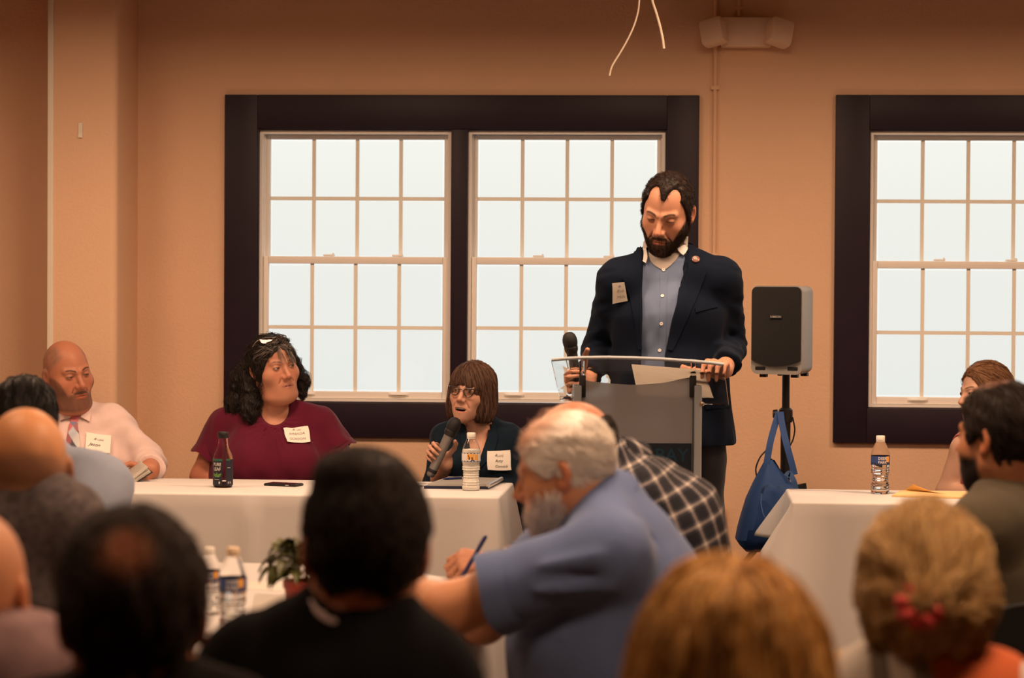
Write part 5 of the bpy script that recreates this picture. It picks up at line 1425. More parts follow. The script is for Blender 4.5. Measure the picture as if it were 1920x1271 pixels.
ob = hair_obj('hair', [(v, f, .8)], [s1], [(.010, .008, .008), (.022, .016, .014), (.045, .035, .030), (.012, .010, .010)], M['hair'], o, 3)
fr = v[(g_[:, 1] > .05) & (g_[:, 2] > .07)]
if len(fr):
    s2 = strands(fh, fr[rg.choice(len(fr), 420)], lambda p: np.tile((-h.F * .6 - h.U * .5 + h.L * .0).astype(np.float32), (len(p), 1)) + np.sign(h.loc(p)[:, :1]) * h.L.astype(np.float32) * .8, 6, .010, .002, .0008, .25, 5, curl=.002)
    fcap = lambda p: h.sdf(p) - .003
    bang = [h.wld((x, .075, .098)) for x in np.r_[np.linspace(.016, .036, 46), np.linspace(-.022, -.010, 12), np.linspace(.045, .055, 8)]]
    s3 = strands(fcap, np.array(bang), lambda p: np.tile((-h.U + .25 * h.F).astype(np.float32), (len(p), 1)) + h.L.astype(np.float32) * .12, 9, .0085, .003, .0010, .10, 6, curl=.0025, curlf=40)
    hair_obj('hair_front', [], [s2, s3], [(.16, .14, .125), (.04, .034, .03), (.34, .30, .27), (.025, .02, .018)], M['hair'], o, 6)
# glasses on top of the head
M['frame'] = mat('dark_frame', (.03, .02, .018), .3); M['lens'] = glass_pane('lens_glass', (.95, .93, .90), .08)
gl = empty('eyeglasses', h.wld((0, .04, .12)), None, None); gl.parent = o; gl.location = Vector(h.wld((0, .04, .12)) - ORG[o.name]); ORG[gl.name] = h.wld((0, .04, .12))
def rim(ptsw, parent, r=.0016, nm='rim'):
    P = np.array(ptsw); P = np.vstack([P, P[:1]]); t = np.linspace(0, 1, 33); tt = np.linspace(0, 1, len(P)); Q = np.stack([np.interp(t, tt, P[:, k]) for k in range(3)], 1)
    for _ in range(2): Q = np.r_[(Q[-2:-1] + 2 * Q[:1] + Q[1:2]) / 4, (Q[:-2] + 2 * Q[1:-1] + Q[2:]) / 4, (Q[-2:-1] + 2 * Q[:1] + Q[1:2]) / 4]
    MB().tube(Q, r, 6, cap=False).build(nm, M['frame'], parent, smooth=True)
    c = Q[:-1].mean(0); n = nrm(np.cross(Q[8] - c, Q[0] - c)); m = MB(); m.prism(c + (Q[:-1] - c) * .97, n * .0015); m.build('lens', M['lens'], parent)
Yg = h.c[1] - .132
rim([at(x, y, Yg + k) for x, y, k in ((484, 637, .01), (496, 633, .0), (513, 632, -.01), (511, 641, -.015), (493, 645, -.005))], gl)
rim([at(x, y, Yg + k) for x, y, k in ((516, 631, -.008), (527, 627, .005), (536, 629, .015), (537, 636, .012), (522, 637, .0))], gl)
MB().tube([at(511, 634, Yg - .012), at(517, 632, Yg - .008)], .0016, 6).build('bridge', M['frame'], gl, smooth=True)
MB().tube([at(484, 638, Yg + .01), at(479, 642, Yg + .03), at(474, 650, Yg + .07)], .0018, 6).build('temple', M['alu'], gl, smooth=True)
seat(o, sk, 5, M['trs'], 'black banquet chair behind the woman in maroon', r=1.15)

# --- woman with the microphone
h = Head(at(884, 735, 9.1), -24, 0, 6, .90, jw=1.0, fem=1, nose=.9, mouth=1.0, smile=2.0)
sk = Sk(nb=at(896, 806, 9.16), shL=at(953, 826, 9.16), shR=at(836, 824, 9.16), elL=at(978, 905, 9.12), wrL=at(940, 925, 9.02), elR=at(818, 908, 9.16), wrR=at(836, 872, 8.99),
        cst=at(896, 868, 9.17), wst=at(896, 940, 9.18), pel=at(896, 992, 9.22), c=(.148, .108), w=(.135, .11), h=(.17, .13), sr=.050, bust=(at(870, 880, 9.09), at(922, 880, 9.09)), br=.055)
hR = hand(at(838, 868, 9.0), (-.62, -.35, .55), (-.225, .8, .25), (.55, -.1, .8), ((.8, 1.25, .8), (.85, 1.3, .8), (.9, 1.3, .8), (.95, 1.3, .8)), thumb=[(.1, .6, -.2), (.5, .6, -.5), (.7, .3, -.6)], sc=.90)
fn0 = skin_fn(h, sk, .046, hands=(hR,), ar=(.040, .036, .025), core=-.002)
lo, hi = bbox([h.c, sk.shL, sk.shR, sk.elL, sk.elR, sk.wrR, sk.wst], .13)
col = lambda p: h.colour(p, np.array((.56, .31, .22)), lip=(.40, .10, .11), brow=(.09, .055, .04), opn=1.0, brow_w=.7)
o = make_person('smiling woman with brown bob, glasses and navy blazer speaking into a microphone', h, .05, fn0, lo, hi, col, .006, .0024, [(at(800, 880, 9.1), at(850, 805, 8.85), .0032)])
M['navy2'] = cloth_mat('dark_navy_wool', (.006, .014, .026), .9, .06)
vb = at(893, 878, 9.1); vt_ = at(893, 796, 9.1)
def fsh(p):
    t = sk.torso(p, .012)
    for s_, cu in (('L', lerp(sk.elL, sk.wrL, .9)), ('R', lerp(sk.elR, sk.wrR, .25))):
        a = sk.arm(p, s_, .0, (.055, .05, .042)); el, wr = (sk.elL, sk.wrL) if s_ == 'L' else (sk.elR, sk.wrR)
        a = cutp(a, p, cu, cu + (wr - el), .004); t = su(t, a, .02)
    t = t - waves(p, 16, 26, .002)
    hh = (p[:, 2] - vb[2]) / (vt_[2] - vb[2]); wv = .052 * np.clip(hh, -1, 1.4) - np.abs(p[:, 0] - vb[0] - .004 * hh)
    cut = np.where(p[:, 1] < 9.13, wv * .85, -.05)
    return smx(t, cut, .004)
sh = garment('blazer', fsh, *bbox([sk.shL, sk.shR, sk.elL, sk.elR, sk.wrL, sk.pel, sk.nb], .11), M['navy2'], o, .006)
patch('lapel', fsh, [(866, 796, 872, 797), (864, 815, 876, 818), (866, 835, 882, 838), (876, 856, 888, 858), (888, 876, 893, 878)], 8.8, M['navy2'], sh, 5, 12, .006, .004)
patch('lapel', fsh, [(920, 795, 928, 796), (916, 815, 934, 818), (910, 835, 930, 838), (902, 856, 918, 860), (895, 876, 900, 880)], 8.8, M['navy2'], sh, 5, 12, .006, .004)
name_tag(fsh, ((911, 847), (955, 845), (957, 884), (911, 884)), 8.8, o, [('LAKE', .46, .70, .0105, 0, 'inkgrey'), ('Amy', .36, .44, .0165, .3, 'ink'), ('Connick', .34, .16, .0150, .3, 'ink')], logo=(.40, .78))
def fh(p):
    q = h.loc(p)
    d = ell(q, (0, -.018, .030), (.094, .112, .103)); ax = np.stack([np.abs(q[:, 0]), q[:, 1], q[:, 2]], 1)
    d = su(d, ell(ax, (.062, -.014, -.055), (.042, .068, .085)), .03); d = su(d, ell(q, (0, -.055, -.05), (.085, .06, .085)), .03)
    d = d - waves(q, 31, 60, .0018, (1.6, 1.6, .25))
    d = smx(d, -.128 - q[:, 2] + .02 * np.abs(q[:, 0]) * 5, .008)
    part = q[:, 0] * .35
    op = ell(q, (-.004, .120, -.060), (.0605, .115, .098)); op = smx(op, q[:, 2] - (.040 - part * .5), .006)
    return ss(d, op, .006) * h.sc
v, f = mesh_fn(fh, h.c - V(.12, .14, .14), h.c + V(.12, .14, .14), .0042)
def flow_b(p):
    q = h.loc(p); pr = np.array((-.02, .02, .13), np.float32); r = q - pr; r[:, 2] -= .05; r = r / (np.linalg.norm(r, axis=1)[:, None] + 1e-6)
    r[:, 2] -= .7 * sstep(.06, -.02, q[:, 2]); front = sstep(.05, .08, q[:, 1]) * sstep(-.02, .04, q[:, 2]); r[:, 2] -= front * .6; r[:, 0] += front * .5
    return (r @ h.R.T)
rg = np.random.RandomState(8); sd = v[rg.choice(len(v), 2600)]
s1 = strands(fh, sd, flow_b, 7, .012, .0010, .0009, .06, 9)
hair_obj('hair', [(v, f, .85)], [s1], [(.062, .032, .022), (.11, .060, .040), (.035, .019, .014), (.21, .12, .085)], M['hair'], o, 9)
gl = empty('eyeglasses', h.wld((0, .1, .008)), None, None); gl.parent = o; gl.location = Vector(h.wld((0, .1, .008)) - ORG[o.name]); ORG[gl.name] = h.wld((0, .1, .008))
for s_ in (-1, 1):
    rim([h.wld((s_ * x, .101 - .35 * abs(x - .008) ** 1.0 * .45, z)) for x, z in ((.010, .016), (.022, .0205), (.040, .022), (.057, .0235), (.054, .006), (.043, -.012), (.025, -.013), (.013, -.003))], gl, .0021)
    MB().tube([h.wld((s_ * .056, .094, .021)), h.wld((s_ * .070, .075, .020)), h.wld((s_ * .078, .0, .012)), h.wld((s_ * .078, -.02, .004))], .0018, 6).build('temple', M['frame'], gl, smooth=True)
MB().tube([h.wld((-.011, .101, .012)), h.wld((0, .104, .015)), h.wld((.011, .101, .012))], .0016, 6).build('bridge', M['frame'], gl, smooth=True)
seat(o, sk, -8, M['trs'], 'black banquet chair behind the woman with the microphone', r=.9)
# microphones
M['micgrey'] = mat('grey_mic_body', (.24, .23, .22), .4, metal=.4); M['mesh'] = mat('mic_grille', (.015, .015, .017), .5, metal=.3, bump=(1400, .8, .001)); M['micblk'] = mat('black_mic_body', (.03, .03, .035), .4, metal=.3)
def microphone(hd, tl, body, label, ring=True, sc=1.0):
    hd, tl = np.array(hd), np.array(tl); d = nrm(tl - hd); a = nrm(np.cross(d, V(0, 1, 0))); R = np.stack([a, np.cross(d, a), d], 1); Lm = np.linalg.norm(tl - hd)
    o = empty('microphone', hd, label, 'microphone')
    def part(nm, pr, mt): return MB().lathe([(r * sc, z) for r, z in pr], 22, hd, R=R).build(nm, mt, o, smooth=True)
    part('grille', [(.001, -.026), (.012, -.0235), (.020, -.016), (.0245, -.003), (.0255, .008), (.0245, .018), (.022, .026)], M['mesh'])
    part('collar', [(.0225, .026), (.0235, .028), (.0225, .040), (.019, .048)], M['black'])
    part('body', [(.0185, .048), (.0180, .07), (.0170, Lm * .80), (.0165, Lm * .86)], body)
    part('battery_band', [(.0171, Lm * .86), (.0173, Lm * .862), (.0173, Lm * .92), (.0165, Lm * .922)], M['black'])
    part('end_cap', [(.0160, Lm * .922), (.0150, Lm * .97), (.011, Lm), (.001, Lm + .001)], body if ring else M['black'])
    part('switch', [(.001, .085), (.001, .0851)], M['black']) if False else None
    return o
microphone(at(852, 795, 8.925), at(806, 893, 8.945), M['micgrey'], 'grey wireless microphone in the hand of the woman with bob')

# --- the man at the lectern
h = Head(at(1251, 397, 8.5), -21, 27, 9, 1.06, jw=1.02, beard=1.0, nose=1.08)
sk = Sk(nb=at(1249, 490, 8.56), shL=at(1351, 524, 8.52), shR=at(1159, 527, 8.52), elL=at(1367, 648, 8.64), wrL=at(1359, 694, 8.27), elR=at(1126, 655, 8.66), wrR=at(1100, 712, 8.47),
        cst=at(1256, 590, 8.55), wst=at(1257, 700, 8.55), pel=at(1260, 815, 8.55), c=(.178, .118), w=(.165, .115), h=(.18, .125), sr=.054)
hL = hand(at(1353, 699, 8.235), (-.22, -.78, .36), (.15, .35, 1), (-1, -.1, 0), ((.55, .85, .5), (.6, .9, .5), (.6, .9, .5), (.55, .9, .5)), spread=.06, thumb=[(.55, .8, -.15), (.55, .85, -.05), (.5, .9, 0)], sc=1.05)
hR = hand(at(1096, 717, 8.47), (-.6, -.7, .1), (-.7, .58, -.14), (-.2, 0, 1), ((.75, 1.25, .8), (.8, 1.3, .8), (.85, 1.3, .8), (.9, 1.3, .8)), thumb=[(.3, .75, -.5), (.45, .7, -.6), (.4, .6, -.7)], sc=1.02)
fn0 = skin_fn(h, sk, .060, hands=(hL, hR), ar=(.042, .038, .029), core=-.05)
lo, hi = bbox([h.c, sk.shL, sk.shR, sk.elL, sk.elR, sk.wrR, sk.wrL, hL and at(1300, 690, 8.05), sk.wst], .13)
col = lambda p: h.colour(p, SK_B * np.array((.98, .92, .88)), beardc=(.040, .026, .020), opn=.35, gaze=(0, -.004), brow_w=1.25)
o = make_person('tall bearded man in navy blazer standing at the lectern looking down', h, .06, fn0, lo, hi, col, .0065, .0026, [(at(1290, 715, 8.3), at(1365, 655, 8.0), .0034), (at(1055, 745, 8.5), at(1100, 685, 8.3), .0036)], base=V(sk.pel[0], sk.pel[1], 0))
M['oxford'] = cloth_mat('blue_oxford_shirt', (.14, .19, .31), .8, .05, 1100, .4); M['blazer'] = cloth_mat('navy_blazer', (.0045, .009, .021), .9, .03, 700, .35); M['undershirt'] = cloth_mat('grey_undershirt', (.40, .36, .33)); M['collarin'] = cloth_mat('white_collar', (.70, .68, .66), .8, .05)
def fin(p):
    t = sk.torso(p, .004) - waves(p, 41, 22, .002, (1.4, 1, .6)) - ridge(p, at(1215, 560, 8.4), at(1232, 500, 8.42), .008, .004) - ridge(p, at(1210, 600, 8.4), at(1240, 545, 8.4), .008, .004)
    return smx(t, .0 - (p[:, 2] - at(1256, 860, 8.5)[2]), .004)
si = garment('shirt', fin, *bbox([sk.shL, sk.shR, sk.pel, sk.nb], .15), M['oxford'], o, .007)
patch('placket', fin, [(1237, 505, 1252, 505), (1238, 560, 1250, 560), (1237, 620, 1249, 620), (1235, 670, 1247, 670), (1234, 720, 1246, 720)], 8.1, M['oxford'], si, 4, 30, .0012, .0015)
buttons(fin, [(1244, 506), (1242, 555), (1240, 607), (1237, 657)], 8.1, si, .006)
hem_z = at(1260, 836, 8.5)[2]
def jac(p):
    t = sk.torso(p, .018)
    t = su(t, ecap(p, sk.wst, at(1262, 835, 8.55), (.185, .135), (.218, .150), sk.L), .05)
    for s_, cu in (('L', lerp(sk.elL, sk.wrL, .80)), ('R', lerp(sk.elR, sk.wrR, .82))):
        a = sk.arm(p, s_, .0, (.070, .062, .047)); el, wr = (sk.elL, sk.wrL) if s_ == 'L' else (sk.elR, sk.wrR)
        a = a - waves(p, 44, 34, .003, (.6, .6, 1.4))
        a = cutp(a, p, cu, cu + (wr - el), .004); t = su(t, a, .022)
    t = t - waves(p, 43, 17, .003, (1.2, 1, .7)) - ridge(p, at(1350, 560, 8.42), at(1338, 680, 8.42), .015, -.008) - ridge(p, at(1165, 560, 8.42), at(1150, 660, 8.42), .014, -.008)
    t = smx(t, hem_z - p[:, 2] + .02 * (p[:, 0] - sk.pel[0]), .006)
    z = p[:, 2]
    zs = [at(1250, y, 8.45)[2] for y in (850, 720, 665, 600, 540, 500, 470)]
    xl = np.interp(z, zs, [at(x, 600, 8.45)[0] for x in (1190, 1200, 1203, 1204, 1204, 1206, 1208)])
    xr = np.interp(z, zs, [at(x, 600, 8.45)[0] for x in (1262, 1246, 1246, 1258, 1276, 1284, 1290)])
    w_ = np.minimum(p[:, 0] - xl, xr - p[:, 0]); front = p[:, 1] < 8.53
    return smx(t, np.where(front, w_ * .9, -.05), .004)
jo = garment('blazer', jac, *bbox([sk.shL, sk.shR, sk.elL, sk.elR, sk.wrR, sk.wrL, at(1262, 850, 8.55), sk.nb], .17), M['blazer'], o, .0062)
patch('lapel', jac, [(1196, 458, 1204, 460), (1180, 490, 1203, 490), (1166, 520, 1202, 518), (1182, 560, 1202, 560), (1192, 610, 1203, 610), (1198, 660, 1203, 660)], 8.1, M['blazer'], jo, 6, 26, .006, .005)
patch('lapel', jac, [(1288, 448, 1297, 452), (1287, 485, 1312, 480), (1280, 515, 1326, 510), (1274, 550, 1310, 552), (1262, 605, 1285, 607), (1250, 660, 1260, 662)], 8.1, M['blazer'], jo, 6, 26, .006, .005)
patch('chest_pocket', jac, [(1302, 578, 1345, 568), (1303, 586, 1346, 576)], 8.1, M['blazer'], jo, 6, 4, .004, .003)
patch('pocket_flap', jac, [(1320, 745, 1368, 742), (1322, 768, 1370, 764)], 8.1, M['blazer'], jo, 6, 5, .004, .003)
collar_band('undershirt_neck', sk, h, M['undershirt'], o, .062, .012, .9, -1, lo_off=.045, fwd=yaw_dir(-5))
patch('undershirt', fin, [(1212, 474, 1278, 474), (1218, 488, 1268, 488), (1226, 498, 1256, 500), (1240, 506, 1246, 507)], 8.1, M['undershirt'], o, 8, 9, .003, .003)
collar_band('collar', sk, h, M['collarin'], o, .078, .040, .55, .55, fwd=yaw_dir(-5), lo_off=.03)
patch('collar_point', fin, [(1206, 452, 1212, 446), (1204, 470, 1214, 468), (1203, 485, 1216, 486), (1204, 492, 1212, 497)], 8.1, M['collarin'], o, 5, 9, .012, .004)
patch('collar_point', fin, [(1280, 440, 1291, 442), (1272, 460, 1290, 462), (1266, 472, 1286, 476), (1276, 480, 1280, 483)], 8.1, M['collarin'], o, 5, 9, .014, .004)
name_tag(jac, ((1148, 529), (1172, 527), (1178, 564), (1149, 569)), 8.1, o, [('Bob', .30, .50, .0155, .3, 'inkgrey'), ('Mills', .28, .20, .0145, .3, 'inkgrey')], logo=(.55, .80))
# round lapel pin
Q, N_ = drape(jac, [(1303, 488, 1305, 488), (1303, 490, 1305, 490)], 8.1, 2, .010); c = Q.mean((0, 1)); n = nrm(N_.mean((0, 1))); a = nrm(np.cross(n, V(0, 0, 1))); R = np.stack([a, np.cross(n, a), n], 1)
M['pin'] = mat('enamel_pin', (.30, .16, .12), .3, metal=.4); pn = MB().lathe([(.0145, -.004), (.0145, .001), (.011, .004), (.001, .005)], 18, c, R=R).build('lapel_pin', M['pin'], o, smooth=True)
MB().lathe([(.007, .003), (.007, .0062), (.001, .0065)], 14, c + a * .003, R=R).build('pin_emblem', M['white'], pn, smooth=True)
def recede(q, d):    # bare temples either side of a forelock
    ax = np.abs(q[:, 0] - .004)
    t = np.stack([ax, q[:, 1], q[:, 2]], 1)
    return ss(d, ell(t, (.037, .088, .086), (.025, .060, .044)), .018)
fh = cap_hair(h, .009, [-.12, -.06, -.035, -.004, .012, .026, .044, .075, .10], [-.085, -.07, .02, .025, -.03, .0, .060, .074, .074], recede, .0012)
v, f = mesh_fn(fh, h.c - V(.13, .13, .13), h.c + V(.13, .14, .15), .0036)
rg = np.random.RandomState(12)
flow_s = lambda p: np.tile((-h.F * .5 + h.U * -.6).astype(np.float32), (len(p), 1))
s1 = strands(fh, v[rg.choice(len(v), 2600)], flow_s, 3, .006, .0010, .0007, .4, 4, lift=.004)
hair_obj('hair', [(v, f, .9)], [s1], [(.012, .008, .007), (.024, .015, .012), (.035, .022, .018)], M['hair'], o, 13)
# beard as short strands over the jaw
hs = lambda p: h.sdf(p)
cand = []
for x in rg.uniform(-.075, .075, 5200):
    cand.append((x, 0, 0))
cand = np.array(cand); cand[:, 2] = rg.uniform(-.135, .0, len(cand)); cand[:, 1] = rg.uniform(-.02, .10, len(cand))
W_ = h.wld(cand).astype(np.float32); d_ = hs(W_); g = grad(hs, W_); W_ = W_ - d_[:, None] * g; q = h.loc(W_); ax = np.abs(q[:, 0])
zl = np.interp(ax, [0, .018, .03, .045, .06, .075], [-.048, -.048, -.056, -.062, -.035, .0])
keep = (q[:, 2] < zl) & (q[:, 1] > -.012) & (q[:, 2] > -.14) & ~((np.abs(q[:, 2] + .067) < .008) & (ax < .022) & (q[:, 1] > .07))
s1 = strands(hs, W_[keep], lambda p: np.tile((-h.U + .35 * h.F).astype(np.float32), (len(p), 1)), 3, .0045, .0015, .0007, .3, 7, lift=.007)
hair_obj('beard', [], [s1], [(.016, .010, .008), (.030, .018, .013), (.05, .03, .02)], M['hair'], o, 14)
def ftr(p):
    hp = at(1260, 820, 8.55); d = ell(p, hp, (.18, .13, .13))
    for s_, kx in ((1, .10), (-1, -.10)):
        a = hp + sk.L * kx * .95; b = V(a[0] + .012 * s_, a[1] - .02, .52); c = V(b[0] + .01 * s_, b[1] + .02, .09)
        d = su(d, rc(p, a, b, .098, .076), .03); d = su(d, rc(p, b, c, .076, .066), .02)
    return d - waves(p, 47, 20, .003, (1, 1, .7))
hp = at(1260, 820, 8.55); v, f = mesh_fn(ftr, V(hp[0] - .28, hp[1] - .22, .04), V(hp[0] + .28, hp[1] + .22, hp[2] + .16), .010); wobj('trousers', v, f, M['trs'], o, True)
for s_ in (1, -1):
    a = V(hp[0] + .117 * s_, hp[1] + .0, .045)
    g_ = lambda p: smx(su(rc(p, a + V(0, .06, 0), a + V(0, -.15, 0), .046, .040), rc(p, a, a + V(0, .0, .06), .05, .045), .03), .003 - p[:, 2], .004)
    v, f = mesh_fn(g_, a - V(.08, .24, .06), a + V(.08, .14, .12), .009); wobj('shoe', v, f, M['shoe'], o, True)
microphone(at(1068, 636, 8.375), at(1087, 748, 8.405), M['micblk'], 'black microphone in the hand of the standing man at the lectern', sc=1.02)

# --- woman in coral at the right table
h = Head(at(1845, 738, 9.08), -68, 4, -4, .94, fem=1, nose=.95)
sk = Sk(nb=at(1862, 808, 9.14), shL=at(1905, 842, 9.26), shR=at(1806, 842, 9.04), elL=at(1935, 925, 9.2), wrL=at(1890, 925, 9.0), elR=at(1776, 922, 9.06), wrR=at(1830, 925, 8.95),
        cst=at(1856, 885, 9.14), wst=at(1858, 945, 9.16), pel=at(1862, 995, 9.2), c=(.15, .115), w=(.14, .11), h=(.17, .14), sr=.048, bust=(at(1822, 890, 9.04),), br=.055)
fn0 = skin_fn(h, sk, .046, ar=(.046, .040, .028), core=-.004)
lo, hi = bbox([h.c, sk.shL, sk.shR, sk.elL, sk.elR, sk.wrR, sk.wst], .13)
col = lambda p: h.colour(p, np.array((.60, .36, .26)), brow=(.08, .05, .035), opn=.8)
o = make_person('woman in sleeveless coral top at the right table, half hidden by the man in olive', h, .05, fn0, lo, hi, col, .007, .0032)
M['coral'] = cloth_mat('coral_knit', (.58, .15, .13), .85, .2)
def fsh(p):
    t = sk.torso(p, .006)
    for s_, e_ in ((sk.shL, sk.elL), (sk.shR, sk.elR)):
        q = lerp(sk.nb, s_, .80); t = cutp(t, p, q, q + (s_ - sk.nb) * V(1, 1, .0), .004) if False else ss(t, rc(p, s_ + (s_ - sk.nb) * .12, e_, .062, .055), .006)
    t = ss(t, ell(p, sk.nb + yaw_dir(-45) * .05 + V(0, 0, .0), (.075, .085, .055)), .006)
    return t - waves(p, 51, 24, .0015)
sh = garment('top', fsh, *bbox([sk.shL, sk.shR, sk.pel, sk.nb], .13), M['coral'], o, .007)
name_tag(fsh, ((1785, 850), (1806, 852), (1806, 892), (1768, 886)), 8.7, o, [('Lake', .50, .62, .010, 0, 'inkgrey'), ('Sue', .50, .25, .012, .2, 'inkgrey')], logo=(.62, .82))
def fh(p):
    q = h.loc(p); d = ell(q, (0, -.02, .034), (.088, .108, .098)); d = su(d, ell(q, (0, -.07, -.04), (.075, .05, .09)), .03)
    d = d - waves(q, 33, 60, .0016, (1.6, 1.6, .3)); op = ell(q, (0, .115, -.025), (.080, .100, .110)); return ss(smx(d, -.12 - q[:, 2], .01), op, .008) * h.sc
v, f = mesh_fn(fh, h.c - V(.14, .13, .13), h.c + V(.14, .13, .14), .005); rg = np.random.RandomState(15)
s1 = strands(fh, v[rg.choice(len(v), 1100)], lambda p: np.tile((-h.F - h.U * .8).astype(np.float32), (len(p), 1)), 7, .012, .001, .0010, .08, 16)
hair_obj('hair', [(v, f, .9)], [s1], [(.10, .045, .022), (.20, .10, .05), (.055, .026, .015), (.34, .19, .10)], M['hair'], o, 16)
seat(o, sk, -40, M['trs'], 'black banquet chair behind the woman in coral', reach=.36)
# ================================================================== the audience
def tee(sk, g=.008, wseed=1, wamp=.003, sleeves=None, ar=(.068, .060, .050), wsc=20, k=.035):
    """shirt or jacket over the torso; sleeves: {'L': t, ...}, t counted 0..1 on the upper arm, 1..2 on the forearm"""
    sleeves = sleeves or {'L': 1.9, 'R': 1.9}
    def f(p):
        t = sk.torso(p, g)
        for s_, q in sleeves.items():
            sh_, el, wr = (sk.shL, sk.elL, sk.wrL) if s_ == 'L' else (sk.shR, sk.elR, sk.wrR)
            if q <= 1:
                a = rc(p, sh_, el, ar[0], ar[1]); c = lerp(sh_, el, q); a = cutp(a, p, c, el, .004)
            else:
                a = sk.arm(p, s_, 0, ar); c = lerp(el, wr, q - 1); a = cutp(a, p, c, c + (wr - el), .004)
            t = su(t, a, k)
        return t - waves(p, wseed, wsc, wamp, (1.2, 1, .7))
    return f
def flow_dir(*v): d = np.sum([np.asarray(x, float) for x in v], axis=0).astype(np.float32); return lambda p: np.tile(d, (len(p), 1))
def simple_hands(sk, fd, sc=1.0):
    out = []
    for w, e_ in ((sk.wrL, sk.elL), (sk.wrR, sk.elR)):
        d = nrm(w - e_); out.append(hand(w, d, V(0, 0, 1), sk.L * (-1 if w is sk.wrL else 1), ((.4, .5, .3),) * 4, sc=sc))
    return tuple(out)

# --- white-haired man in the blue shirt, writing
h = Head(at(1058, 884, 4.82), -107, 15, 2, .955, jw=1.05, beard=0, nose=1.0)
sk = Sk(nb=at(1128, 945, 4.84), shL=at(1140, 1040, 4.66), shR=at(1085, 1000, 5.02), elL=at(842, 1143, 4.74), wrL=at(792, 1115, 4.99), elR=at(905, 1160, 5.12), wrR=at(800, 1150, 5.22),
        cst=at(1150, 1075, 4.85), wst=at(1118, 1205, 4.85), pel=at(1135, 1320, 4.86), c=(.185, .142), w=(.185, .152), h=(.19, .17), sr=.066)
hL = hand(sk.wrL, (-.35, .85, .15), (-.3, -.1, 1), (.5, .5, .1), ((.7, .9, .5),) * 4, thumb=[(.5, .6, -.4), (.8, .4, -.4), (.9, .1, -.4)])
hR = hand(sk.wrR, (-.9, .2, -.05), (0, 0, 1), (.1, 1, 0), ((.3, .5, .3),) * 4)
fn = skin_fn(h, sk, .064, hands=(hL, hR), ar=(.055, .052, .034), core=-.02)
lo, hi = bbox([h.c, sk.shL, sk.shR, sk.elL, sk.elR, sk.wrR, sk.wrL, sk.wst, at(760, 1100, 5.1)], .13)
def colw(p):
    c = h.colour(p, np.array((.58, .27, .14)), brow=(.45, .42, .38), opn=.5)
    q = h.loc(p); m = sstep(-.035, -.055, q[:, 2]) * sstep(-.01, .02, q[:, 1]) * sstep(-.16, -.13, q[:, 2])
    return c + (np.array((.80, .66, .56), np.float32) - c) * (.7 * m)[:, None]
o = make_person('white-haired bearded man in short-sleeved blue shirt bending to write at the round table', h, .06, fn, lo, hi, colw, .0075, .0036)
M['blueshirt'] = cloth_mat('dusty_blue_shirt', (.115, .165, .32), .85, .15, 800, .3)
base = tee(sk, .010, 61, .0028, {'L': .66, 'R': .8}, (.080, .078, .05), 15)
folds = [((1130, 1000, 4.62), (1205, 985, 4.70), .012, .010), ((1190, 985, 4.7), (1255, 1075, 4.72), .010, -.014), ((1010, 1060, 4.60), (1120, 1045, 4.58), .016, .010), ((1000, 1110, 4.6), (1140, 1100, 4.6), .014, .012), ((1020, 1085, 4.6), (1130, 1075, 4.6), .010, -.008),
         ((1060, 1190, 4.68), (1180, 1110, 4.68), .016, .012), ((1090, 1220, 4.68), (1230, 1130, 4.70), .018, .012), ((1080, 1205, 4.68), (1200, 1125, 4.68), .011, -.010), ((1010, 1180, 4.68), (1060, 1140, 4.66), .014, -.014), ((1050, 960, 4.72), (1150, 1010, 4.68), .012, .006)]
def fsh(p):
    t = base(p)
    for a, b, w, am in folds: t = t - ridge(p, at(*a), at(*b), w, am)
    return t
sh = garment('shirt', fsh, *bbox([sk.shL, sk.shR, lerp(sk.shL, sk.elL, .75), lerp(sk.shR, sk.elR, .8), sk.pel, sk.nb], .20), M['blueshirt'], o, .0085)
hs_ = lerp(sk.shL, sk.elL, .66); d = nrm(sk.elL - sk.shL); a = nrm(np.cross(d, V(0, 0, 1))); b = np.cross(d, a); th = np.linspace(0, 2 * math.pi, 37)
G = np.array([[hs_ + d * (z + .005 * math.sin(3 * q)) + r * (math.cos(q) * a + math.sin(q) * b) for q in th] for z, r in ((-.03, .078), (.0, .084), (.022, .086))])
MB().sheet(G, (hs_ - G) * .04).build('sleeve_hem', M['blueshirt'], sh, smooth=True)
collar_band('collar', sk, h, M['blueshirt'], o, .076, .030, .5, .5, th=.006, fwd=yaw_dir(-107), lo_off=.035, axis=nrm(h.wld((0, -.03, -.07)) - sk.nb) * .6 + V(.15, 0, .5))
fh = cap_hair(h, .005, [-.12, -.05, -.025, .0, .02, .05, .08, .1], [-.095, -.085, -.02, .005, .0, .03, .07, .085], None, .001, 4, 90)
v, f = mesh_fn(fh, h.c - V(.13, .13, .13), h.c + V(.13, .13, .14), .005); rg = np.random.RandomState(22)
q = h.loc(v.astype(np.float32)); side = np.where((q[:, 2] < .085) | (q[:, 1] < -.07))[0]
s1 = strands(fh, v[rg.choice(side, 3200)], flow_dir(-h.F * .8, -h.U * .7), 4, .008, .001, .0010, .25, 23, lift=.004)
s2 = strands(fh, v[rg.choice(len(v), 260)], flow_dir(h.F * .5, h.U * .5), 4, .010, .001, .0007, .5, 24, lift=.014)
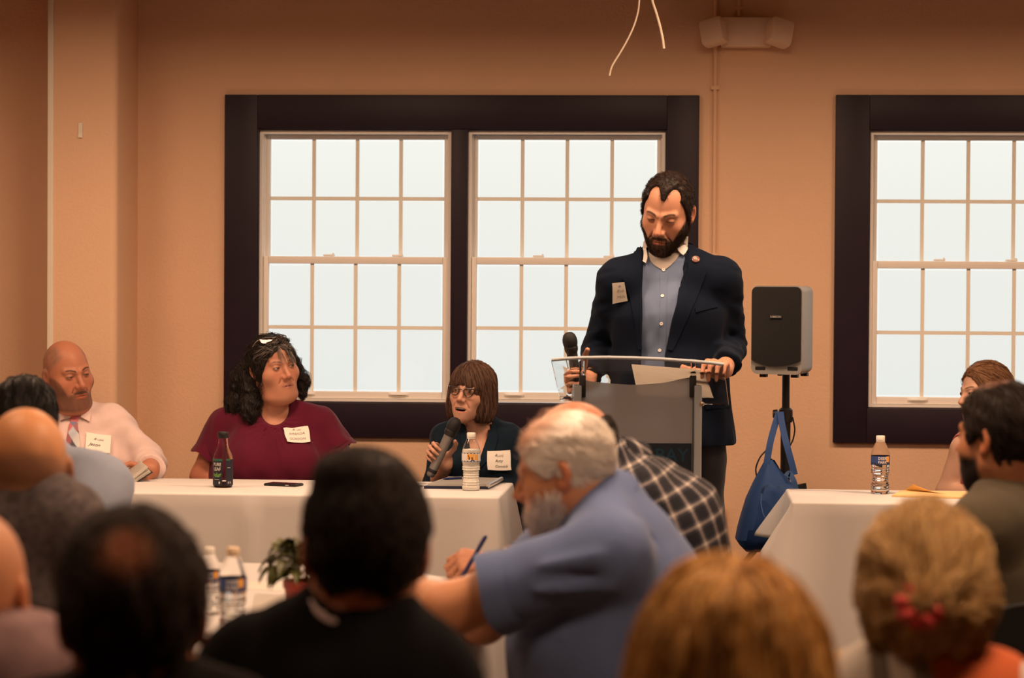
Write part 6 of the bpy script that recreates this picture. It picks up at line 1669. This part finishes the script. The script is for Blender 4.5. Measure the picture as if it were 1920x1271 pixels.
def thin(o_, h_, skinc, c, r0, r1, k):   # thinner hair: scalp colour shows through on the crown
    a = o_.data.color_attributes['col']; n = len(o_.data.vertices); cc = np.zeros(n * 4, np.float32); a.data.foreach_get('color', cc); cc = cc.reshape(-1, 4)
    P = np.zeros(n * 3, np.float32); o_.data.vertices.foreach_get('co', P); P = P.reshape(-1, 3) + ORG[o_.name].astype(np.float32); q = h_.loc(P)
    m = sstep(r1, r0, np.sqrt(((q - np.asarray(c, np.float32)) ** 2).sum(1)))[:, None] * k
    cc[:, :3] += (np.asarray(skinc, np.float32) - cc[:, :3]) * m; a.data.foreach_set('color', cc.ravel())
ho = hair_obj('hair', [(v, f, .9)], [s1, s2], [(.92, .86, .77), (.96, .92, .86), (.84, .76, .66)], M['hair'], o, 25)
thin(ho, h, (.66, .38, .25), (0, .03, .115), .05, .105, .85)
cand = np.stack([rg.uniform(-.07, .07, 3000), rg.uniform(-.01, .10, 3000), rg.uniform(-.135, -.02, 3000)], 1); W_ = h.wld(cand).astype(np.float32); hs = lambda p: h.sdf(p)
W_ = W_ - hs(W_)[:, None] * grad(hs, W_); q = h.loc(W_); keep = (q[:, 2] < np.interp(np.abs(q[:, 0]), [0, .03, .05, .075], [-.05, -.055, -.06, -.02])) & (q[:, 1] > -.005)
s1 = strands(hs, W_[keep], flow_dir(-h.U, h.F * .3), 4, .006, .0015, .0009, .3, 26, lift=.010); hair_obj('beard', [], [s1], [(.88, .80, .72), (.94, .88, .82), (.78, .68, .60)], M['hair'], o, 27)
seat(o, sk, -112, M['khaki'], 'black banquet chair under the white-haired man in blue', reach=.30)
pd_ = nrm(V(.35, -.25, .75)); pt = at(772, 1096, 5.06)
pen(pt - pd_ * .04 + V(.0, 0, 0), pt + pd_ * .085, .0048, M['black'], 'black pen in the hand of the white-haired man')

# --- man in the plaid shirt behind him
h = Head(at(1076, 852, 5.72), -112, 22, 6, 1.0, jw=1.05)
sk = Sk(nb=at(1156, 886, 5.74), shL=at(1195, 945, 5.58), shR=at(1135, 930, 5.95), elL=at(1130, 1110, 5.56), wrL=at(1010, 1120, 5.66), elR=at(1010, 1050, 5.92), wrR=at(935, 1060, 5.87),
        cst=at(1228, 985, 5.74), wst=at(1240, 1085, 5.74), pel=at(1235, 1180, 5.74), c=(.19, .138), w=(.19, .14), h=(.19, .16), sr=.062)
hR = hand(at(938, 1060, 5.87), (-.85, .05, .10), (.25, -.55, .75), (-.2, .8, .5), ((.75, .95, .5), (.85, 1.0, .5), (.95, 1.0, .6), (1.0, 1.0, .6)), thumb=[(.7, .5, -.45), (.95, .1, -.4), (1, -.1, -.35)], sc=1.05)
fn = skin_fn(h, sk, .066, hands=(hR,), ar=(.05, .045, .034), core=-.02)
lo, hi = bbox([h.c, sk.shL, sk.shR, sk.elL, sk.elR, sk.wrR, sk.wrL, sk.wst, at(870, 1060, 5.85)], .13)
colp = lambda p: h.colour(p, np.array((.56, .26, .155)), brow=(.05, .03, .02), opn=.5)
o = make_person('balding man in black and white plaid shirt writing behind the white-haired man', h, .06, fn, lo, hi, colp, .008, .0042)
def plaid_mat():
    m = bpy.data.materials.new('plaid_flannel'); m.use_nodes = True; nt = m.node_tree; b = nt.nodes['Principled BSDF']; b.inputs['Roughness'].default_value = .9
    at_ = nt.nodes.new('ShaderNodeAttribute'); at_.attribute_name = 'weave'; sx = nt.nodes.new('ShaderNodeSeparateXYZ'); nt.links.new(at_.outputs['Vector'], sx.inputs[0])
    def stripes(sock):
        r = nt.nodes.new('ShaderNodeValToRGB'); r.color_ramp.interpolation = 'CONSTANT'
        fr = nt.nodes.new('ShaderNodeMath'); fr.operation = 'FRACT'; nt.links.new(sock, fr.inputs[0]); nt.links.new(fr.outputs[0], r.inputs[0])
        els = [(0, .03), (.44, .55), (.49, .12), (.56, .95), (.70, .12), (.76, .55), (.81, .03)]
        r.color_ramp.elements[0].color = (.03, .03, .03, 1); r.color_ramp.elements[1].position = .44; r.color_ramp.elements[1].color = (.55, .55, .55, 1)
        for p_, c_ in els[2:]:
            e_ = r.color_ramp.elements.new(p_); e_.color = (c_, c_, c_, 1)
        return r.outputs[0]
    a, c = stripes(sx.outputs['X']), stripes(sx.outputs['Y'])
    ad = nt.nodes.new('ShaderNodeMix'); ad.data_type = 'RGBA'; ad.inputs[0].default_value = .5; nt.links.new(a, ad.inputs[6]); nt.links.new(c, ad.inputs[7])
    ra = nt.nodes.new('ShaderNodeValToRGB'); ra.color_ramp.elements[0].position = .04; ra.color_ramp.elements[0].color = (.010, .011, .018, 1); ra.color_ramp.elements[1].position = .92; ra.color_ramp.elements[1].color = (.72, .66, .60, 1)
    e_ = ra.color_ramp.elements.new(.30); e_.color = (.045, .05, .075, 1); e_ = ra.color_ramp.elements.new(.5); e_.color = (.24, .21, .20, 1)
    nt.links.new(ad.outputs[2], ra.inputs[0]); nt.links.new(ra.outputs[0], b.inputs['Base Color']); return m
M['plaid'] = plaid_mat()
fsh = tee(sk, .010, 71, .003, {'L': 1.9, 'R': 1.78}, (.072, .062, .050), 18)
sp_ax = nrm(sk.nb - sk.wst); sd_ax = sk.L; fw_ax = np.cross(sd_ax, sp_ax)
def weave(v):
    q = v - sk.cst; L_, U_ = q @ sd_ax, q @ sp_ax; F_ = q @ fw_ax; ang = np.arctan2(L_, F_ * 1.3)
    aR = np.clip(((v - sk.shR) @ (sk.elR - sk.shR)) / ((sk.elR - sk.shR) @ (sk.elR - sk.shR)), 0, 2)
    onarm = rc(v.astype(np.float32), lerp(sk.shR, sk.elR, .6), sk.wrR, .07) < .02
    x = ang * .16 / .046 + np.where(onarm, 0, 0); y = U_ / .046
    y = np.where(onarm, ((v - sk.elR) @ nrm(sk.wrR - sk.elR)) / .05, y); x = np.where(onarm, v[:, 2] / .05, x)
    return np.stack([x, y, x * 0], 1)
sh = garment('shirt', fsh, *bbox([sk.shL, sk.shR, sk.elL, sk.elR, sk.wrR, sk.wrL, sk.pel, sk.nb], .17), M['plaid'], o, .0085, attrs={'weave': weave})
ax_ = nrm(h.wld((0, -.022, -.055)) - sk.nb)
ob = collar_band('collar', sk, h, M['plaid'], o, .080, .030, .3, .5, th=.006, fwd=yaw_dir(-112), lo_off=.035, axis=ax_ * .7 + V(0, 0, .3))
P = np.zeros(len(ob.data.vertices) * 3, np.float32); ob.data.vertices.foreach_get('co', P); P = P.reshape(-1, 3) + ORG[ob.name]
q = P - sk.nb; vec_attr(ob.data, 'weave', np.stack([np.arctan2(q @ sd_ax, q @ fw_ax) * .08 / .045, (q @ ax_) / .05 + .2, q[:, 0] * 0], 1))
fh = cap_hair(h, .008, [-.12, -.06, -.03, .0, .02, .05, .1], [-.06, -.055, -.02, .0, -.01, .05, .2], lambda q, d: smx(d, q[:, 2] - .045 - .25 * np.maximum(-q[:, 1] - .06, 0), .010), .001, 6, 90)
v, f = mesh_fn(fh, h.c - V(.13, .13, .13), h.c + V(.13, .13, .13), .006); rg = np.random.RandomState(31)
s1 = strands(fh, v[rg.choice(len(v), 1200)], flow_dir(-h.U, -h.F * .3), 3, .008, .001, .0010, .3, 32, lift=.003); hair_obj('hair', [(v, f, .9)], [s1], [(.018, .013, .011), (.035, .026, .022), (.06, .05, .045)], M['hair'], o, 33)
seat(o, sk, -112, M['jeans'], 'black banquet chair under the man in plaid', reach=.34, off=(.07, 0))
pt = at(861, 1091, 5.84); pen(pt, at(912, 1004, 5.80), .0052, M['bluep'], 'dark blue pen in the hand of the man in plaid')

# --- man in the dark suit, seen from behind
def back_person(label, hx, Yh, yaw, pitch, roll, sc, nb, shL, shR, cst, el_drop, Yb, skin, hairspec, cloth, g, ar, neck=.058, jw=1.0, res=.010, cw=(.17, .12), collar=None, wide=1.0, wst=None, yawb=180, trs='trs', chairl=None, sr=.062, cols=None, sleeves=None, wamp=.003, reach=.38, off=(-.03, 0)):
    h = Head(at(hx[0], hx[1], Yh), yaw, pitch, roll, sc, jw=jw, wide=wide)
    F = yaw_dir(yawb); L = left_dir(yawb)
    n_, l_, r_2, c_ = at(*nb), at(*shL), at(*shR), at(*cst)
    z0 = .56; w_ = V(c_[0], c_[1], (c_[2] + z0) / 2) if wst is None else at(*wst); p_ = V(c_[0], c_[1], z0) - F * .02
    eL = l_ + V(0, 0, -.25) + L * .05 + F * .12; eR = r_2 + V(0, 0, -.25) - L * .05 + F * .12
    sk = Sk(nb=n_, shL=l_, shR=r_2, cst=c_, wst=w_, pel=p_, elL=eL, elR=eR, wrL=eL + F * .20 - L * .14 + V(0, 0, -.03), wrR=eR + F * .20 + L * .14 + V(0, 0, -.03), c=cw, w=(cw[0], cw[1] * 1.05), h=(cw[0] + .01, cw[1] * 1.2), sr=sr)
    hands = simple_hands(sk, F)
    fn = skin_fn(h, sk, neck, hands=hands, ar=(.046, .04, .03), core=-.03)
    lo, hi = bbox([h.c, l_, r_2, eL, eR, sk.wrL + F * .15, sk.wrR + F * .15, w_], .14)
    o = make_person(label, h, neck, fn, lo, hi, (lambda p: h.colour(p, np.asarray(skin), brow=(.03, .02, .015))) if cols is None else (lambda p: cols(h, p)), res, .005)
    fs = tee(sk, g, int(abs(hx[0])) % 97, wamp, sleeves, ar, 17)
    sh = garment(cloth[0], fs, *bbox([l_, r_2, eL, eR, sk.wrL, sk.wrR, p_, n_], .19), M[cloth[1]], o, res * 1.05)
    if collar: collar_band('collar', sk, h, M[collar[0]], o, collar[1], collar[2], .15, .35, th=.005, res=.007, fwd=F, lo_off=.04)
    if hairspec: hairspec(h, o)
    seat(o, sk, yawb, M[trs], chairl, reach=reach, off=off)
    return o, h, sk, fs
def short_hair(t, ys, zs, cols, seed, n=1500, extra=None, flow=None, lift=.005, step=.008, bald=None, rough=.0018, hw=.0012):
    def go(h, o):
        fh = cap_hair(h, t, ys, zs, extra, rough, seed, 70)
        v, f = mesh_fn(fh, h.c - V(.14, .14, .14), h.c + V(.14, .14, .15), .006); rg = np.random.RandomState(seed)
        fl = flow(h) if flow else flow_dir(-h.F * .4, -h.U)
        s1 = strands(fh, v[rg.choice(len(v), n)], fl, 4, step, .001, hw, .3, seed + 1, lift=lift)
        ob = hair_obj('hair', [(v, f, .9)], [s1], cols, M['hair'], o, seed + 2)
        if bald: thin(ob, h, *bald)
    return go
M['suit'] = cloth_mat('black_suit', (.004, .004, .005), .95, 0); M['greyjk'] = cloth_mat('grey_tweed', (.115, .095, .095), .95, .1, 500, .6, (60, .35)); M['ltblue'] = cloth_mat('light_blue_shirt', (.36, .42, .54), .9, .05)
M['olive'] = cloth_mat('olive_polo', (.085, .070, .045), .9, .15); M['mauve'] = cloth_mat('mauve_knit', (.27, .17, .17), .95, .2, 300, .6, (30, .15)); M['brownjk'] = cloth_mat('dark_brown_jacket', (.008, .006, .005), .95, 0); M['collarw'] = cloth_mat('pale_collar', (.62, .50, .48), .85, .1)
DK = [(.010, .007, .006), (.020, .013, .010), (.035, .022, .016)]
def split_extra(q, d):   # a ridge of thicker hair over the crown
    return su(d, ell(q, (.012, -.02, .105), (.058, .080, .034)), .02)
o, h, sk, fs = back_person('dark-haired man in black suit seen from behind in the middle of the audience', (684, 1032), 3.36, 186, 4, -2, 1.0, (672, 1172, 3.36), (475, 1268, 3.42), (778, 1272, 3.30), (650, 1350, 3.36), 0, 0, (.50, .24, .15),
    short_hair(.011, [-.12, -.05, -.040, .006, .016, .03, .05, .1], [-.108, -.098, .034, .034, -.005, .0, .05, .09], DK, 41, 2600, split_extra, lambda h: flow_dir(-h.F * .5, -h.U * .8, h.L * .3)), ('jacket', 'suit'), .016, (.076, .066, .055), jw=1.0, collar=('collarw', .070, .050), yawb=190, chairl='black banquet chair under the man in black suit', cw=(.175, .12), res=.009)
gl = empty('eyeglasses', h.wld((0, .1, .008)), None, None); gl.parent = o; gl.location = Vector(h.wld((0, .1, .008)) - ORG[o.name]); ORG[gl.name] = h.wld((0, .1, .008))
for s_ in (-1, 1):
    rim([h.wld((s_ * x, .103 - .16 * abs(x - .008), z)) for x, z in ((.010, .018), (.030, .022), (.056, .022), (.056, .0), (.040, -.014), (.016, -.008))], gl, .0018)
    MB().tube([h.wld((s_ * .058, .094, .018)), h.wld((s_ * .083, .070, .017)), h.wld((s_ * .087, .0, .016)), h.wld((s_ * .083, -.02, .006))], .0022, 6).build('temple', M['alu'], gl, smooth=True)
MB().tube([h.wld((-.011, .103, .014)), h.wld((0, .106, .016)), h.wld((.011, .103, .014))], .0018, 6).build('bridge', M['frame'], gl, smooth=True)
# --- dark-haired man with a bald spot, lower left
back_person('brown-haired man with a small bald spot seen from behind, lower left', (250, 1156), 3.02, 188, 2, 2, 1.04, (258, 1318, 3.02), (80, 1400, 3.05), (430, 1395, 3.0), (258, 1470, 3.04), 0, 0, (.42, .17, .09),
    short_hair(.013, [-.12, -.05, -.040, .006, .016, .03, .05, .1], [-.12, -.105, .034, .034, -.005, .0, .05, .09], [(.018, .011, .008), (.032, .018, .012), (.05, .028, .018)], 51, 2600, None, lambda h: flow_dir(-h.F * .6, -h.U * .8), .006, .009, ((.40, .15, .07), (.004, -.098, .082), .012, .046, .9)), ('jacket', 'brownjk'), .014, (.075, .066, .055), collar=None, yawb=186, chairl='black banquet chair under the man with a bald spot', cw=(.175, .125), res=.010, wide=1.0)
# --- bald man in the grey jacket, left edge
o, h, sk, fs = back_person('bald man in grey tweed jacket seen from behind at the left edge', (46, 884), 4.58, 200, 6, 0, .985, (40, 950, 4.58), (-150, 1000, 4.62), (116, 985, 4.52), (20, 1065, 4.60), 0, 0, (.72, .33, .12),
    None, ('jacket', 'greyjk'), .016, (.076, .066, .055), jw=1.08, collar=('ltblue', .068, .018), yawb=196, chairl='black banquet chair under the bald man in grey jacket', cw=(.185, .13), res=.009,
    cols=lambda h, p: h.colour(p, np.array((.66, .30, .13)), scalp=lambda q: .62 * sstep(.06, .01, q[:, 2] + waves(q, 4, 40, .012)) * sstep(.02, -.03, q[:, 1]), scalpc=(.20, .12, .09)))
# --- dark head and light blue shirt beyond him
back_person('black-haired person in light blue shirt seated beyond the bald man', (44, 800), 6.3, 190, 6, 0, 1.0, (85, 868, 6.3), (-60, 930, 6.38), (182, 912, 6.2), (90, 985, 6.3), 0, 0, (.35, .17, .10),
    short_hair(.012, [-.12, -.05, -.01, .02, .05, .1], [-.12, -.10, -.05, -.01, .05, .09], [(.008, .007, .007), (.014, .012, .011)], 61, 900), ('shirt', 'ltblue'), .010, (.082, .070, .055), yawb=205, chairl='black banquet chair under the person in light blue', cw=(.19, .14), res=.011, sr=.075, trs='jeans')
# --- man cut by the lower left corner
back_person('bald man in mauve knit cut off by the lower left corner, one ear showing', (-58, 1118), 3.42, 176, 0, 0, 1.04, (-45, 1225, 3.42), (-260, 1270, 3.44), (62, 1262, 3.36), (-60, 1350, 3.42), 0, 0, (.66, .30, .15),
    None, ('sweater', 'mauve'), .014, (.074, .066, .055), yawb=165, chairl='black banquet chair under the man in mauve', cw=(.175, .125), res=.010, neck=.062)
# --- man in olive polo, right edge
o, h, sk, fs = back_person('dark-haired bearded man in olive polo at the right edge, head turned left', (1874, 822), 5.40, 222, 2, 0, .98, (1898, 916, 5.42), (1850, 992, 5.30), (2040, 972, 5.56), (1925, 1050, 5.42), 0, 0, (.44, .20, .11),
    short_hair(.010, [-.12, -.05, -.03, .0, .025, .05, .1], [-.095, -.085, -.01, .01, -.01, .05, .09], DK, 81, 1500, None, None, .004, .008, ((.30, .14, .08), (0, .01, .125), .03, .06, .6)), ('polo', 'olive'), .012, (.070, .064, .052), yawb=196, off=(-.05, .06), collar=('olive', .070, .028), chairl='black banquet chair with its backrest showing behind the man in olive', cw=(.18, .125), res=.009, sleeves={'L': .9, 'R': .9},
    cols=lambda h, p: (lambda c, q: c + (np.array((.012, .009, .008), np.float32) - c) * (sstep(-.03, -.05, q[:, 2]) * sstep(.0, .02, q[:, 1]) * sstep(-.15, -.12, q[:, 2]))[:, None])(h.colour(p, np.array((.42, .18, .09)), brow=(.02, .014, .01)), h.loc(p)))

# --- woman with long honey-blond hair, bottom centre right
def long_hair(spec, cols, seed, n, flowf, cut=None, wid=.0016, res=.007, steps=9, step=.016, jit=.10):
    def go(h, o):
        def fh(p):
            d = spec(h.loc(p)) - waves(h.loc(p), seed, 42, .0030, (1.8, 1.8, .30)); return d * h.sc
        v, f = mesh_fn(fh, h.c - V(.22, .22, .30), h.c + V(.22, .22, .2), res); rg = np.random.RandomState(seed)
        s1 = strands(fh, v[rg.choice(len(v), n)], lambda p: (flowf(h.loc(p)) @ h.R.T), steps, step, .001, wid, jit, seed + 1, lift=.006)
        hair_obj('hair', [(v, f, .9)], [s1], cols, M['hair'], o, seed + 2)
    return go
def sp14(q):
    d = ell(q, (0, -.012, .024), (.106, .118, .109)); ax = np.stack([np.abs(q[:, 0]), q[:, 1], q[:, 2]], 1)
    d = su(d, ell(q, (.006, -.045, -.075), (.118, .085, .130)), .05)
    return ss(d, ell(q, (0, .125, -.045), (.062, .08, .10)), .01)
def fl14(q):
    r = q - np.array((-.005, -.01, .10), np.float32); r[:, 2] -= .03; r = r / (np.linalg.norm(r, axis=1)[:, None] + 1e-6); r[:, 2] -= .9 * sstep(.10, .0, q[:, 2]); return r
M['tan'] = cloth_mat('tan_top', (.30, .20, .13), .9, .2)
back_person('woman with honey-blond bobbed hair seen from behind at the bottom', (1366, 1262), 2.75, 182, 4, 0, 1.0, (1375, 1440, 2.75), (1170, 1510, 2.77), (1575, 1510, 2.73), (1375, 1570, 2.76), 0, 0, (.55, .30, .18),
    long_hair(sp14, [(.55, .26, .060), (.72, .38, .10), (.24, .10, .028), (.85, .52, .19)], 91, 5200, fl14), ('top', 'tan'), .010, (.06, .054, .045), neck=.048, yawb=182, chairl='black banquet chair under the honey-blond woman', cw=(.155, .11), res=.012, sr=.05)
# --- woman with the tied-back hair and red scrunchie
SCR = (.012, -.130, -.008)
def sp15(q):
    d = ell(q, (0, -.014, .026), (.093, .112, .103)); d = su(d, ell(q, (0, -.050, -.025), (.086, .072, .065)), .04)
    d = su(d, sph(q, (.004, -.112, .0), .030), .03)
    a_ = np.arctan2(q[:, 0] - SCR[0], q[:, 2] - SCR[2]); rr_ = np.sqrt((q[:, 0] - SCR[0]) ** 2 + (q[:, 2] - SCR[2]) ** 2); d = d + .0035 * np.sin(a_ * 8 + 1.5 * np.sin(rr_ * 40)) * sstep(.015, .05, rr_) * sstep(.0, -.04, q[:, 1])
    d = smx(d, -.090 - q[:, 2], .02)
    return ss(d, ell(q, (0, .125, -.045), (.062, .08, .10)), .01)
def fl15(q):
    t = np.array(SCR, np.float32) - q; t = t / (np.linalg.norm(t, axis=1)[:, None] + 1e-6); dn = np.tile(np.array((.1, -.1, -1), np.float32), (len(q), 1)); m = sstep(-.035, -.06, q[:, 2])[:, None]
    return t * (1 - m) + dn * m
M['stripe'] = None
def stripe_mat():
    m = bpy.data.materials.new('striped_top'); m.use_nodes = True; nt = m.node_tree; b = nt.nodes['Principled BSDF']; b.inputs['Roughness'].default_value = .9
    a = nt.nodes.new('ShaderNodeAttribute'); a.attribute_name = 'weave'; sx = nt.nodes.new('ShaderNodeSeparateXYZ'); r = nt.nodes.new('ShaderNodeValToRGB'); r.color_ramp.interpolation = 'CONSTANT'
    nt.links.new(a.outputs['Vector'], sx.inputs[0]); nt.links.new(sx.outputs['X'], r.inputs[0])
    cs = [(0, (.72, .52, .30)), (.33, (.74, .68, .60)), (.46, (.22, .18, .14)), (.53, (.74, .68, .60)), (.60, (.22, .18, .14)), (.66, (.62, .13, .035)), (.9, (.74, .68, .60))]
    r.color_ramp.elements[0].color = (*cs[0][1], 1); r.color_ramp.elements[1].position = cs[1][0]; r.color_ramp.elements[1].color = (*cs[1][1], 1)
    for p_, c_ in cs[2:]: e_ = r.color_ramp.elements.new(p_); e_.color = (*c_, 1)
    nt.links.new(r.outputs[0], b.inputs['Base Color']); return m
M['stripe'] = stripe_mat()
o, h, sk, fs = back_person('woman with tied-back blond hair and a red scrunchie seen from behind', (1738, 1110), 3.40, 172, 4, 4, 1.0, (1718, 1256, 3.40), (1565, 1318, 3.46), (1862, 1312, 3.36), (1712, 1400, 3.41), 0, 0, (.58, .30, .16),
    long_hair(sp15, [(.42, .25, .085), (.60, .37, .14), (.20, .10, .035), (.72, .50, .24)], 101, 4200, fl15, wid=.0015, steps=8, step=.014), ('top', 'stripe'), .010, (.06, .054, .045), neck=.048, yawb=172, chairl='black banquet chair under the woman with red scrunchie', cw=(.15, .11), res=.011, sr=.052)
tp = [c for c in o.children if c.name.startswith('top')][0]
P = np.zeros(len(tp.data.vertices) * 3, np.float32); tp.data.vertices.foreach_get('co', P); P = P.reshape(-1, 3) + ORG[tp.name]
vec_attr(tp.data, 'weave', np.stack([((P - sk.nb) @ (-sk.L)) * -1 / .44 * -1 + .55 + ((P - sk.nb) @ V(0, 0, 1)) * .5, P[:, 0] * 0, P[:, 0] * 0], 1))
M['scr'] = mat('red_scrunchie', (.58, .045, .035), .6, sheen=.3)
th = np.linspace(0, 2 * math.pi, 73); G = []
cS = h.wld(SCR); a = nrm(h.L * 1.0 + h.U * .0); b = nrm(h.U + h.F * .25)
for ph_ in np.linspace(0, 2 * math.pi, 13):
    G.append([cS + (a * math.cos(t) + b * math.sin(t)) * (.020 + (.016 + .0025 * math.sin(9 * t)) * math.cos(ph_)) + np.cross(a, b) * (.016 + .003 * math.sin(7 * t + 1)) * math.sin(ph_) for t in th])
MB().grid(np.array(G)).build('scrunchie', M['scr'], o, smooth=True)
